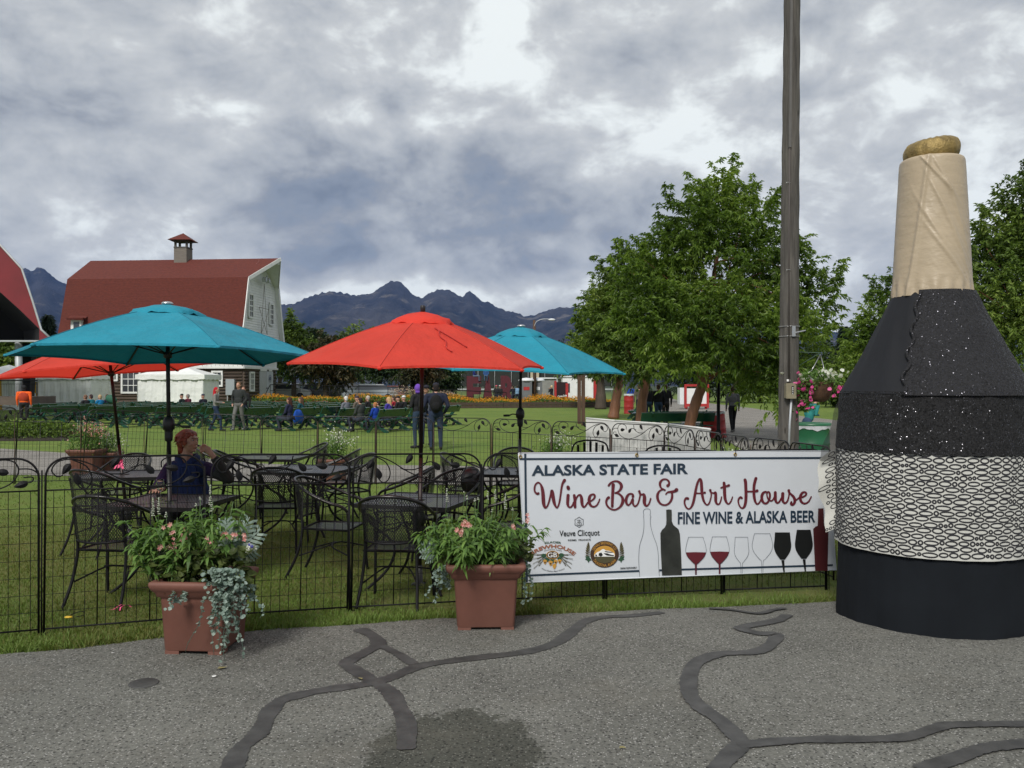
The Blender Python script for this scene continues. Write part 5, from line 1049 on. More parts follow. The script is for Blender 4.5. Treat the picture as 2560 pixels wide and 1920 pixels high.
for k in range(26): z = 1.62+k*.029; r_ = float(np.interp(z, [1.615, 1.7, 1.95, 2.2, 2.35], [.630, .592, .462, .335, .268]))+.018; a = CAMA+R(-16+2.2*math.sin(k*1.1)); ed.append((r_*math.cos(a), r_*math.sin(a), z))
mb.tube(ed, .011, 6); mb.build('sequin_hem', M['sequin_fine'], bottle)
def neckd(a, z):
    u = (z-2.3)/1.03; w1 = math.exp(-((a+.62-.55*u)**2)/.0045)*.014                       # long vertical hem fold on the left
    diag = sum(.0055*math.exp(-(((a-a0)+(z-z0)*k)**2)/.0035)*math.exp(-((z-z0)/.20)**2) for a0, z0, k in ((.05, 2.80, 2.3), (.30, 2.95, 2.0), (.5, 3.08, 2.2), (.62, 2.75, 1.8), (.1, 3.18, 3.5), (.35, 2.62, 2.6), (.75, 2.9, 1.6)))
    fine = .0010*math.sin((a*7+z*17)*5.0+3*math.sin(z*7))*max(0, math.sin(a*1.2+.3))*math.exp(-((z-2.8)/.45)**2); low = .006*math.exp(-((z-2.36)/.06)**2)*math.sin(a*19); return w1+diag*2.0+fine*1.3+low+.003*math.sin(a*4+z*5)
shell('neck_cover', [(2.315, .272), (2.50, .258), (2.80, .240), (3.10, .226), (3.24, .221), (3.295, .215), (3.31, .195)], -180, 180, M['satin_tan'], neckd, 260, 22, cap=True)
def tipfn(p, th, i): return p+Vector((0, 0, .035*((p.x-.0)*math.cos(.1))*1.0))
mb = MB(); prof = [(.10, -.02), (.15, .0), (.178, .035), (.186, .075), (.180, .115), (.158, .146), (.10, .163), (.02, .166)]
pts = crom(prof, 3); mb.lathe([(q[0], q[1]) for q in pts], 60, (.0, 0, 3.290), fn=lambda p, th, i: Vector((p.x*(1+.018*math.sin(th*13+i*.4)+.02*math.sin(th*5)), p.y*(1+.018*math.sin(th*13+i*.4)), p.z+.14*(p.x*.85)+.004*math.sin(th*17)))); mb.build('gold_cap', M['gold_lame'], bottle)
mb = MB(); rows = []       # sheer black net hanging off the left side
for j in range(14):
    row = []
    for i in range(6):
        u = i/5; z_ = 1.62-.50*j/13; a = CAMA+R(-80); out = .625+.004+(j/13)*.155*u; row.append(Vector((out*math.cos(a)+.01*math.sin(j*.9+u*2), out*math.sin(a)-.03, z_)))
    rows.append(row)
mb.sheet(rows); mb.build('net_drape', mat('black_net', (.01, .01, .012), .8, alpha=.55), bottle)
# ================================================================ PLANTERS
def arched(base, dirv, L, wd_, droop, rng, seg=3):
    n = len(base); d = unit(dirv); up = rng.normal(0, .5, (n, 3)); up[:, 2] += 1; side = unit(np.cross(d, up)); rows = []
    for j in range(seg+1):
        s = j/seg; p = base+d*(L*s)[:, None]+np.array([0, 0, -1.0])*(L*droop*s*s)[:, None]; wj = wd_*(math.sin(PI*(s*.82+.09))**.8 if j < seg else .05); rows += [p+side*wj*.5, p-side*wj*.5]
    V = np.stack(rows, 1).reshape(-1, 3); k = 2*(seg+1); i = np.arange(n)*k
    Fq = np.concatenate([np.stack([i+2*j, i+2*j+1, i+2*j+3, i+2*j+2], 1) for j in range(seg)]); return V, Fq, np.tile(np.arange(n), seg)
def leafobj(name, V, Fq, m, root, rng, lid, **kw): t = np.clip(rng.normal(.55, .2, int(lid.max())+1), 0, 1); return np_obj(name, V, Fq, m, root, tint=t[lid], **kw)
M['sage_leaf'] = leafmat('sage_leaf', [(.045, .095, .022), (.080, .16, .034), (.125, .225, .050), (.18, .30, .07)], .35)
M['geranium_leaf'] = leafmat('geranium_leaf', [(.030, .042, .014), (.055, .075, .020), (.085, .115, .030), (.14, .17, .06)], .3)
M['silver_leaf'] = leafmat('silver_leaf', [(.10, .155, .125), (.16, .225, .19), (.23, .30, .26), (.32, .39, .345)], .2)
M['flower_white'] = leafmat('flower_white', [(.50, .52, .46), (.62, .64, .58), (.72, .72, .68)], .3); M['flower_pink'] = leafmat('flower_pink', [(.62, .20, .20), (.70, .34, .32), (.75, .50, .46)], .3)
M['stem_green'] = mat('stem_green', (.08, .14, .05), .7); M['petal_blue'] = mat('petal_blue', (.06, .06, .26), .6)
def pot_mesh(mb, b=.19, t=.235, h=.46, rimw=.27):
    def sq(r, z, k=5, bev=.02):
        pts = []
        for cx, cy, a0 in ((r-bev, r-bev, 0), (-r+bev, r-bev, 90), (-r+bev, -r+bev, 180), (r-bev, -r+bev, 270)):
            for q in range(k): a = R(a0+90*q/(k-1)); pts.append((cx+bev*math.cos(a), cy+bev*math.sin(a), z))
        return pts
    prof = [(b, .022), (b+.004, .03), (t-.022, h-.115), (t-.018, h-.105), (t-.002, h-.095), (t+.004, h-.072), (t+.016, h-.060), (rimw-.006, h-.042), (rimw, h-.022), (rimw-.004, h-.006), (rimw-.018, h), (rimw-.045, h-.004), (rimw-.055, h-.03)]
    rows = [sq(r, z) for r, z in prof]; mb.sheet([r+[r[0]] for r in rows], smooth=True)
    for sx in (1, -1):
        for sy in (1, -1): mb.box((sx*(b-.045), sy*(b-.045), .012), (.088, .088, .024))
def sage(root, cx, cy, z0, rx, ry, h, n, rng, nst=34):
    sb = np.stack([rng.normal(cx, rx*.33, nst), rng.normal(cy, ry*.33, nst), np.full(nst, z0)], 1); lean = np.stack([(sb[:, 0]-cx)*1.1+rng.normal(0, .05, nst), (sb[:, 1]-cy)*1.1+rng.normal(0, .05, nst), h*rng.uniform(.6, 1.0, nst)], 1)
    i = rng.integers(0, nst, n); s = rng.uniform(.15, 1.0, n)**.8; base = sb[i]+lean[i]*s[:, None]; a = rng.uniform(0, 2*PI, n); out_ = unit(lean*np.array([1, 1, .2]))[i]*.5
    dv = np.stack([np.cos(a), np.sin(a), rng.uniform(.1, .8, n)], 1)+out_; V, Fq, lid = arched(base, dv, rng.uniform(.065, .125, n)*(1.1-.35*s), .021*rng.uniform(.7, 1.3, n)[:, None], rng.uniform(.5, 1.1, n), rng)
    leafobj('sage_foliage', V, Fq, M['sage_leaf'], root, rng, lid, kind='stuff'); mb = MB()
    for b, l in zip(sb, lean): mb.tube([b, b+l*.5+Vector((0, 0, .01)), b+l], [.0035, .003, .002], 4)
    mb.build('sage_stems', M['stem_green'], root, kind='stuff')
def spike(root, x, y, z0, z1, rng, full=1.0):
    mb = MB(); mb.tube([(x-.01, y, z0), (x, y, (z0+z1)/2), (x+.004, y, z1)], .0022, 4, mi=1); L = (z1-z0); k = 0; z = z1
    while z > z0+L*(1-.55*full):
        f = (z1-z)/(L*.55*full+1e-6); r = .0025+.0085*f
        for q in range(4):
            a = q*1.57+k*.7
            if rng.random() < .22: continue
            c = Vector((x+r*math.cos(a)*rng.uniform(.3, 1.1), y+r*math.sin(a), z+rng.uniform(-.003, .003))); mb.ball(c, (.0042+.002*f, .0035, .0036), 5, 4, mi=0)
        z -= .0105+.004*f; k += 1
    mb.build('flower_spike', [M['flower_white'], M['stem_green']], root)
def round_leaves(root, name, cs, rad, m, rng, lobed=False, flat=.6, kind='stuff'):
    V = []; Fc = []; lid = []; n = 9
    for q, c in enumerate(cs):
        nrm = unit(np.array([rng.normal(0, flat), rng.normal(-.35, flat), 1.0])); t1 = unit(np.cross(nrm, [0, 1, .1])); t2 = np.cross(nrm, t1); r = rad*rng.uniform(.65, 1.2); o = len(V); V.append(c)
        for k in range(n): a = 2*PI*k/n; rr_ = r*(1+.12*math.cos(k*2.4)); V.append(c+t1*rr_*math.cos(a)+t2*rr_*math.sin(a)+nrm*(r*.28*(1 if k % 2 else .55)))
        for k in range(n): Fc.append((o, o+1+k, o+1+(k+1) % n)); lid.append(q)
    t = np.clip(rng.normal(.5, .25, len(cs)), 0, 1); return np_obj(name, np.array(V), np.array(Fc), m, root, tint=t[np.array(lid)], kind=kind)
def trailing(root, cx, cy, z0, n, length, rng, sx=.1, pts_out=None):
    mb = MB(); cs = []
    for q in range(n):
        x, y = cx+rng.normal(0, sx), cy+rng.normal(0, .03); L = length*rng.uniform(.25, 1.0); dx, dy = rng.normal(0, .05), -abs(rng.normal(.03, .015)); pts = []
        for j in range(9): s = j/8; pts.append((x+dx*s+.012*math.sin(s*9+q), y+dy*(1-(1-s)**2), z0+.03*math.sin(min(1, s*3)*PI)*(.6)-L*s**1.2))
        mb.tube(pts, .0017, 4)
        for p in crom(pts, 4)[2:]:
            s = (z0-p[2])/max(.01, length)
            if rng.random() < .85-.35*s: cs.append(np.array(p)+rng.normal(0, .008, 3))
    mb.build('trailing_stems', M['silver_leaf'], root, kind='stuff'); round_leaves(root, 'trailing_leaves', cs, .0105, M['silver_leaf'], rng, flat=.9)
def dusty(root, x, y, z, dirs, rng):
    for (dx, dz, L) in dirs:
        mb = MB(); d = Vector((dx, rng.normal(-.1, .15), dz)).normalized(); side = d.cross(Vector((0, -1, .2))).normalized(); b = Vector((x, y, z)); mb.beam(b, b+d*L*.9, .006, .003, up=(0, 1, 0))
        for k in range(7):
            s = .25+.75*k/7; w_ = L*.24*math.sin(PI*(s*.75+.12))
            for sg in (-1, 1):
                p = b+d*L*s*.92+Vector((0, 0, -.02*s*s)); e = p+side*sg*w_+d*L*.13; hw = L*.030; n_ = d*hw; yy = Vector((0, -.012*sg, 0))
                mb.add([p-n_, p+n_, p.lerp(e, .55)+n_*1.5+yy, e+n_*.4, e-n_*.3, p.lerp(e, .6)-n_*.9+yy], [(0, 1, 2, 5), (2, 3, 4, 5)])
                q_ = p.lerp(e, .6); mb.add([q_, q_+side*sg*w_*.3+d*hw*2.2, q_+side*sg*w_*.42+d*hw*.4], [(0, 1, 2)])
        o = mb.build('dusty_leaf', M['silver_leaf'], root); at = o.data.attributes.new('tint', 'FLOAT', 'FACE'); at.data.foreach_set('value', [float(min(1, max(0, rng.normal(.6, .15)))) for _ in o.data.polygons])
def pinks(root, cs, rng, r=.016, m='flower_pink'):
    for c in cs:
        V = []; Fc = []; 
        for q in range(rng.integers(3, 6)):
            cc = np.array(c)+rng.normal(0, r*.75, 3)
            for k in range(5): a = 2*PI*k/5+q; o = len(V); dr = np.array([math.cos(a), -.5, math.sin(a)]); pr = np.array([-math.sin(a), 0, math.cos(a)]); V += [cc, cc+dr*r*.6+pr*r*.3, cc+dr*r, cc+dr*r*.6-pr*r*.3]; Fc.append((o, o+1, o+2, o+3))
        np_obj('blossom', np.array(V), np.array(Fc), M[m], root, tint=rng.random(len(Fc)))
def planter(label, px0, px1, py, yaw, seed):
    p = Gp((px0+px1)/2, py); d = p.y+.19; x = Xp((px0+px1)/2, d); root = thing('flower_planter', label, 'planter', (x, d, gz(x, d)+.006), R(yaw)); sc_ = .95 if seed == 1 else 1.0; mb = MB(); pot_mesh(mb, .19*sc_, .235*sc_, .455, .27*sc_); mb.build('pot', M['terracotta'], root)
    mb = MB(); mb.sheet([[(a*.21, b*.21, .425) for a in (-1, 0, 1)] for b in (-1, 0, 1)]); mb.build('soil', M['soil'], root); return root, x, d, p.y
root, x, d, dy = planter('terracotta planter at left with pink geraniums and silver trailing plants, stained rim', 432, 598, 1640, -4, 1); rng = np.random.default_rng(21)
L5 = lambda px, py, y=-.05: (Xp(px, d+y)-x, y, CH-(py-HY)/F*(d+y)-gz(x, d))
c = L5(428, 1440); sage(root, c[0], -.06, .40, .19, .16, .42, 760, rng, 26); c = L5(500, 1440, .0); sage(root, c[0], .02, .42, .28, .2, .50, 900, rng, 30)
for px, y0, y1, f in ((379, 1330, 1249, 1), (394, 1330, 1249, .9), (413, 1360, 1285, .25), (527, 1310, 1216, 1), (500, 1330, 1246, .15), (490, 1340, 1262, .15), (531, 1330, 1265, .4)): a = L5(px, y0, -.02); b = L5(px, y1, -.02); spike(root, b[0], -.02, a[2], b[2], rng, f)
cs = []
for q in range(420):
    px = rng.uniform(378, 640); py = rng.uniform(1372, 1478) if px > 450 else rng.uniform(1400, 1490); yy = rng.uniform(-.22, .05); cs.append(np.array(L5(px, py, yy)))
round_leaves(root, 'geranium_leaves', cs, .026, M['geranium_leaf'], rng)
pinks(root, [L5(*q, -.16) for q in [(424, 1322), (435, 1337), (463, 1325), (465, 1341), (463, 1346), (529, 1352), (568, 1342), (577, 1338), (590, 1340), (430, 1368), (438, 1373), (401, 1378), (625, 1340)]], rng); pinks(root, [L5(636, 1373, -.15), L5(640, 1370, -.15)], rng, .018, 'flower_white')
mb = MB()
for q in range(4): mb.ball(L5(632+q*2, 1362+q*1.5, -.17), (.012, .004, .010), 7, 5)
mb.build('blossom', M['petal_blue'], root)
dusty(root, L5(575, 1400)[0], -.06, .55, [(-.15, 1, .30), (.12, 1, .29), (.45, 1, .33), (.8, .8, .31), (.95, .4, .24)], rng)
c = L5(575, 1425, -.24); cs = [np.array(L5(rng.normal(572, 22), 1425+abs(rng.normal(0, 30)), -.27+rng.normal(0, .02))) for _ in range(330)]; round_leaves(root, 'trailing_leaves', cs, .0145, M['silver_leaf'], rng, flat=.9)
trailing(root, c[0]+.0, -.27, .40, 17, .38, rng, .04); trailing(root, c[0]+.10, -.22, .42, 8, .30, rng, .03); trailing(root, L5(505, 1470)[0], -.28, .40, 3, .12, rng, .03)
root, x, d, dy = planter('terracotta planter overflowing with tall green sage in front of the banner corner', 1147, 1282, 1577, 2, 2); rng = np.random.default_rng(22)
for cxp, w_, h_, n_ in ((1155, .24, .33, 800), (1208, .20, .33, 850), (1188, .2, .38, 500)): c = L5(cxp, 1430, -.03); sage(root, c[0], -.04, .40, w_, .24, h_, n_, rng, 34)
for px, y0, y1, f in ((1117, 1290, 1224, .9), (1167, 1300, 1240, .25), (1187, 1300, 1250, .2), (1195, 1300, 1246, .2), (1219, 1290, 1232, .6), (1238, 1290, 1228, .8), (1263, 1310, 1238, .9), (1281, 1320, 1273, .3), (1230, 1320, 1277, .2), (1160, 1280, 1232, .1)): a = L5(px, y0, -.02); b = L5(px, y1, -.02); spike(root, b[0], -.02, a[2], b[2], rng, f)
pinks(root, [L5(*q, -.2) for q in [(1142, 1325), (1150, 1331), (1160, 1312), (1165, 1316), (1141, 1365), (1312, 1305), (1281, 1325)]], rng)
cs = [np.array(L5(rng.uniform(1285, 1330), rng.uniform(1335, 1410), rng.uniform(-.2, .05))) for _ in range(90)]+[np.array(L5(rng.uniform(1118, 1170), rng.uniform(1380, 1420), rng.uniform(-.22, -.1))) for _ in range(70)]; round_leaves(root, 'geranium_leaves', cs, .02, M['geranium_leaf'], rng)
mb = MB(); a = L5(1300, 1345, -.1); b = L5(1314, 1312, -.1); mb.tube([a, b], .002, 4); a = L5(1315, 1358, -.1); b = L5(1330, 1345, -.1); mb.tube([a, b], .002, 4); mb.build('flower_stalks', M['stem_green'], root, kind='stuff')
dusty(root, L5(1110, 1390)[0], -.04, .50, [(-1, .35, .19), (-1, .05, .18), (-.9, -.25, .15), (-.8, .7, .16)], rng); trailing(root, L5(1110, 1410)[0], -.1, .40, 6, .24, rng, .02); trailing(root, L5(1318, 1415)[0], -.1, .42, 3, .30, rng, .01)
# planters behind the rear fence
def far_planter(label, px, py, d, s, flowers, seed, rows=1, hp=.9):
    rng = np.random.default_rng(seed); d = Gp(px, py).y+.2; x = Xp(px, d); root = thing('flower_planter', label, 'planter', (x, d, gz(x, d))); mb = MB(); pot_mesh(mb, .19*s, .235*s, .46*s, .27*s); mb.build('pot', M['terracotta'], root); n = 900
    c = rng.normal(0, 1, (n, 3))*np.array([.15, .12, .12])*s+np.array([0, 0, .46*s+.16*s]); dv = rng.normal(0, 1, (n, 3))+[0, 0, .8]; V, Fq, lid = arched(c, dv, rng.uniform(.05, .11, n)*s, .022*s*np.ones((n, 1)), rng.uniform(.3, .9, n), rng, 2); leafobj('foliage', V, Fq, M['sage_leaf'], root, rng, lid, kind='stuff')
    n = 160; c = rng.normal(0, 1, (n, 3))*np.array([.16, .1, .10])*s+np.array([.10*s, -.05, .46*s+hp*.38*s]); V, Fc = leaf_quads(c, rng.normal(0, 1, (n, 3)), .035*s, .03*s, rng=rng); np_obj('blossoms', V, Fc, M[flowers], root, tint=rng.random(len(Fc)), kind='stuff')
    for k in range(7): xx = rng.uniform(-.2, .25)*s; spike(root, xx, rng.uniform(-.1, .1), .62*s, (.62+rng.uniform(.2, .36))*s, rng, .9)
far_planter('terracotta planter with peach flowers standing on the footpath at the far left', 218, 1190, 15.6, .95, 'flower_pink', 31); far_planter('shorter terracotta planter right beside the peach flowered one, behind the patio chairs', 268, 1186, 16.2, .8, 'flower_white', 32, hp=.5)
far_planter('terracotta planter with white spikes behind the bare middle table', 834, 1212, 15.1, .95, 'flower_white', 33); far_planter('terracotta planter with white flowers left of the white board screen', 1385, 1205, 14.0, .9, 'flower_white', 34)
far_planter('planter of white spikes behind the fence just above the right end of the banner', 1835, 1290, 9.7, .9, 'flower_white', 35)
# mound bed at far left
rng = np.random.default_rng(41); p = Gp(70, 1102); root = thing('shrub_bed', 'dark mound of low shrubs on the lawn at the far left', 'shrub bed', (p.x, p.y+.8, p.z)); n = 5200
c = rng.normal(0, 1, (n, 3)); c = unit(c)*rng.random((n, 1))**.4*np.array([2.0, .9, .62]); c[:, 2] = abs(c[:, 2]); V, Fc = leaf_quads(c+[-.35, 0, .0], rng.normal(0, 1, (n, 3))+[0, 0, .5], .12, .06, droop=.2, rng=rng); np_obj('foliage', V, Fc, M['leaf_mid'], root, tint=np.repeat(np.clip(rng.normal(.5, .25, n), 0, 1), 2), kind='stuff')
n = 1200; c = unit(rng.normal(0, 1, (n, 3)))*rng.random((n, 1))**.4*np.array([.8, .6, .35]); c[:, 2] = abs(c[:, 2]); V, Fc = leaf_quads(c+[1.5, -.2, 0], rng.normal(0, 1, (n, 3))+[0, 0, .5], .10, .05, rng=rng); np_obj('foliage', V, Fc, M['leaf_autumn'], root, tint=np.repeat(rng.random(n), 2), kind='stuff')
mb = MB(); mb.lathe([(2.2, 0), (2.0, .06), (1.0, .12), (.02, .14)], 26, (0, 0, 0)); o = mb.build('soil', M['soil'], root); o.scale = (1, .5, 1)

# ================================================================ UTILITY POLE, BARRELS, BASKET, LAMP
PX, PD = 1969, 12.4; xp = Xp(PX, PD); zp = gz(xp, PD)
pole = thing('utility_pole', 'tall weathered grey wooden utility pole behind the banner', 'pole', (xp, PD, zp))
def polefn(p, th, i): return p+Vector((.006*math.sin(th*7+p.z*.3)+.004*math.sin(p.z*9+th*3)+.064*p.z/6.9, .006*math.cos(th*9+p.z*.5), 0))
mb = MB(); prof = [(.150-.0058*z, z) for z in np.linspace(-.1, 9.6, 70)]; mb.lathe(prof, 40, (0, 0, 0), fn=polefn); mb.build('shaft', M['grey_wood'], pole)
def onpole(pxl, py, out=.0): z = CH-(py-HY)/F*(PD-.14)-zp; return Vector((Xp(pxl, PD-.15)-xp, -.148+.0058*z-out, z))
mb = MB(); a = onpole(1976, 385); 
mb.beam(onpole(1981, 0)+Vector((.01, -.012, .8)), onpole(1976, 368)+Vector((.0, -.012, 0)), .035, .03, up=(0, 1, 0)); mb.build('cable_guard', mat('guard_grey', (.10, .095, .09), .7, var=.2), pole)
mb = MB(); mb.tube([onpole(1976, 368)+Vector((0, -.008, 0)), onpole(1974, 600), onpole(1973, 960)+Vector((0, -.006, 0))], .013, 6); mb.build('ground_wire', mat('wire_dark', (.07, .06, .055), .7), pole)
for py in (457, 676):
    mb = MB(); c = onpole(1972, py); mb.tube([c+Vector((.03*math.cos(q), -.012, .012*math.sin(q))) for q in np.linspace(0, PI, 8)], .004, 5); mb.build('staple', M['silver'], pole)
for py in (815, 840):
    mb = MB(); z = onpole(1970, py).z; mb.tube([(.147*math.cos(q)+.064*z/6.9, .147*math.sin(q), z) for q in np.linspace(0, 2*PI, 29)[:-1]], .0045, 5, closed=True); mb.build('steel_band', M['silver'], pole)
mb = MB(); c = onpole(1984, 828); mb.box(c+Vector((0, -.015, 0)), (.05, .03, .15)); mb.beam(c+Vector((.01, -.03, -.02)), c+Vector((.16, -.05, .01)), .015, .015); mb.build('bracket', M['silver'], pole)
mb = MB(); a = onpole(1961, 959, .05); b = onpole(1984, 995, .05); mb.box((a+b)/2+Vector((0, .0, 0)), (b.x-a.x, .10, a.z-b.z)); mb.box((a+b)/2+Vector((0, -.055, 0)), (b.x-a.x+.012, .012, a.z-b.z+.012)); mb.build('meter_box', mat('box_beige', (.20, .175, .115), .6, var=.2, vscale=10), pole)
mb = MB(); c = onpole(1976, 975, .113); mb.box(c, (.030, .003, .115)); mb.build('number_tag', M['black_ink'], pole)
fnp = lambda zc: (lambda x_, y_: c+Vector((x_, -.003, zc+y_)))
for k, ch in enumerate('8046'): V, Fc = text_geo(ch, .02); V = V/ V[:, 1].max()*.020; mb = MB(); mb.add([c+Vector((v[0]-.007, -.003, .034-k*.027+v[1]-.012)) for v in V], Fc); mb.build('digit', M['white_ink'], pole)
mb = MB(); c = onpole(1971, 951, .01); mb.box(c, (.045, .01, .03)); mb.build('white_label', M['white_ink'], pole)
mb = MB(); mb.tube([onpole(1977, 996, .04), onpole(1973, 1060, .03), onpole(1970, 1140, .03)], .016, 8); mb.build('conduit', M['pipe_grey'], pole)
# hanging basket on its arm
hk = Wp(2051, 882, PD); root = thing('hanging_basket', 'hanging basket of pink and white petunias on a bracket beside the utility pole', 'flower basket', hk)
mb = MB(); a = Wp(1993, 880, PD)-hk; b = Wp(1994, 916, PD)-hk; mb.tube([a, (0, 0, 0), (.02, 0, -.02)], .006, 6); mb.tube([b, (0, 0, .0)], .005, 6); mb.build('bracket', mat('bracket_green', (.04, .08, .05), .6), root)
bc = Wp(2042, 975, PD)-hk; mb = MB()
for q in range(4): a = q*PI/2+.4; mb.tube([(0, 0, -.02), (bc.x+.20*math.cos(a), bc.y+.20*math.sin(a), bc.z+.13)], .005, 4)
mb.build('chain', M['silver'], root, label='four pale hanger cords')
mb = MB(); mb.lathe([(.10, -.17), (.17, -.13), (.22, 0), (.235, .10), (.24, .12)], 20, bc); mb.build('basket', mat('coir', (.08, .04, .022), .9, var=.4, vscale=30, bump=.8, bscale=50), root)
n = 2600; c = unit(rng.normal(0, 1, (n, 3)))*rng.random((n, 1))**.4*np.array([.36, .3, .17])+np.array(bc)+[0, 0, .13]; k = n//3; c[:k] = np.array(bc)+np.stack([rng.normal(-.22, .07, k), rng.normal(-.1, .06, k), rng.uniform(-.30, .15, k)], 1); V, Fc = leaf_quads(c, rng.normal(0, 1, (n, 3)), .05, .025, rng=rng); np_obj('foliage', V, Fc, M['sage_leaf'], root, tint=np.repeat(rng.random(n), 2), kind='stuff')
M['petunia_pink'] = leafmat('petunia_pink', [(.45, .03, .18), (.62, .07, .28), (.70, .16, .36)], .3)
for nm, cen, sp, n, m_ in (('pink_petunias', (-.25, -.18, -.02), (.08, .08, .15), 46, 'petunia_pink'), ('pink_petunias', (.25, -.2, .0), (.08, .06, .05), 18, 'petunia_pink'), ('white_petunias', (.06, -.14, .22), (.17, .1, .045), 50, 'flower_white')):
    cs = [np.array(bc)+np.array(cen)+rng.normal(0, 1, 3)*np.array(sp) for _ in range(n)]; o = round_leaves(root, nm, cs, .030, M[m_], rng, flat=1.5)
# green barrel with liner
def barrel(label, px, d, ytop, wpx, m, tilt=0, liner=True, lidm=None, text=None):
    x = Xp(px, d); z0 = gz(x, d); h = CH-(ytop-HY)/F*d-z0; r = wpx/F*d/2; root = thing('trash_barrel', label, 'barrel', (x, d, z0)); root.rotation_euler = (0, R(tilt), 0)
    mb = MB(); prof = [(r*.97, 0), (r, .02), (r*.965, .04), (r*.965, h*.32), (r*1.0, h*.345), (r*.965, h*.37), (r*.965, h*.64), (r*1.0, h*.665), (r*.965, h*.69), (r*.965, h*.97), (r*1.01, h*.985), (r*1.0, h)]; mb.lathe(prof, 32, cap=False); mb.build('drum', m, root)
    if liner: mb = MB(); mb.lathe([(r*.94, h+.0), (r*1.02, h+.004), (r*1.03, h*.975), (r*1.012, h*.945), (r*1.01, h*.915)], 48, cap=False, fn=lambda p, th, i: p+Vector((0, 0, (.018*math.sin(th*5)+.01*math.sin(th*13)) if i > 2 else 0))); mb.build('liner', mat('liner', (.55, .57, .58), .4, var=.15, vscale=15), root)
    if lidm: mb = MB(); mb.lathe([(r*1.05, h-.02), (r*1.06, h+.015), (r*.98, h+.025), (r*.45, h+.03), (r*.42, h+.02)], 32, cap=False); mb.lathe([(r*.42, h+.02), (.01, h-.05)], 20, cap=False); mb.build('lid', lidm, root)
    return root, r, h
M['paint_green'] = mat('paint_green', (.012, .115, .045), .4, var=.12, vscale=4, spec=.6); M['paint_red'] = mat('paint_red', (.36, .022, .022), .5, var=.2, vscale=6)
root, r, h = barrel('green trash barrel with white liner beside the giant bottle', 2027, 15.2, 1060, 92, M['paint_green'], lidm=M['paint_green'])
V, Fc = text_geo('USED', .04); V = V/V[:, 1].max()*.085; w_ = V[:, 0].max(); mb = MB()
def cyl(v, z, off=0): a = -PI/2-.28+off+(v[0]-w_/2)/r; return ((r+.004)*math.cos(a), (r+.004)*math.sin(a), z+v[1])
mb.add([cyl(v, .33) for v in V], Fc); mb.build('stencil_lettering', M['white_ink'], root)
barrel('tilted red trash barrel with liner next to the lamp post on the road edge', 1789, 28.0, 1030, 56, M['paint_red'], tilt=-5); barrel('small red trash barrel far down the avenue', 1572, 52, 985, 25, M['paint_red']); barrel('small green barrel beside the far avenue trees', 1536, 50, 988, 14, M['paint_green'], liner=False)
x, d = Xp(1796, 26.5), 26.5; root = thing('lamp_post', 'slim black post rising into the leaves of the big avenue tree', 'post', (x, d, gz(x, d))); mb = MB(); mb.lathe([(.09, 0), (.09, .3), (.055, .34), (.05, 3.2)], 14); mb.build('shaft', M['black_metal'], root)
x, d = Xp(1530+3, 46), 46.5
for px, d, lab in ((1450, 38, 'left'), (1458, 36.5, 'right')):
    x = Xp(px-2 if lab == 'left' else px, d); root = thing('wooden_post', f'{lab} one of two tall brown posts on the lawn under the teal umbrella tip', 'post', (x, d, gz(x, d)), 0, 'brown posts on the lawn'); mb = MB(); h = CH-(938-HY)/F*d; mb.box((0, 0, h/2), (.15, .15, h)); mb.box((0, 0, h+.02), (.17, .17, .04)); mb.build('beam', M['brown_post'], root)

# ================================================================ BENCHES
def bench_at(label, group, proto, x, y, yaw, Lb=2.35):
    if proto is None:
        root = thing('garden_bench', label, 'bench', (0, 0, 0), 0, group)     # faces +Y, long along X
        for k, yy in enumerate((-.02, .14, .30)): mb = MB(); mb.box((0, yy, .43), (Lb, .145, .035)); mb.build('seat_plank', M['bench_green'], root)
        for k, (yy, zz) in enumerate(((-.215, .64), (-.275, .78))): mb = MB(); mb.box((0, yy, zz), (Lb, .030, .150), rot=(R(22), 0, 0)); mb.build('back_plank', M['bench_green'], root)
        for sx in (-.82, .82):
            mb = MB(); mb.beam((sx, -.31, .86), (sx, .40, 0.0), .045, .12); mb.build('leg', M['bench_green'], root); mb = MB(); mb.beam((sx+.046, .36, .41), (sx+.046, -.42, .0), .045, .12); mb.build('leg', M['bench_green'], root)
        bpy.context.view_layer.update()
    else: root = copy_tree(proto); root['label'] = label; root['group'] = group
    root.location = (x, y, gz(x, y)); root.rotation_euler = (0, 0, R(yaw)); return root
u_ = np.array([.32, .95]); v_ = np.array([-.947, .32]); BEN = []; bp = None
ORD = ['first', 'second', 'third', 'fourth', 'fifth', 'sixth', 'seventh', 'eighth', 'ninth', 'tenth', 'eleventh', 'twelfth', 'thirteenth', 'fourteenth', 'fifteenth', 'sixteenth']; BLAB = 'dark green wooden bench with crossed legs in the rows facing the stage'
for k in range(12):
    ncol = [3, 3, 4, 4, 4, 5, 5, 5, 5, 5, 5, 5][k]
    for j in range(ncol):
        if (k, j) in ((0, 1),): pass
        p = np.array([-4.55, 31.6])+v_*1.95*k+u_*(2.62*j+(.5 if k % 3 == 1 else 0)); px = CX+p[0]/p[1]*F
        if px < 75 or p[1] > 47: continue
        a = math.degrees(math.atan2(u_[1], u_[0])); o = bench_at(f'dark green bench, {ORD[j]} from the camera in the {ORD[k]} row from the right', 'green benches in rows on the lawn', bp, p[0], p[1], a+random.uniform(-2, 2)); bp = bp or o; BEN.append((k, j, p))
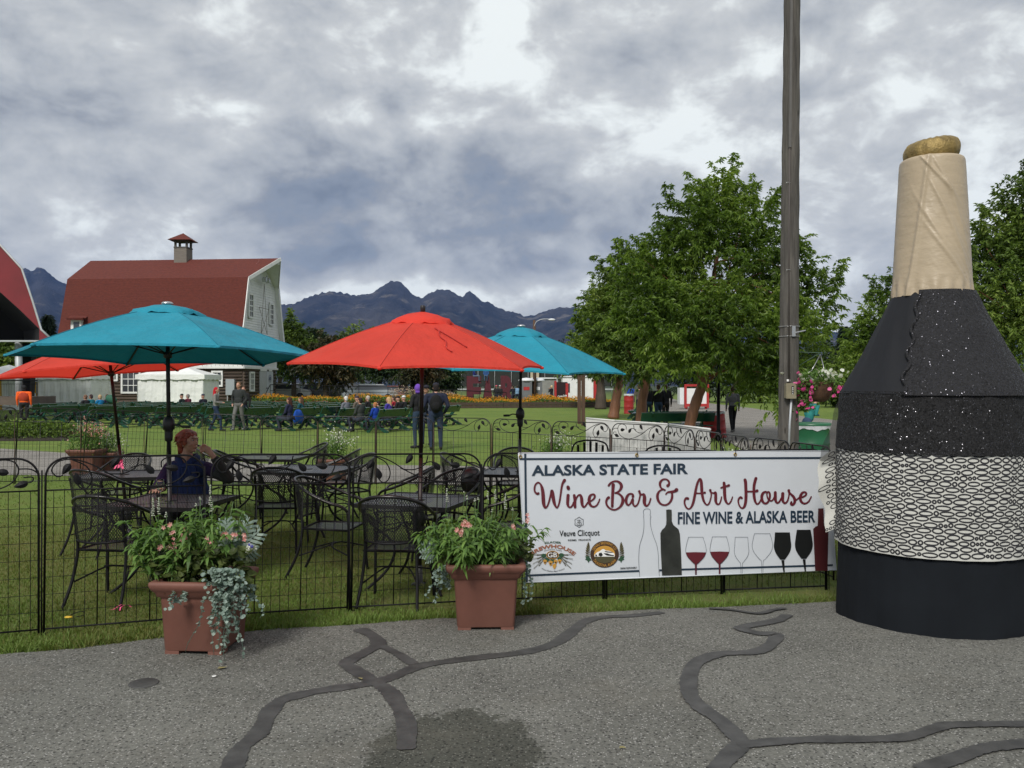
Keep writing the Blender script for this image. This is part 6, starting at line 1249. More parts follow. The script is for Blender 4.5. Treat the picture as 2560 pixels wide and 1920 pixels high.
for px, d, yaw, lab in ((1700, 28.5, 8, 'green bench under the big avenue tree nearest to the road'), (1690, 27.2, 4, 'green bench just in front of the other one under the big avenue tree'), (1603, 40, 78, 'green bench behind the copper trunk next to the small red barrel'), (1592, 44, 78, 'farther green bench beside the small red barrel')):
    x = Xp(px, d); bench_at(lab, 'green benches beside the avenue', bp, x, d, yaw)

# ================================================================ FLOWER BEDS
M['bed_green'] = leafmat('bed_green', [(.03, .06, .012), (.06, .12, .02), (.10, .18, .03), (.15, .24, .05)], .3)
M['bed_yellow'] = leafmat('bed_yellow', [(.50, .17, .01), (.68, .30, .015), (.78, .42, .03)], .3); M['bed_red'] = leafmat('bed_red', [(.20, .02, .012), (.38, .05, .02), (.45, .14, .06)], .25); M['bed_pale'] = leafmat('bed_pale', [(.22, .12, .09), (.42, .30, .24), (.50, .44, .36)], .25)
def bed(label, a, b, depth, h, ny, nr, npale, seed, edge=True, yb=None, n=5000):
    rng = np.random.default_rng(seed); root = thing('flower_bed', label, 'flower bed', (a[0], a[1], gz(*a))); ax_ = np.array([b[0]-a[0], b[1]-a[1]]); L = np.linalg.norm(ax_); ax_ = ax_/L; nr_ = np.array([-ax_[1], ax_[0]])
    def place(n, f0, f1, z0, z1, clump):
        s = rng.uniform(0, L, n); q = rng.uniform(f0, f1, n)*depth; hh = h*(.75+.25*np.sin(s*clump)*np.sin(s*clump*.37+1)); z = rng.uniform(z0, z1, n)*hh*(.55+.45*q/depth); return np.stack([s*ax_[0]+q*nr_[0], s*ax_[1]+q*nr_[1], z], 1)
    for nm, m_, k, f0, f1, z0, z1, sz in (('green_foliage', 'bed_green', n, .02, 1, 0, 1, .20), ('yellow_blooms', 'bed_yellow', ny, .3, 1, .88, 1.18, .13), ('red_blooms', 'bed_red', nr, .0, .6, .35, .85, .12), ('pale_blooms', 'bed_pale', npale, .85, 1.4, .9, 1.9, .16)):
        if not k: continue
        c = place(k, f0, f1, z0, z1, 1.3); d_ = rng.normal(0, 1, (k, 3))+[0, 0, .9]; V, Fc = leaf_quads(c, d_, sz, sz*.45, droop=.2, rng=rng); np_obj(nm, V, Fc, M[m_], root, tint=np.repeat(np.clip(rng.normal(.5, .25, k), 0, 1), 2), kind='stuff')
    mb = MB(); mb.add([(0, 0, .02), (ax_[0]*L, ax_[1]*L, .02), (ax_[0]*L+nr_[0]*depth*1.3, ax_[1]*L+nr_[1]*depth*1.3, .25), (nr_[0]*depth*1.3, nr_[1]*depth*1.3, .25)], [(0, 1, 2, 3)]); mb.build('soil', M['soil'], root)
    if edge:
        k = int(L/4.5)
        for i in range(k):
            for zz in (.11, .34): mb = MB(); p0 = ax_*L*i/k-nr_*.12; p1 = ax_*(L*(i+1)/k-.03)-nr_*.12; mb.beam((*p0, zz), (*p1, zz+random.uniform(-.006, .006)), .14, .20); mb.build('edging_timber', M['edging_wood'], root)
bed('long timber edged bed of yellow and red flowers in front of the maroon letters', (Xp(1105, 64), 64), (Xp(1545, 68), 67), 3.2, .95, 3800, 1500, 0, 51, n=9000)
bed('bed of yellow flowers behind the left benches, below the black handrail', (Xp(668, 57), 57), (Xp(1108, 66), 65), 3.0, .62, 2000, 1500, 0, 52, edge=False, n=7000)
bed('tall pale grasses and pink flowers left of the maroon letters', (Xp(1005, 68), 68), (Xp(1170, 70), 70.5), 2.5, .75, 0, 200, 900, 53, edge=False, n=2200)
# ================================================================ MAROON LETTERS
M['maroon_paint'] = mat('maroon_paint', (.075, .007, .015), .55, var=.12, vscale=1.5)
def letter(ch, px0, px1, ytop, d, yaw, lab):
    x0 = Xp(px0, d); x1 = Xp(px1, d); V, Fc = text_geo(ch, .05, 6); sx = (x1-x0)/(V[:, 0].max()-V[:, 0].min()); h = CH-(ytop-HY)/F*d; sz = h/V[:, 1].max(); mn_ = V[:, 0].min(); T = .55; root = thing('giant_letter', lab, 'letter', (x0, d, 0), R(yaw), 'maroon letters behind the flower bed'); mb = MB(); n = len(V)
    P0 = [((v[0]-mn_)*sx, 0, v[1]*sz) for v in V]; P1 = [((v[0]-mn_)*sx, T, v[1]*sz) for v in V]; mb.add(P0+P1, list(Fc)+[tuple(i+n for i in f[::-1]) for f in Fc]); ec = {}
    for f in Fc:
        for a, b in zip(f, f[1:]+f[:1]): ec[(a, b)] = 1
    sd = [(a, b) for (a, b) in ec if (b, a) not in ec]; mb.add(P0+P1, [(b, a, a+n, b+n) for a, b in sd]); mb.build('letter_body', M['maroon_paint'], root)
letter('F', 1167, 1203, 940, 73, 6, 'maroon F, leftmost of the man-high letters behind the flower bed'); letter('A', 1205, 1235, 940, 73.5, 6, 'maroon A, middle one of the man-high letters, a person sits on it'); letter('R', 1252, 1289, 939, 73, 4, 'maroon R, rightmost of the man-high letters, next to the umbrella pole')
# ================================================================ BARN
th = R(5); aV = Vector((-math.cos(th), math.sin(th), 0)); wV = Vector((math.sin(th), math.cos(th), 0)); SR = Vector((Xp(617, 63), 63, gz(Xp(617, 63), 63)))
barn = thing('barn', 'white gabled barn with red gambrel roof and brown log ground floor', 'barn', SR)
def bw(l, w_, z): return aV*l+wV*w_+Vector((0, 0, z-SR.z))
M['roof_red'] = mat('roof_red', (.185, .036, .026), .85, var=.12, vscale=1.5, bump=.5, bscale=6, bdist=.03)
def shingle(name, c):
    m = bpy.data.materials.new(name); m.use_nodes = True; t = NT(m.node_tree); b = m.node_tree.nodes['Principled BSDF']; co = t.coord('Object')
    sp = t.new('ShaderNodeSeparateXYZ', i_0=co); fr = t.math('FRACT', t.math('MULTIPLY', sp.outputs[2], 5.2)); n = t.noise(t.mapping(co, scale=(4, 4, 9)), 1.2, 5)
    t.put(b.inputs['Base Color'], t.mix(t.mapr(n, .3, .7), (*[q*.82 for q in c], 1), (*[q*1.2 for q in c], 1))); b.inputs['Roughness'].default_value = .9; t.put(b.inputs['Normal'], t.bump(t.math('ADD', fr, n), .5, .04)); return m
M['roof_red'] = shingle('roof_red', (.100, .019, .012))
LB = 13.2; wc = 2.5; prof = [(-4.4, 4.7), (-3.9, 6.2), (-3.0, 9.55), (0, 11.35), (3.0, 9.55), (3.9, 6.2), (4.4, 4.7)]
OVH = .35
def roof_plane(i, nm, prow=False):
    (w0, z0), (w1, z1) = prof[i], prof[i+1]; l0 = -OVH; l1 = LB+OVH; n_ = 8; mb = MB()
    e0 = l0 - (1.25 if z0 > 11 else 0); e1 = l0-(1.25 if z1 > 11 else 0)
    f0 = l1; f1 = l1
    a, b, c, d = bw(e0, wc+w0, z0), bw(f0, wc+w0, z0), bw(f1, wc+w1, z1), bw(e1, wc+w1, z1); nn = (b-a).cross(d-a).normalized()
    if nn.z < 0: nn = -nn
    o = nn*-.12; mb.add([a, b, c, d, a+o, b+o, c+o, d+o], [(0, 1, 2, 3), (7, 6, 5, 4), (0, 4, 5, 1), (1, 5, 6, 2), (2, 6, 7, 3), (3, 7, 4, 0)]); mb.m[1] = 1; mb.build(nm, [M['roof_red'], M['white_paint']], barn)
for i in range(6): roof_plane(i, 'roof_slope')
# fascia / rake boards on the near gable
pr = [bw(-OVH-.03-(1.25 if z > 11 else 0), wc+w_*1.0, z-.08) for w_, z in prof]
for a, b in zip(pr, pr[1:]): mb = MB(); mb.beam(a, b, .06, .26, up=(0, 0, 1)); mb.build('rake_board', M['white_paint'], barn)
mb = MB(); mb.beam(bw(-OVH, wc-3.95, 4.66), bw(LB+OVH, wc-3.95, 4.66), .08, .2); mb.build('eave_board', M['white_paint'], barn)
# white lap siding on the gable
def halfw(z): return float(np.interp(z, [3.0, 4.7, 6.2, 9.55, 11.35], [3.5, 4.2, 3.8, 2.95, .05]))
mb = MB(); z = 4.75; k = 0
while z < 11.1: h = .19; a = halfw(z)-.02; b = halfw(z+h)-.02; y0 = -.012*(k % 2); p = [bw(-.10, wc-a, z), bw(-.10, wc+a, z), bw(-.06, wc+b, z+h), bw(-.06, wc-b, z+h), bw(-.04, wc-a, z), bw(-.04, wc+a, z)]; mb.add(p, [(0, 1, 2, 3), (0, 4, 5, 1)]); z += h; k += 1
mb.build('lap_siding', M['white_paint'], barn, kind='stuff')
mb = MB()
for q in range(19): a = -3.35+q*(6.7/19); mb.box(bw(-.07, wc+a+.17, 3.85), (.33, .05, 1.75), rot=(0, 0, 0+(PI/2-th if False else PI/2-th))) if False else mb.add([bw(-.10, wc+a+.01, 3.0), bw(-.10, wc+a+.335, 3.0), bw(-.10, wc+a+.335, 4.74), bw(-.10, wc+a+.01, 4.74), bw(-.06, wc+a, 3.0), bw(-.06, wc+a+.345, 3.0), bw(-.06, wc+a+.345, 4.74), bw(-.06, wc+a, 4.74)], [(0, 1, 2, 3), (0, 3, 7, 4), (1, 5, 6, 2)])
mb.build('vertical_boards', M['white_paint'], barn, kind='stuff')
mb = MB()
for q in range(40): a = q*(LB/40); mb.add([bw(a+.01, wc-3.36, 3.0), bw(a+LB/40-.01, wc-3.36, 3.0), bw(a+LB/40-.01, wc-3.7, 4.72), bw(a+.01, wc-3.7, 4.72)], [(0, 1, 2, 3)])
mb.build('vertical_boards', M['white_paint'], barn, kind='stuff')
for a, b in ((bw(-.14, wc-3.42, 2.97), bw(-.14, wc+3.42, 2.97)), (bw(-.14, wc-3.42, 2.97), bw(LB, wc-3.42, 2.97))): mb = MB(); mb.beam(a, b, .10, .16); mb.build('band_board', M['white_paint'], barn)
# log walls
def logwall(p, q_, nm):
    mb = MB(); z = .46
    while z < 2.85: a = Vector((*p(z)[:2], z-SR.z)); b = Vector((*q_(z)[:2], z-SR.z)); mb.tube([a, a.lerp(b, .33), a.lerp(b, .66), b], .125, 8, flat=1.0); z += .235
    mb.build(nm, M['log_wood'], barn, kind='stuff')
logwall(lambda z: bw(.05, wc-3.15, z), lambda z: bw(LB-.05, wc-3.15, z), 'log_wall'); logwall(lambda z: bw(0, wc-3.2, z), lambda z: bw(0, wc+3.15, z), 'log_wall')
mb = MB(); c_ = [bw(.1, wc-3.1, .3), bw(.1, wc+3.1, .3), bw(LB-.1, wc+3.1, .3), bw(LB-.1, wc-3.1, .3)]; mb.add([*c_, *[p+Vector((0, 0, 4.2)) for p in c_]], [(0, 1, 5, 4), (1, 2, 6, 5), (2, 3, 7, 6), (3, 0, 4, 7), (4, 5, 6, 7)]); mb.build('inner_wall', M['log_wood'], barn)
mb = MB(); g0 = [(w_, z) for w_, z in prof]; ring = [bw(LB, wc+w_, z) for w_, z in g0]+[bw(LB, wc+3.3, 3), bw(LB, wc-3.3, 3)]; mb.add(ring, [tuple(range(len(ring)))]); ring = [bw(0.0, wc+w_*.97, z-.05) for w_, z in g0]+[bw(0.0, wc+3.3, 3), bw(.0, wc-3.3, 3)]; mb.add(ring, [tuple(range(len(ring)))]); mb.build('gable_wall', M['white_paint'], barn)
def window(side, l, w_, z0, z1, half, nx, ny, lab=None):
    """side 'g' gable (l fixed) / 's' long side"""
    f = (lambda u, v, o: bw(-.16-o, wc+w_+u, v)) if side == 'g' else (lambda u, v, o: bw(l-u, wc-3.30-o, v))
    mb = MB(); fw = .13
    for a, b in (((-half-fw/2, z0-fw), (-half-fw/2, z1+fw)), ((half+fw/2, z0-fw), (half+fw/2, z1+fw))): mb.beam(f(a[0], a[1], 0), f(b[0], b[1], 0), .10, fw, up=(f(1, 0, 0)-f(0, 0, 0)))
    for v in (z0-fw/2, z1+fw/2): mb.beam(f(-half-fw, v, .003), f(half+fw, v, .003), .10, fw)
    fr = mb.build('window', M['white_paint'], barn, label=lab); mb = MB(); mb.add([f(-half, z0, -.02), f(half, z0, -.02), f(half, z1, -.02), f(-half, z1, -.02)], [(0, 1, 2, 3)]); mb.build('pane', M['window_glass'], fr)
    mb = MB()
    for i in range(1, nx): u = -half+2*half*i/nx; mb.beam(f(u, z0, 0), f(u, z1, 0), .04, .04, up=(f(1, 0, 0)-f(0, 0, 0)))
    for j in range(1, ny): v = z0+(z1-z0)*j/ny; mb.beam(f(-half, v, .002), f(half, v, .002), .04, .05 if j*2 != ny else .09)
    mb.build('glazing_bar', M['white_paint'], fr)
window('g', 0, -2.1, 6.75, 8.35, .34, 2, 4); window('g', 0, 2.05, 6.5, 8.0, .34, 2, 4); window('g', 0, -1.9, 1.35, 2.55, .30, 2, 3)
for l, half, nx in ((LB-4.75, .62, 3), (LB-2.15, .50, 3), (1.9, .3, 2)): window('s', l, 0, 1.2 if nx == 3 else 1.7, 2.6, half, nx, 3)
window('s', LB-3.35, 0, 2.1, 2.55, .28, 1, 1)
# doors
for u0, u1, lab in ((-.35, .95, 'left grey leaf of the barn double door'), (1.0, 2.35, 'right door leaf with round blue seal')):
    mb = MB(); mb.add([bw(-.17, wc+u0, .45), bw(-.17, wc+u1, .45), bw(-.17, wc+u1, 2.75), bw(-.17, wc+u0, 2.75), bw(-.10, wc+u0, .45), bw(-.10, wc+u1, .45), bw(-.10, wc+u1, 2.75), bw(-.10, wc+u0, 2.75)], [(0, 1, 2, 3), (3, 2, 6, 7), (0, 3, 7, 4), (1, 5, 6, 2)]); dr = mb.build('door', mat('door_grey', (.46, .47, .50), .6, var=.06) if u0 < 0 else mat('door_pale', (.52, .54, .60), .6), barn, label=lab)
    if u0 > 0:
        mb = MB(); c = bw(-.19, wc+1.65, 2.2)
        for r0, r1 in ((.30, .26), (.16, .03)): n = 22; mb.add([c+wV*r0*math.cos(q)+Vector((0, 0, r0*math.sin(q))) for q in np.linspace(0, 2*PI, n+1)[:-1]]+[c+wV*r1*math.cos(q)+Vector((0, 0, r1*math.sin(q))) for q in np.linspace(0, 2*PI, n+1)[:-1]], [(k, (k+1) % n, n+(k+1) % n, n+k) for k in range(n)])
        mb.build('round_seal', mat('seal_blue', (.03, .05, .14), .6), dr)
    mb = MB(); mb.ball(bw(-.22, wc+(.85 if u0 < 0 else 1.1), 1.45), .045, 7, 5); mb.build('handle', M['black_metal'], dr)
for u0, u1 in ((-.4, 1.0), (1.35, 2.1)): mb = MB(); mb.add([bw(-.2, wc+u0, 2.76), bw(-.2, wc+u1, 2.76), bw(-.2, wc+u1, 2.94), bw(-.2, wc+u0, 2.94), bw(-.1, wc+u0, 2.94), bw(-.1, wc+u1, 2.94)], [(0, 1, 2, 3), (3, 2, 5, 4)]); mb.build('door_head', M['white_paint'], barn)
# star of wire, hay hood beam, floodlights
star = thing('wire_star', 'big five pointed wire star hanging between the upper barn windows', 'star', SR); mb = MB(); c = bw(-.35, wc+.0, 7.0)
pts = [c+wV*1.25*r_*math.sin(a)+Vector((0, 0, 2.1*r_*math.cos(a))) for a, r_ in [(k*4*PI/5, (1.15 if k == 0 else .85)) for k in range(5)]]
for a, b in zip(pts, pts[1:]+pts[:1]): mb.tube([a, b], .018, 5)
mb.build('wire', mat('star_wire', (.22, .20, .18), .6), star)
mb = MB(); mb.beam(bw(0, wc, 10.95), bw(-1.5, wc, 10.95), .18, .22); mb.build('hood_beam', M['white_paint'], barn); mb = MB(); a = bw(-.6, wc-.1, 10.0); mb.tube([a, a+Vector((0, 0, -.3))], .05, 6); mb.build('lamp_bracket', M['pipe_grey'], barn)
for k in (-.35, .35): mb = MB(); mb.box(a+wV*k+Vector((.0, -.2, -.35)), (.3, .3, .28), rot=(R(30), 0, 0)); mb.build('floodlight', M['pipe_grey'], barn)
# cupola
cu = bw(LB*.46, wc, 11.1); mb = MB(); mb.box(cu+Vector((0, 0, .35)), (1.0, 1.0, 1.4), rot=(0, 0, -th)); mb.build('cupola_base', mat('cupola_grey', (.16, .14, .12), .8, var=.2, stretch=(.3, .3, 6), vscale=6), barn)
for sx in (-.43, .43):
    for sy in (-.43, .43): mb = MB(); mb.box(cu+Vector((sx, sy, 1.35)), (.14, .14, .6), rot=(0, 0, -th)); mb.build('cupola_post', M['grey_wood'], barn)
mb = MB(); mb.box(cu+Vector((0, 0, 1.62)), (1.04, 1.04, .1), rot=(0, 0, -th)); mb.box(cu+Vector((0, 0, 1.12)), (1.04, 1.04, .1), rot=(0, 0, -th)); mb.build('cupola_rail', M['grey_wood'], barn)
mb = MB(); q = .88; zz = 1.66; mb.add([cu+Vector((a*q, b*q, zz)) for a, b in ((-1, -1), (1, -1), (1, 1), (-1, 1))]+[cu+Vector((0, 0, zz+.62))], [(0, 1, 4), (1, 2, 4), (2, 3, 4), (3, 0, 4), (3, 2, 1, 0)]); mb.build('cupola_roof', M['roof_red'], barn)
# dormer vent on the left
dm = bw(LB-1.05, wc-3.75, 6.15); mb = MB(); mb.box(dm+Vector((0, .1, -.15)), (.8, 1.0, .85), rot=(0, 0, -th)); dmo = mb.build('dormer', M['white_paint'], barn); mb = MB(); mb.box(dm+Vector((0, -.42, -.12)), (.42, .05, .5), rot=(0, 0, -th)); mb.build('dormer_louvre', M['window_glass'], dmo); mb = MB(); mb.beam(dm+Vector((-.62, -.15, .38)), dm+Vector((.62, -.15, .38)), 1.1, .10); mb.add([dm+Vector((-.65, -.75, .25)), dm+Vector((.65, -.75, .25)), dm+Vector((.65, .3, .75)), dm+Vector((-.65, .3, .75))], [(0, 1, 2, 3)]); mb.build('dormer_roof', M['roof_red'], dmo)
mb = MB(); mb.box(bw(1.0-.2, wc-3.45, 1.55)-Vector((0, .1, 0)), (.62, .25, 1.15)); mb.build('electric_cabinet', mat('cabinet_grey', (.33, .37, .39), .5, .3), barn); mb = MB(); c = bw(.8, wc-3.5, .9); mb.beam(c+Vector((-.2, -.1, .1)), c+Vector((-.2, -.1, -.5)), .05, .05); mb.beam(c+Vector((.2, -.1, .1)), c+Vector((.2, -.1, -.5)), .05, .05); mb.build('cabinet_post', M['pipe_grey'], barn)
# ramp with handrail running right from the barn door
rl = thing('handrail', 'long black pipe handrail running right from the barn steps behind the flowers', 'handrail', SR); P0 = bw(-.8, wc+.3, 0); rp = [(-.2, -1.5, .55), (.35, -1.55, 1.62), (1.2, -1.5, 1.62), (9.0, -.5, 1.45), (18.0, 1.2, 1.0)]; rp = [Vector((P0.x+a, P0.y+b, c-SR.z+.1)) for a, b, c in rp]
mb = MB(); mb.tube(rp, .03, 6); mb.tube([p+Vector((0, 0, -.45)) for p in rp[1:]], .02, 5); mb.build('rail', M['black_metal'], rl)
for s in np.linspace(0, 1, 9): p = rp[2].lerp(rp[4], s) if s > .5 else rp[1].lerp(rp[3], s*2); mb = MB(); mb.tube([p, Vector((p.x, p.y, -.3))], .025, 5); mb.build('post', M['black_metal'], rl)

# ================================================================ STAGE AT THE LEFT EDGE
SD = 40.0
stage = thing('stage_shell', 'red painted corner of the stage roof with black underside at the left edge', 'stage', (0, 0, 0)); M['stage_red'] = mat('stage_red', (.165, .010, .016), .55, var=.15, vscale=1.2, bump=.3, bscale=2); M['stage_black'] = mat('stage_black', (.006, .006, .007), .85)
def SPt(px, py, dd=0): return Wp(px, py, SD+dd)
outer = [(-420, 330), (-200, 470), (0, 612), (54, 671), (80, 748), (103, 824), (131, 850)]; inner = [(-420, 560), (-200, 640), (0, 730), (50, 775), (98, 822), (98, 852), (131, 852)]
mb = MB(); mb.add([SPt(*p) for p in outer]+[SPt(*p) for p in inner], [(i, i+1, 8+i, 7+i) for i in range(6)]); mb.build('roof_front', M['stage_red'], stage)
mb = MB(); mb.add([SPt(*p) for p in outer]+[SPt(p[0]-40, p[1]+6, 9) for p in outer], [(i, i+1, 8+i, 7+i) for i in range(6)]); mb.build('roof_top', M['stage_red'], stage)
mb = MB(); mb.add([SPt(*p, .3) for p in inner[:5]]+[SPt(98, 852, .3), SPt(-420, 852, .3)]+[SPt(p[0]-40, p[1]+6, 8.5) for p in inner[:5]]+[SPt(60, 852, 8.5), SPt(-460, 852, 8.5)], [(i, i+1, 8+i, 7+i) for i in range(6)]+[(7, 8, 9, 10, 11, 12, 13)]); mb.build('underside', M['stage_black'], stage)
mb = MB(); mb.beam(SPt(-420, 853), SPt(131, 853), .5, .07); mb.tube([SPt(*p, -.05) for p in outer], .05, 5); mb.build('edge_trim', M['pipe_grey'], stage)
mb = MB(); mb.tube([SPt(46, 855, .5), SPt(48, 1012, .5)], .16, 8); mb.build('steel_post', M['pipe_grey'], stage)
mb = MB(); mb.beam(SPt(75, 858, 6), SPt(68, 1000, 6), .5, .5, up=(0, 1, 0)); mb.build('speaker_column', M['stage_black'], stage)
a, b = SPt(-400, 1002, 1), SPt(98, 1001, 1); mb = MB(); mb.beam(a, b, 3.0, .38); mb.build('deck', mat('deck_brown', (.10, .075, .06), .8, var=.2), stage)
mb = MB()
for py in (951, 960): mb.tube([SPt(-400, py, -.4), SPt(93, py, -.4)], .03 if py == 951 else .012, 5)
for k in range(0, 14): mb.tube([SPt(-380+k*36.4, 951, -.4), SPt(-380+k*36.4, 992, -.4)], .03 if k % 2 == 0 else .01, 5)
for k in range(120): mb.tube([SPt(-398+k*4.1, 960, -.4), SPt(-398+k*4.1, 990, -.4)], .006, 3, cap=False)
mb.build('railing', M['black_metal'], stage, kind='stuff')
# ================================================================ TENTS
def tent(label, px0, px1, yb, ye, yp, d, depth, m=None, stripes=False, peak=True):
    m = m or M['tent_vinyl']; x0, x1 = Xp(px0, d), Xp(px1, d); zb = gz(x0, d)-.05; ze = CH-(ye-HY)/F*d; zp = CH-(yp-HY)/F*(d+depth/2); cx = (x0+x1)/2; root = thing('tent', label, 'tent', (cx, d, 0)); hw = (x1-x0)/2
    for (a, b, n) in (((-hw, 0), (hw, 0), 46), ((hw, 0), (hw, depth), 20), ((-hw, 0), (-hw, depth), 20)):
        mb = MB(); rows = []
        for j in range(7):
            r = []
            for i in range(n+1): s = i/n; v = j/6; p = Vector((a[0]*(1-s)+b[0]*s, a[1]*(1-s)+b[1]*s, zb+(ze-zb)*v)); nn = Vector((b[1]-a[1], -(b[0]-a[0]), 0)).normalized(); wv = .05*math.sin(i*.9+v*2+px0)*(1-v*.6)+.03*math.sin(i*2.3-v*3); p += nn*wv if (a[1] == b[1]) else nn*wv*.5; r.append(p)
            rows.append(r)
        o = mb.sheet(rows); mi = mb.build('side_wall', m, root)
        if stripes: mi.data.materials.append(M['tent_yellow']); [setattr(p, 'material_index', 1) for p in mi.data.polygons if int((p.center.x+50)/1.0) % 2 == 0]
    o_ = .12; cs = [Vector((-hw-o_, -o_, ze)), Vector((hw+o_, -o_, ze)), Vector((hw+o_, depth+o_, ze)), Vector((-hw-o_, depth+o_, ze))]; pk = Vector((0, depth/2, zp)); mb = MB()
    for q in range(4):
        a, b = cs[q], cs[(q+1) % 4]; rows = []
        for v in np.linspace(0, 1, 7): rows.append([a.lerp(b, s).lerp(pk, v**.85)-Vector((0, 0, .05*math.sin(PI*v))) for s in np.linspace(0, 1, 9)])
        mb.sheet(rows)
    mb.build('roof', m if not stripes else M['tent_vinyl'], root); mb = MB()
    for q in range(4): a, b = cs[q], cs[(q+1) % 4]; n = 20; mb.sheet([[a.lerp(b, i/n)+Vector((0, 0, z_ if z_ > -.1 else z_-.05*(.5-.5*math.cos(i*1.3)))) for i in range(n+1)] for z_ in (.02, -.10, -.28)])
    mb.build('valance', m, root); return root
tent('white square tent with peaked roof standing against the barn logs', 344, 508, 1008, 937, 908, 55, 3); tent('white tent left of the barn half covered by the leaning umbrella', 94, 226, 1014, 936, 900, 54, 3); tent('yellow and white striped tent at the far left behind the stage railing', -120, 44, 1010, 940, 912, 52, 5, stripes=True); tent('white tent between the striped tent and the barn', 46, 100, 1010, 941, 925, 58, 4)
# ================================================================ DISTANT FAIR THINGS
def simple(name, label, cat, px, d, parts):
    x = Xp(px, d); root = thing(name, label, cat, (x, d, gz(x, d)))
    for nm, m, fn in parts: mb = MB(); fn(mb); mb.build(nm, m, root)
    return root
M['plastic_grey'] = mat('plastic_grey', (.13, .14, .145), .6, var=.1); M['roof_white'] = mat('roof_white', (.66, .68, .70), .5)
for k, (px, lab) in enumerate(((1316, 'grey portable toilet next to the maroon R, red label on its door'), (1342, 'grey portable toilet right of its twin, behind the street light pole'))):
    r = simple('portable_toilet', lab, 'toilet', px, 74+k, [('cabin', M['plastic_grey'], lambda mb: (mb.box((0, 0, 1.05), (.92, 1.1, 2.05)), mb.box((0, -.56, 1.05), (.70, .03, 1.8)))), ('roof', M['roof_white'], lambda mb: mb.lathe([(.70, 0), (.68, .12), (.50, .24), (.02, .30)], 20, (0, 0, 2.08))), ('door_sign', M['paint_red'] if k == 0 else M['roof_white'], lambda mb: mb.box((0, -.59, 1.45), (.5, .01, .28)))])
r = simple('drinks_machine', 'red cola vending machine behind the flower bed', 'vending machine', 1404, 72, [('cabinet', mat('machine_dark', (.02, .008, .010), .4), lambda mb: mb.box((0, 0, 1.0), (.95, .8, 2.0))), ('side_panel', M['paint_red'], lambda mb: (mb.box((-.53, -.05, 1.05), (.16, .8, 2.1)), mb.box((.42, -.42, 1.3), (.22, .05, 1.2))))])
V, Fc = text_geo('Coca-Cola', .03); V = V/V[:, 0].max(); mb = MB(); mb.add([(v[0]*.78-.36, -.45, .72+v[1]*.9+v[0]*.10) for v in V], Fc); mb.build('script_lettering', M['white_ink'], r)
simple('trailer', 'white box trailer behind the two brown posts', 'trailer', 1447, 76, [('body', M['white_paint'], lambda mb: mb.box((.3, 0, 1.35), (3.6, 2.2, 2.2))), ('roof', M['roof_white'], lambda mb: mb.box((.3, 0, 2.5), (3.75, 2.4, .12))), ('window', M['window_glass'], lambda mb: mb.box((-1.0, -1.12, 1.5), (.25, .04, .8)))])
simple('awning', 'white tent roof showing above the trailer under the teal umbrella', 'awning', 1430, 82, [('canopy', M['tent_vinyl'], lambda mb: mb.add([(-1.6, -1.5, 2.9), (2.8, -1.5, 2.9), (2.8, 1.5, 2.9), (-1.6, 1.5, 2.9), (-.2, 0, 4.1), (2.0, 0, 4.1)], [(0, 1, 5, 4), (1, 2, 5), (2, 3, 4, 5), (3, 0, 4)])), ('frame_leg', M['pipe_grey'], lambda mb: mb.tube([(-1.5, -1.4, 0), (-1.5, -1.4, 2.9)], .04, 6)), ('frame_leg', M['pipe_grey'], lambda mb: mb.tube([(2.7, -1.4, 0), (2.7, -1.4, 2.9)], .04, 6))])
simple('red_column', 'red painted column standing beyond the farthest avenue trunk', 'column', 1489, 70, [('shaft', M['paint_red'], lambda mb: mb.box((0, 0, 1.4), (.35, .35, 2.8))), ('cap', M['paint_red'], lambda mb: mb.box((0, 0, 2.85), (.5, .5, .1)))])
simple('kiosk', 'red framed kiosk with white panels standing on the fair road', 'kiosk', 1738, 62, [('white_panel', M['white_paint'], lambda mb: mb.box((.0, .03, .95), (1.55, .9, 1.1))), ('frame', M['paint_red'], lambda mb: (mb.box((-.8, -.45, .95), (.16, .12, 1.7)), mb.box((.8, -.45, .95), (.16, .12, 1.7)), mb.box((0, -.45, 1.72), (1.76, .10, .16)), mb.box((0, -.45, .3), (1.76, .10, .2)))), ('foot', M['paint_red'], lambda mb: mb.box((.7, -.3, .08), (.15, .15, .2))), ('foot', M['paint_red'], lambda mb: mb.box((-.7, -.3, .08), (.15, .15, .2))), ('side_panel', M['roof_white'], lambda mb: mb.box((-1.05, 0, .95), (.3, .9, 1.2)))])
simple('low_shed', 'low grey shed behind the portable toilets', 'shed', 1375, 84, [('wall', mat('shed_grey', (.22, .22, .21), .8, var=.15, vscale=2), lambda mb: mb.box((0, 0, 1.2), (3.4, 2, 2.3))), ('roof', M['roof_white'], lambda mb: mb.box((0, 0, 2.42), (3.7, 2.3, .12)))])
gs = thing('grandstand', 'long dark grandstand with thin uprights behind the maroon letters', 'grandstand', (Xp(1140, 95), 95, 0)); L_ = Xp(1560, 95)-Xp(1140, 95)
mb = MB(); mb.box((L_/2, 1, 3.0), (L_, .4, 2.9)); mb.build('dark_mesh', mat('mesh_dark', (.020, .024, .022), .9, var=.25, vscale=1), gs); mb = MB(); mb.box((L_/2, 0, 1.25), (L_, .3, .14)); mb.box((L_/2, 0, 4.5), (L_, .5, .12)); mb.build('beam', M['pipe_grey'], gs)
for k in range(10): mb = MB(); mb.tube([(L_*(k+.3)/10, .6, 0), (L_*(k+.3)/10, .6, 4.5)], .022, 6); mb.build('upright', M['pipe_grey'], gs)
mb = MB(); mb.box((Xp(1337, 95)-Xp(1140, 95), .4, 2.9), (.95, .3, 2.2)); mb.build('tan_panel', mat('tan', (.42, .36, .26), .7), gs)
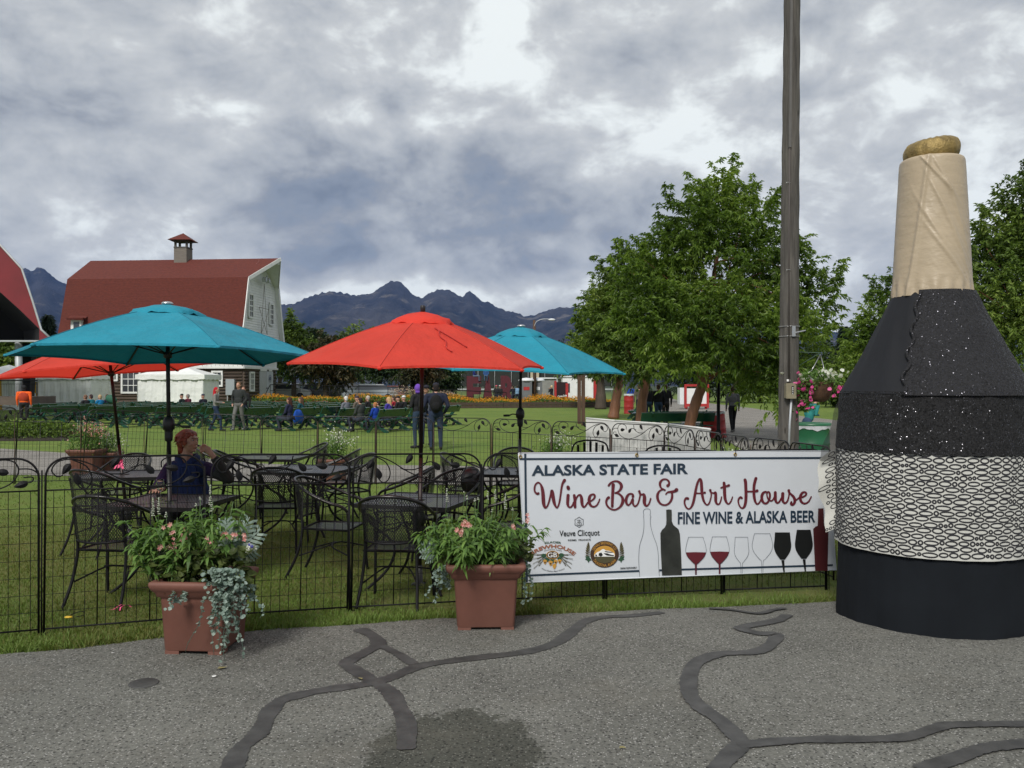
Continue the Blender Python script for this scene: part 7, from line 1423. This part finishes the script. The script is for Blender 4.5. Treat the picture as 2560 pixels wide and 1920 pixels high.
sx = Xp(1337, 74); sl_ = thing('street_light', 'wooden street light pole with curved arm above the right teal umbrella', 'street light', (sx, 74, 0)); mb = MB(); zt = CH+(HY-800)/F*74; mb.tube([(0, 0, 0), (-.05, 0, zt)], [.17, .11], 10); mb.build('pole', M['brown_post'], sl_)
mb = MB(); mb.tube(crom([(-.05, -.1, zt-.55), (.15, -.12, zt-.15), (.6, -.15, zt+.05), (1.2, -.15, zt+.08)], 5), .03, 6); mb.build('arm', M['pipe_grey'], sl_); mb = MB(); mb.ball((1.45, -.15, zt+.02), (.32, .14, .10), 10, 6); mb.build('lamp_head', M['roof_white'], sl_)
# parked cars in the haze of the car park
def car(px, d, col, yaw, lab, suv=False):
    x = Xp(px, d); root = thing('parked_car', lab, 'car', (x, d, gz(x, d)), R(yaw), 'cars parked beyond the lawn'); L, W_, H = 4.6, 1.8, (1.75 if suv else 1.45)
    m = mat('car_paint', col, .25, .2, spec=.8); side = [(-2.25, .35), (-2.3, .62), (-2.15, .85), (-1.45, .95), (1.35, .98), (2.1, .86), (2.28, .62), (2.25, .35)]; mb = MB(); n = len(side)
    for s, k in ((-1, 0), (1, 1)): pass
    mb.add([(a, -W_/2, b) for a, b in side]+[(a, W_/2, b) for a, b in side], [tuple(range(n)), tuple(range(n, 2*n))[::-1]]+[(i, n+i, n+(i+1) % n, (i+1) % n) for i in range(n)]); mb.build('body', m, root)
    cab = [(-1.7 if suv else -1.35, .95), (-1.45 if suv else -.85, H-.07), (.35, H), (1.25, .97)]; mb = MB(); n = 4; mb.add([(a, -W_/2+.12+.12*(b > 1.2), b) for a, b in cab]+[(a, W_/2-.12-.12*(b > 1.2), b) for a, b in cab], [tuple(range(n)), tuple(range(n, 2*n))[::-1]]+[(i, n+i, n+(i+1) % n, (i+1) % n) for i in range(n)]); mb.build('windows', M['window_glass'], root)
    mb = MB(); mb.box(((cab[1][0]+cab[2][0])/2, 0, H-.02), (cab[2][0]-cab[1][0]+.1, W_-.45, .06)); mb.build('roof', m, root)
    for sx_ in (-1.4, 1.4):
        for sy in (-.85, .85): mb = MB(); mb.tube([(sx_, sy-.1, .32), (sx_, sy+.1, .32)], .32, 14, smooth=False); mb.build('wheel', M['dark_plastic'], root)
for a in [(712, 76, (.5, .5, .5), 8, 'white car at the left end of the car park row, right of the barn'), (735, 80, (.35, .38, .42), 95, 'silver car seen end on between the tree trunks'), (762, 84, (.30, .30, .32), 10, 'grey car behind the brownish bushy tree'), (795, 78, (.03, .03, .035), 5, 'black car beside the brownish bushy tree'), (840, 88, (.55, .55, .55), 12, 'white car far back among the dark trunks'), (925, 72, (.42, .46, .50), 14, 'light grey estate car in front of the dark trees'), (948, 76, (.55, .56, .57), 8, 'white car behind the light grey estate car'), (990, 74, (.25, .10, .09), 92, 'reddish car seen end on behind the seated crowd'), (880, 82, (.12, .14, .16), 8, 'dark blue grey car between white ones')]: car(*a)

# ================================================================ PEOPLE
CM = {}
def cm(c):
    k = tuple(round(q, 3) for q in c)
    if k not in CM: CM[k] = mat('cloth', k, .85, var=.15, vscale=9, spec=.25)
    return CM[k]
def cone_mesh(mb, a, b, ra, rb, n=10):
    a = Vector(a); b = Vector(b); d = b-a; L = d.length
    if L < 1e-6: mb.ball(a, ra, n, 6); return
    d.normalize(); pts = []; rs = []
    for q in (-1, -.8, -.45, 0): pts.append(a+d*ra*q); rs.append(max(.0005, ra*math.sqrt(max(0, 1-q*q))))
    for q in (0, .45, .8, 1): pts.append(b+d*rb*q); rs.append(max(.0005, rb*math.sqrt(max(0, 1-q*q))))
    mb.tube(pts, rs, n)
def fuse(prims, voxel, smooth=2):
    """prims: ('c',a,b,ra,rb,mi) or ('e',c,(rx,ry,rz),rotM,mi) -> one continuous mesh, faces take the material of the nearest prim"""
    mb = MB()
    for p in prims:
        if p[0] == 'c': cone_mesh(mb, *p[1:5])
        else: mb.ball(p[1], p[2], 14, 10, rot=p[3])
    o = bpy.data.objects.new('tmp', mb.mesh('tmp', [])); COL.objects.link(o)
    r = o.modifiers.new('r', 'REMESH'); r.mode = 'VOXEL'; r.voxel_size = voxel
    if smooth: s = o.modifiers.new('s', 'SMOOTH'); s.iterations = smooth; s.factor = .5
    dg = bpy.context.evaluated_depsgraph_get(); me = bpy.data.meshes.new_from_object(o.evaluated_get(dg)); bpy.data.objects.remove(o)
    n = len(me.polygons); c = np.empty(n*3); me.polygons.foreach_get('center', c); c = c.reshape(-1, 3); best = np.full(n, 1e9); mi = np.zeros(n, np.int32)
    for p in prims:
        if p[0] == 'c':
            a = np.array(p[1]); b = np.array(p[2]); ab = b-a; t = np.clip(((c-a)@ab)/max(1e-9, ab@ab), 0, 1); d = np.linalg.norm(c-(a+t[:, None]*ab), axis=1)-(p[3]*(1-t)+p[4]*t); m_ = p[5]
        else:
            q = c-np.array(p[1]); 
            if p[3] is not None: q = q@np.array(p[3])
            rr_ = np.array(p[2]); k = np.linalg.norm(q/rr_, axis=1); d = (k-1)*rr_.min(); m_ = p[4]
        k = d < best; best[k] = d[k]; mi[k] = m_
    me.polygons.foreach_set('material_index', mi); me.polygons.foreach_set('use_smooth', np.full(n, True)); me.update(); return me
def person(label, px, d, yaw, pose='stand', h=1.70, top=(.05, .05, .06), legs=(.03, .045, .09), hair=(.06, .035, .02), shoes=(.02, .02, .02), arms='down', long=False, cap=None, group=None, z=None, lean=0.0, vest=None, headyaw=0, wide=1.0, hood=None, backpack=None):
    x = Xp(px, d); z0 = gz(x, d) if z is None else z; s = h/1.72; root = thing('person', label, 'person', (x, d, z0), R(yaw-90), group); S_ = lambda p: Vector((p[0]*s*wide if abs(p[0]) < 9 else p[0], p[1]*s, p[2]*s))
    sit = pose == 'sit'; dz = -.44 if sit else 0; ly = lean; T = lambda x_, y_, z_: S_((x_, y_+ly*(z_-.92), z_+dz))
    pr = [('e', T(0, 0, 1.27), (.185*s*wide, .118*s*wide, .22*s), None, 0), ('e', T(0, .01, 1.07), (.160*s*wide, .12*s*wide, .18*s), None, 0), ('e', T(0, 0, .94), (.168*s*wide, .125*s*wide, .12*s), None, 1), ('c', T(-.145, 0, 1.405), T(.145, 0, 1.405), .068*s, .068*s, 0), ('c', T(0, 0, 1.42), T(0, .015, 1.54), .052*s, .05*s, 2 if not hood else 0)]
    for sg in (-1, 1):
        if sit: hip, kn, an, toe = S_((sg*.09, 0, .47)), S_((sg*.12, .44, .50)), S_((sg*.12, .40+.05*sg, .09)), S_((sg*.13, .54+.05*sg, .05))
        elif pose == 'walk': hip, kn, an, toe = T(sg*.085, 0, .90), S_((sg*.09, .13*sg+.06, .50)), S_((sg*.09, .24*sg-.02, .10)), S_((sg*.09, .24*sg+.13, .06))
        else: hip, kn, an, toe = T(sg*.09, 0, .90), S_((sg*.10, .02, .50)), S_((sg*.11, -.01, .09)), S_((sg*.12, .13, .04))
        pr += [('c', hip, kn, .088*s*wide, .062*s*wide, 1), ('c', kn, an, .060*s*wide, .044*s*wide, 1), ('c', an-Vector((0, .03*s, .03*s)), toe, .046*s, .036*s, 3)]
        sh = T(sg*.185*wide, 0, 1.40)
        A_ = {'down': ((.235, -.02, 1.14), (.235, .04, .90)), 'pocket': ((.275, -.05, 1.14), (.20, .08, .96)), 'front': ((.24, .02, 1.14), (.10, .24, 1.12)), 'lap': ((.23, .06, 1.15), (.10, .26, 1.00)), 'face': ((.25, .12, 1.18), (.07, .20, 1.44)), 'wide': ((.34, -.02, 1.18), (.30, .05, .95))}[arms]
        el, wr = [T(sg*a[0], a[1], a[2]) for a in A_]; hd = wr+(wr-el).normalized()*.06*s
        pr += [('c', sh, el, .058*s*wide, .048*s*wide, 0), ('c', el, wr, .047*s*wide, .034*s, 0), ('c', wr, hd, .030*s, .028*s, 2)]
        for q in range(4): pr.append(('c', hd+Vector(((q-1.5)*.014*s, 0, 0)), hd+(wr-el).normalized()*.055*s+Vector(((q-1.5)*.017*s, .01, 0)), .0095*s, .008*s, 2))
    hy = R(headyaw); f = Vector((math.sin(-hy), math.cos(-hy), 0)); rv = Vector((f.y, -f.x, 0)); hc = T(0, .02, 1.61); Mh = Matrix((rv, f, Vector((0, 0, 1)))).transposed(); H_ = lambda a, b, c: hc+Mh@Vector((a*s, b*s, c*s))
    pr += [('e', hc, (.074*s, .092*s, .105*s), Mh, 2), ('e', H_(0, .035, -.055), (.055*s, .055*s, .055*s), Mh, 2), ('c', H_(0, .09, .0), H_(0, .108, -.02), .010*s, .013*s, 2)]
    for sg in (-1, 1): pr.append(('e', H_(sg*.075, -.005, -.02), (.012*s, .02*s, .03*s), Mh, 2))
    me = fuse(pr, .017*s if d < 45 else .024*s, 1)
    for m_ in (cm(top), cm(legs), M['skin'], cm(shoes)): me.materials.append(m_)
    o = bpy.data.objects.new('body', me); COL.objects.link(o); o.parent = root
    for sg in (-1, 1): mb = MB(); mb.ball(H_(sg*.030, .086, .012), (.010*s, .007*s, .006*s), 6, 4); mb.build('eye', M['eye_dark'], root)
    if hood: mb = MB(); mb.ball(H_(0, -.018, .02), (.094*s, .10*s, .118*s), 14, 9); mb.ball(H_(0, -.03, -.08), (.09*s, .08*s, .06*s), 12, 7); mb.build('hood', cm(hood), root)
    elif hair:
        hp = [('e', H_(0, -.022, .030), (.084*s, .092*s, .092*s), Mh, 0), ('e', H_(0, -.045, -.03), (.078*s, .062*s, .075*s), Mh, 0)]
        if long: hp += [('c', H_(0, -.07, -.03), H_(.02, -.085, -.24), .062*s, .05*s, 0), ('c', H_(.055, -.03, -.02), H_(.075, -.03, -.18), .03*s, .025*s, 0), ('c', H_(-.055, -.03, -.02), H_(-.075, -.03, -.18), .03*s, .025*s, 0)]
        hm_ = fuse(hp, .018*s, 1); hm_.materials.append(cm(hair)); ho = bpy.data.objects.new('hair', hm_); COL.objects.link(ho); ho.parent = root
    if cap: mb = MB(); mb.lathe([(.088*s, 0), (.088*s, .03*s), (.070*s, .07*s), (.01, .09*s)], 16, H_(0, -.01, .045)); mb.sheet([[H_(a, b, .05-.01*abs(a)*10) for a in (-.065, 0, .065)] for b in (.05, .11, .155)]); mb.build('cap', cm(cap), root)
    if vest: mb = MB(); mb.ball(T(0, -.01, 1.22), (.196*s*wide, .132*s*wide, .25*s), 16, 10); mb.build('vest', cm(vest), root)
    if backpack:
        bl_, bc_ = backpack; pm_ = T(0, -.20, 1.20); loc = root.matrix_world; mb = MB(); a = R(yaw-90)
        mb.ball((0, 0, 0), (.16*s, .10*s, .24*s), 14, 10); mb.ball((0, -.07*s, -.06*s), (.12*s, .06*s, .12*s), 12, 8); o = mb.build('backpack', cm(bc_), loc=(x+pm_.x*math.cos(a)-pm_.y*math.sin(a), d+pm_.x*math.sin(a)+pm_.y*math.cos(a), z0+pm_.z), rz=a, label=bl_, cat='backpack')
    return root
def seat_on(px, d): return gz(Xp(px, d), d)+.0
ORG = (.82, .12, .02); BLK = (.018, .018, .02); DEN = (.018, .032, .065); GRY = (.16, .165, .17)
o = person('person in bright orange jacket with red vest and black knit cap, seen from behind', 60, 36.5, 100, h=1.70, top=ORG, legs=BLK, hood=BLK, arms='down', vest=(.36, .045, .02), wide=1.15)
o = person('woman with bright red hair and grey cardigan walking right, looking at her phone', 540, 31.8, 5, 'walk', 1.64, (.20, .195, .185), DEN, (.42, .012, .022), arms='front', long=True, headyaw=0); o['label'] = 'person with bright red hair and grey cardigan walking right with folded hands'
person('person with short fair hair in a black jacket and grey trousers walking toward us', 597, 32.2, -100, 'walk', 1.83, (.030, .034, .034), (.13, .13, .125), (.16, .09, .045), shoes=GRY, arms='pocket')
person('person mostly hidden directly behind the one in black jacket and grey trousers', 609, 33.0, -85, 'walk', 1.66, BLK, (.02, .03, .05), (.10, .04, .02))
person('person in purple knit hat and black jacket with back to us on the lawn', 1045, 23.2, 140, h=1.72, top=BLK, legs=(.022, .040, .070), hood=(.14, .06, .36), arms='front', backpack=('small black backpack on the person in the purple hat', BLK))
person('person in dark cap and navy and orange jacket with back to us on the lawn', 1090, 22.6, 95, h=1.76, top=(.016, .020, .040), legs=(.022, .034, .065), hair=(.02, .015, .015), cap=(.02, .02, .03), arms='pocket', wide=1.12, backpack=('large black backpack on the person in the dark cap', (.009, .009, .010)))
person('person partly hidden between the purple hat and the dark cap', 1066, 24.5, -100, h=1.70, top=(.09, .10, .13), legs=(.03, .04, .07), cap=(.02, .02, .03))
person('person with grey ankle boots and dark leggings walking away on the fair road', 1832, 31, 90, 'walk', 1.66, (.11, .11, .115), (.010, .010, .012), (.04, .025, .015), shoes=(.12, .115, .11))
person('bending person in teal top and jeans behind the green barrel', 2017, 22, 20, h=1.45, top=(.02, .16, .15), legs=(.035, .06, .11), lean=.55, arms='front')
for a in [('person in black jacket seated left of the pair in blue, back to us', 214, 40.5, 160, (.02, .02, .022), (.16, .09, .06), None, False), ('person in teal sweater seated in the left bench group', 228, 42, 165, (.02, .17, .20), (.05, .03, .03), None, False), ('blond person in bright blue jacket seated in the left bench group', 250, 41, 160, (.01, .17, .38), (.42, .30, .17), None, False), ('person with dark hair seated last in the left bench group beside a white blanket', 268, 42.5, 165, (.03, .03, .05), (.07, .04, .03), None, False),
          ('person in black cap and dark green jacket seated before the white tent', 455, 44, 170, (.018, .030, .028), None, (.02, .02, .02), False), ('person in maroon and grey jacket seated behind the black cap wearer', 470, 44.6, 160, (.14, .03, .05), (.22, .20, .19), None, False), ('person in dark hooded jacket seated right of the two before the white tent', 508, 43.5, 150, (.016, .018, .03), None, (.05, .05, .08), False),
          ('person with long brown hair and navy jacket seated by a blue cushion', 724, 31.8, 165, (.020, .022, .05), (.055, .022, .016), None, True), ('person with brown hair in teal shirt seated right of the navy jacket', 753, 33.2, 170, (.012, .07, .085), (.09, .05, .03), None, True), ('white haired person in grey vest seated in the middle of the benches', 865, 35.2, 150, (.15, .16, .19), (.60, .58, .55), None, False), ('person in dark cap and khaki jacket seated right of the white haired one', 893, 36, 160, (.13, .11, .09), None, (.05, .04, .06), False),
          ('person leaning forward in charcoal jacket on the nearest bench', 901, 31.2, 150, (.040, .045, .044), (.03, .02, .02), None, False), ('grey haired person in black coat with a striped scarf standing out of the crowd', 920, 37, 165, (.016, .016, .018), (.40, .36, .32), None, False), ('child with orange hair and bright blue jacket seated on the nearest bench', 938, 32, 150, (.012, .05, .34), (.40, .16, .06), None, False), ('person in grey camouflage jacket seated behind the blue jacketed child', 946, 34.5, 165, (.10, .11, .12), (.03, .02, .015), None, False),
          ('blonde person in purple blue jacket seated on the nearest bench', 972, 32.8, 160, (.055, .04, .28), (.50, .33, .16), None, True), ('person in black hood seated near the right end of the benches', 996, 35.5, 165, (.018, .016, .018), None, (.02, .02, .02), False), ('person in white cap and black jacket seated at the right end of the benches', 1010, 36.2, 160, (.02, .02, .022), None, (.6, .6, .6), False), ('person in red jacket half hidden behind the blonde one', 985, 36.5, 165, (.30, .02, .03), (.06, .04, .03), None, False)]:
    person(a[0], a[1], a[2], a[3], 'sit', 1.70 if 'child' not in a[0] else 1.45, a[4], (.03, .035, .05), a[5], cap=a[6], long=a[7], arms='lap', group='people seated on the green benches')
person('person in blue jacket and jeans sitting on top of the maroon F', 1185, 73.2, 0, 'sit', 1.7, (.02, .03, .16), (.10, .13, .18), z=CH+(HY-940)/F*73-.48, arms='lap', group='people around the maroon letters'); person('person in blue top sitting on top of the maroon A', 1215, 73.8, -90, 'sit', 1.65, (.03, .08, .20), (.05, .09, .15), z=CH+(HY-940)/F*73.5-.48, arms='lap', group='people around the maroon letters')
for a in [('person in black with pink cap standing between the maroon A and R', 1241, 70.5, 250, BLK, (.50, .10, .14)), ('person in black with white cap behind the one in the pink cap', 1250, 71.5, 240, BLK, (.5, .5, .5)), ('person in dark jacket holding up a phone in front of the maroon R', 1283, 70, 130, (.015, .02, .03), None), ('blond person in black taking a photo right of the portable toilets', 1379, 69, 150, BLK, None), ('person in pale blue shirt right of the maroon R', 1293, 73, 90, (.18, .30, .45), None)]:
    person(a[0], a[1], a[2], a[3], 'stand', 1.72, a[4], (.02, .025, .04), (.55, .45, .25) if 'blond' in a[0] else (.04, .03, .02), cap=a[5], arms='face' if 'phone' in a[0] or 'photo' in a[0] else 'down', group='people around the maroon letters')
for a in [('person in bright blue jacket beyond the small red barrel', 1577, 56, 90, (.015, .05, .30), DEN), ('person in dark top with tan hip bag and jeans beside the copper trunk', 1622, 36, 80, (.016, .014, .02), (.03, .06, .10)), ('person in black jacket and blue jeans under the big avenue tree', 1646, 35, 95, (.012, .012, .014), (.028, .05, .09)), ('third person in dark clothes under the big avenue tree, rightmost of them', 1664, 36, 90, (.012, .012, .014), (.03, .025, .025)), ('person in grey brown coat behind the copper trunk', 1598, 42, 90, (.10, .08, .07), BLK)]:
    person(a[0], a[1], a[2], a[3], 'walk' if a[1] != 1577 else 'stand', 1.75, a[4], a[5], arms='down', group='people on the avenue')
mb = MB(); c = Wp(278, 998, 41.5); mb.ball((0, 0, 0), (.30, .16, .20), 12, 8, rot=(0, .4, 0)); mb.build('blanket', mat('blanket_green', (.02, .10, .06), .8), loc=c, label='green and white blanket roll on the left bench group', cat='blanket'); mb = MB(); c = on(745, 31.4); mb.lathe([(.05, .30), (.20, .34), (.27, .48), (.25, .66), (.16, .78), (.04, .80)], 16, fn=lambda p, th, i: Vector((p.x*1.2*(1+.12*math.sin(th*3+i)), p.y*.35, p.z+.03*math.sin(th*4)))); mb.build('hanging_jacket', cm((.012, .07, .36)), loc=c, rz=R(72), label='bright blue jacket hung over the bench beside the long haired person', cat='jacket')

# ---------------------------------------------------------------- the red-haired woman at the table
d0 = 8.25; wx = Xp(470, d0); wo = Vector((wx, d0, gz(wx, d0))); woman = thing('person', 'person with short red hair and blue scarf seated at a table, fist at mouth', 'person', wo)
Q = lambda px, py, dd=0.0: Wp(px, py, d0+dd)-wo
# materials: 0 sleeve charcoal 1 blue scarf 2 skin 3 purple 4 trousers 5 shoes
hc = Q(472, 1103); f = Vector((math.cos(R(-24)), math.sin(R(-24)), .03)).normalized(); up = Vector((-.05, 0, 1)); rv = f.cross(up).normalized(); up = rv.cross(f); Mh = Matrix((rv, f, up)).transposed(); Hh = lambda a, b, c: hc+Mh@Vector((a, b, c))
pr = [('e', Hh(0, -.005, .012), (.070, .092, .098), Mh, 2), ('e', Hh(0, .025, -.045), (.056, .058, .060), Mh, 2), ('e', Hh(0, .052, -.088), (.028, .026, .020), Mh, 2), ('e', Hh(0, .072, -.018), (.040, .018, .045), Mh, 2), ('c', Hh(0, .082, .014), Hh(0, .104, -.026), .008, .0115, 2), ('e', Hh(0, .090, .030), (.042, .010, .010), Mh, 2), ('e', Hh(0, .085, -.052), (.022, .012, .006), Mh, 2), ('e', Hh(0, .083, -.063), (.019, .012, .0065), Mh, 2), ('e', Hh(.046, .055, -.028), (.018, .02, .02), Mh, 2),
      ('e', Hh(.070, -.008, -.022), (.010, .018, .029), Mh, 2), ('e', Hh(-.070, -.008, -.022), (.010, .018, .029), Mh, 2), ('c', Hh(0, -.02, -.06), Q(466, 1154, .02), .052, .060, 2)]
sL, sR = Q(424, 1170, .03), Q(516, 1170, .0); neck = Q(468, 1152, .02); pel = Vector((.02, .04, .50))
pr += [('c', sL+Vector((.05, 0, -.01)), sR-Vector((.05, 0, .01)), .085, .085, 1), ('e', Q(470, 1205, .03), (.185, .125, .20), None, 1), ('e', Vector((.02, .04, .66)), (.18, .13, .18), None, 1), ('e', pel, (.19, .15, .13), None, 4)]
eL, wL = Q(392, 1222, -.22), Q(397, 1225, -.60); pr += [('c', sL, eL, .062, .052, 3), ('c', eL, wL+Vector((0, .09, .01)), .050, .038, 0), ('c', wL+Vector((0, .09, .01)), wL, .032, .026, 2)]
eR, wR = Q(572, 1196, -.10), Q(531, 1138, -.20); pr += [('c', sR, sR.lerp(eR, .45), .065, .062, 3), ('c', sR.lerp(eR, .45), eR, .062, .055, 0), ('c', eR, eR.lerp(wR, .80), .054, .043, 0), ('c', eR.lerp(wR, .78), wR, .032, .028, 2)]
for sg in (-1, 1): kn = Vector((.08+sg*.12, -.46, .50)); an = Vector((.08+sg*.14, -.42, .09)); pr += [('c', pel+Vector((sg*.09, 0, -.02)), kn, .092, .068, 4), ('c', kn, an, .064, .048, 4), ('c', an-Vector((0, 0, .03)), an+Vector((.01, -.15, -.05)), .044, .036, 5)]
# fist held to the lips: palm, four curled fingers, thumb
pc = Q(519, 1124, -.205); pr += [('e', pc, (.036, .020, .034), Euler((0, R(-35), 0)).to_matrix(), 2), ('c', wR, pc, .027, .026, 2)]
for k, (bx, by, mx_, my, tx, ty) in enumerate([(514, 1113, 506, 1112, 505, 1120), (511, 1116, 502.5, 1117, 503, 1125), (509.5, 1121, 500.5, 1122.5, 502, 1129), (510, 1127, 502.5, 1128.5, 505, 1133)]):
    b0, m0, t0 = Q(bx, by, -.215), Q(mx_, my, -.235), Q(tx, ty, -.222); pr += [('c', pc.lerp(b0, .4), b0, .012, .0105, 2), ('c', b0, m0, .0102, .0092, 2), ('c', m0, t0, .0090, .0078, 2)]
pr += [('c', pc+Vector((-.005, .01, -.01)), Q(506, 1119, -.19), .012, .010, 2), ('c', Q(506, 1119, -.19), Q(499, 1117, -.185), .0098, .0085, 2)]
# hand spread over the foot of the glass
hp_ = wL+Vector((.006, -.035, .0)); pr += [('e', hp_, (.036, .042, .018), None, 2)]
for k in range(4): b0 = hp_+Vector((-.028+k*.0185, -.030, .004)); m0 = b0+Vector((-.008+k*.005, -.030, .004)); t0 = m0+Vector((-.004+k*.004, -.022, -.018)); pr += [('c', b0, m0, .0098, .009, 2), ('c', m0, t0, .0088, .0075, 2)]
pr += [('c', hp_+Vector((.03, .0, .0)), hp_+Vector((.052, -.025, .004)), .0115, .010, 2), ('c', hp_+Vector((.052, -.025, .004)), hp_+Vector((.050, -.052, .0)), .0098, .008, 2)]
me = fuse(pr, .0058, 2)
for m_ in (cm((.030, .030, .028)), mat('blue_scarf', (.006, .016, .075), .9, var=.35, vscale=5, bump=.5, bscale=9, bdist=.03), M['skin'], cm((.026, .012, .05)), cm((.010, .010, .012)), cm((.015, .015, .015))): me.materials.append(m_)
o = bpy.data.objects.new('body', me); COL.objects.link(o); o.parent = woman
hp = [('e', Hh(0, -.020, .042), (.083, .093, .080), Mh, 0), ('e', Hh(0, -.054, -.005), (.086, .066, .096), Mh, 0), ('e', Hh(0, -.056, -.070), (.072, .044, .062), Mh, 0), ('e', Hh(.066, -.022, -.005), (.022, .034, .050), Mh, 0), ('e', Hh(-.066, -.022, -.005), (.022, .034, .050), Mh, 0), ('e', Hh(0, .028, .070), (.060, .040, .028), Mh, 0)]
rr = random.Random(5)
for k in range(260):
    a = rr.uniform(0, 2*PI); e = rr.uniform(-.25, 1.4); dv = Vector((math.cos(a)*math.cos(e), math.sin(a)*math.cos(e), math.sin(e)))
    if dv.y > .30: continue
    p = Vector((dv.x*.080, dv.y*.090-.018, dv.z*.085+.030)); fl = Vector((dv.x*.3, dv.y*.35-.2*(dv.y < .3), -.75+dv.z*.5)).normalized(); q_ = p+fl*rr.uniform(.03, .065)+dv*.014; hp.append(('c', Hh(*p), Hh(*q_), .0080, .0022, 0))
for k in range(11): u = -.055+k*.011; yq = math.sqrt(max(0, 1-(u/.079)**2)); hp.append(('c', Hh(u, .050*yq, .088-.02*(1-yq)), Hh(u*1.05, .084*yq-.003, .050-.012*math.sin(k*2.1)), .009, .003, 0))
for k in range(16): u = -.06+k*.008; hp.append(('c', Hh(u, -.075, -.05), Hh(u*.9, -.080-.012*math.sin(k), -.125), .009, .003, 0))
for sg in (-1, 1):
    for k in range(7): hp.append(('c', Hh(sg*.074, -.03+k*.011, .02), Hh(sg*.075, -.028+k*.012, -.035-.012*math.sin(k*1.9)), .008, .003, 0))
hm_ = fuse(hp, .0050, 1); hm_.materials.append(mat('hair_red', (.22, .035, .014), .5, var=.55, vscale=28, bump=.6, bscale=120, bdist=.004)); ho = bpy.data.objects.new('hair', hm_); COL.objects.link(ho); ho.parent = woman
for sg in (-1, 1):
    mb = MB(); mb.ball(Hh(sg*.030, .083, .010), (.012, .008, .006), 10, 6, rot=Mh); e_ = mb.build('eye', M['eye_white'], woman); mb = MB(); mb.ball(Hh(sg*.030, .0885, .010), (.006, .004, .0055), 8, 5, rot=Mh); mb.build('iris', M['eye_dark'], e_)
    mb = MB(); mb.tube([Hh(sg*.014, .096, .028), Hh(sg*.030, .094, .033), Hh(sg*.047, .080, .027)], .0028, 5); mb.build('eyebrow', cm((.08, .02, .012)), woman)
mb = MB(); mb.tube([Hh(-.020, .086, -.056), Hh(0, .0965, -.0565), Hh(.020, .086, -.056)], .0032, 6); mb.build('lips', mat('lip', (.34, .10, .085), .5), woman)
mb = MB(); mb.tube(crom([neck+Vector((-.085, .03, .03)), neck+Vector((-.06, -.06, .015)), neck+Vector((.01, -.105, -.05)), neck+Vector((.075, -.06, .01)), neck+Vector((.085, .03, .03)), neck+Vector((0, .075, .035))], 5, closed=True), .032, 9, closed=True)
for k in range(5): a = neck+Vector((-.03+k*.028, -.10, -.04)); mb.tube(crom([a, a+Vector((.02+.01*k, -.045, -.14)), a+Vector((.05+.016*k, -.05, -.30))], 4), [.026]*8+[.018], 7)
mb.build('scarf', me.materials[1], woman)
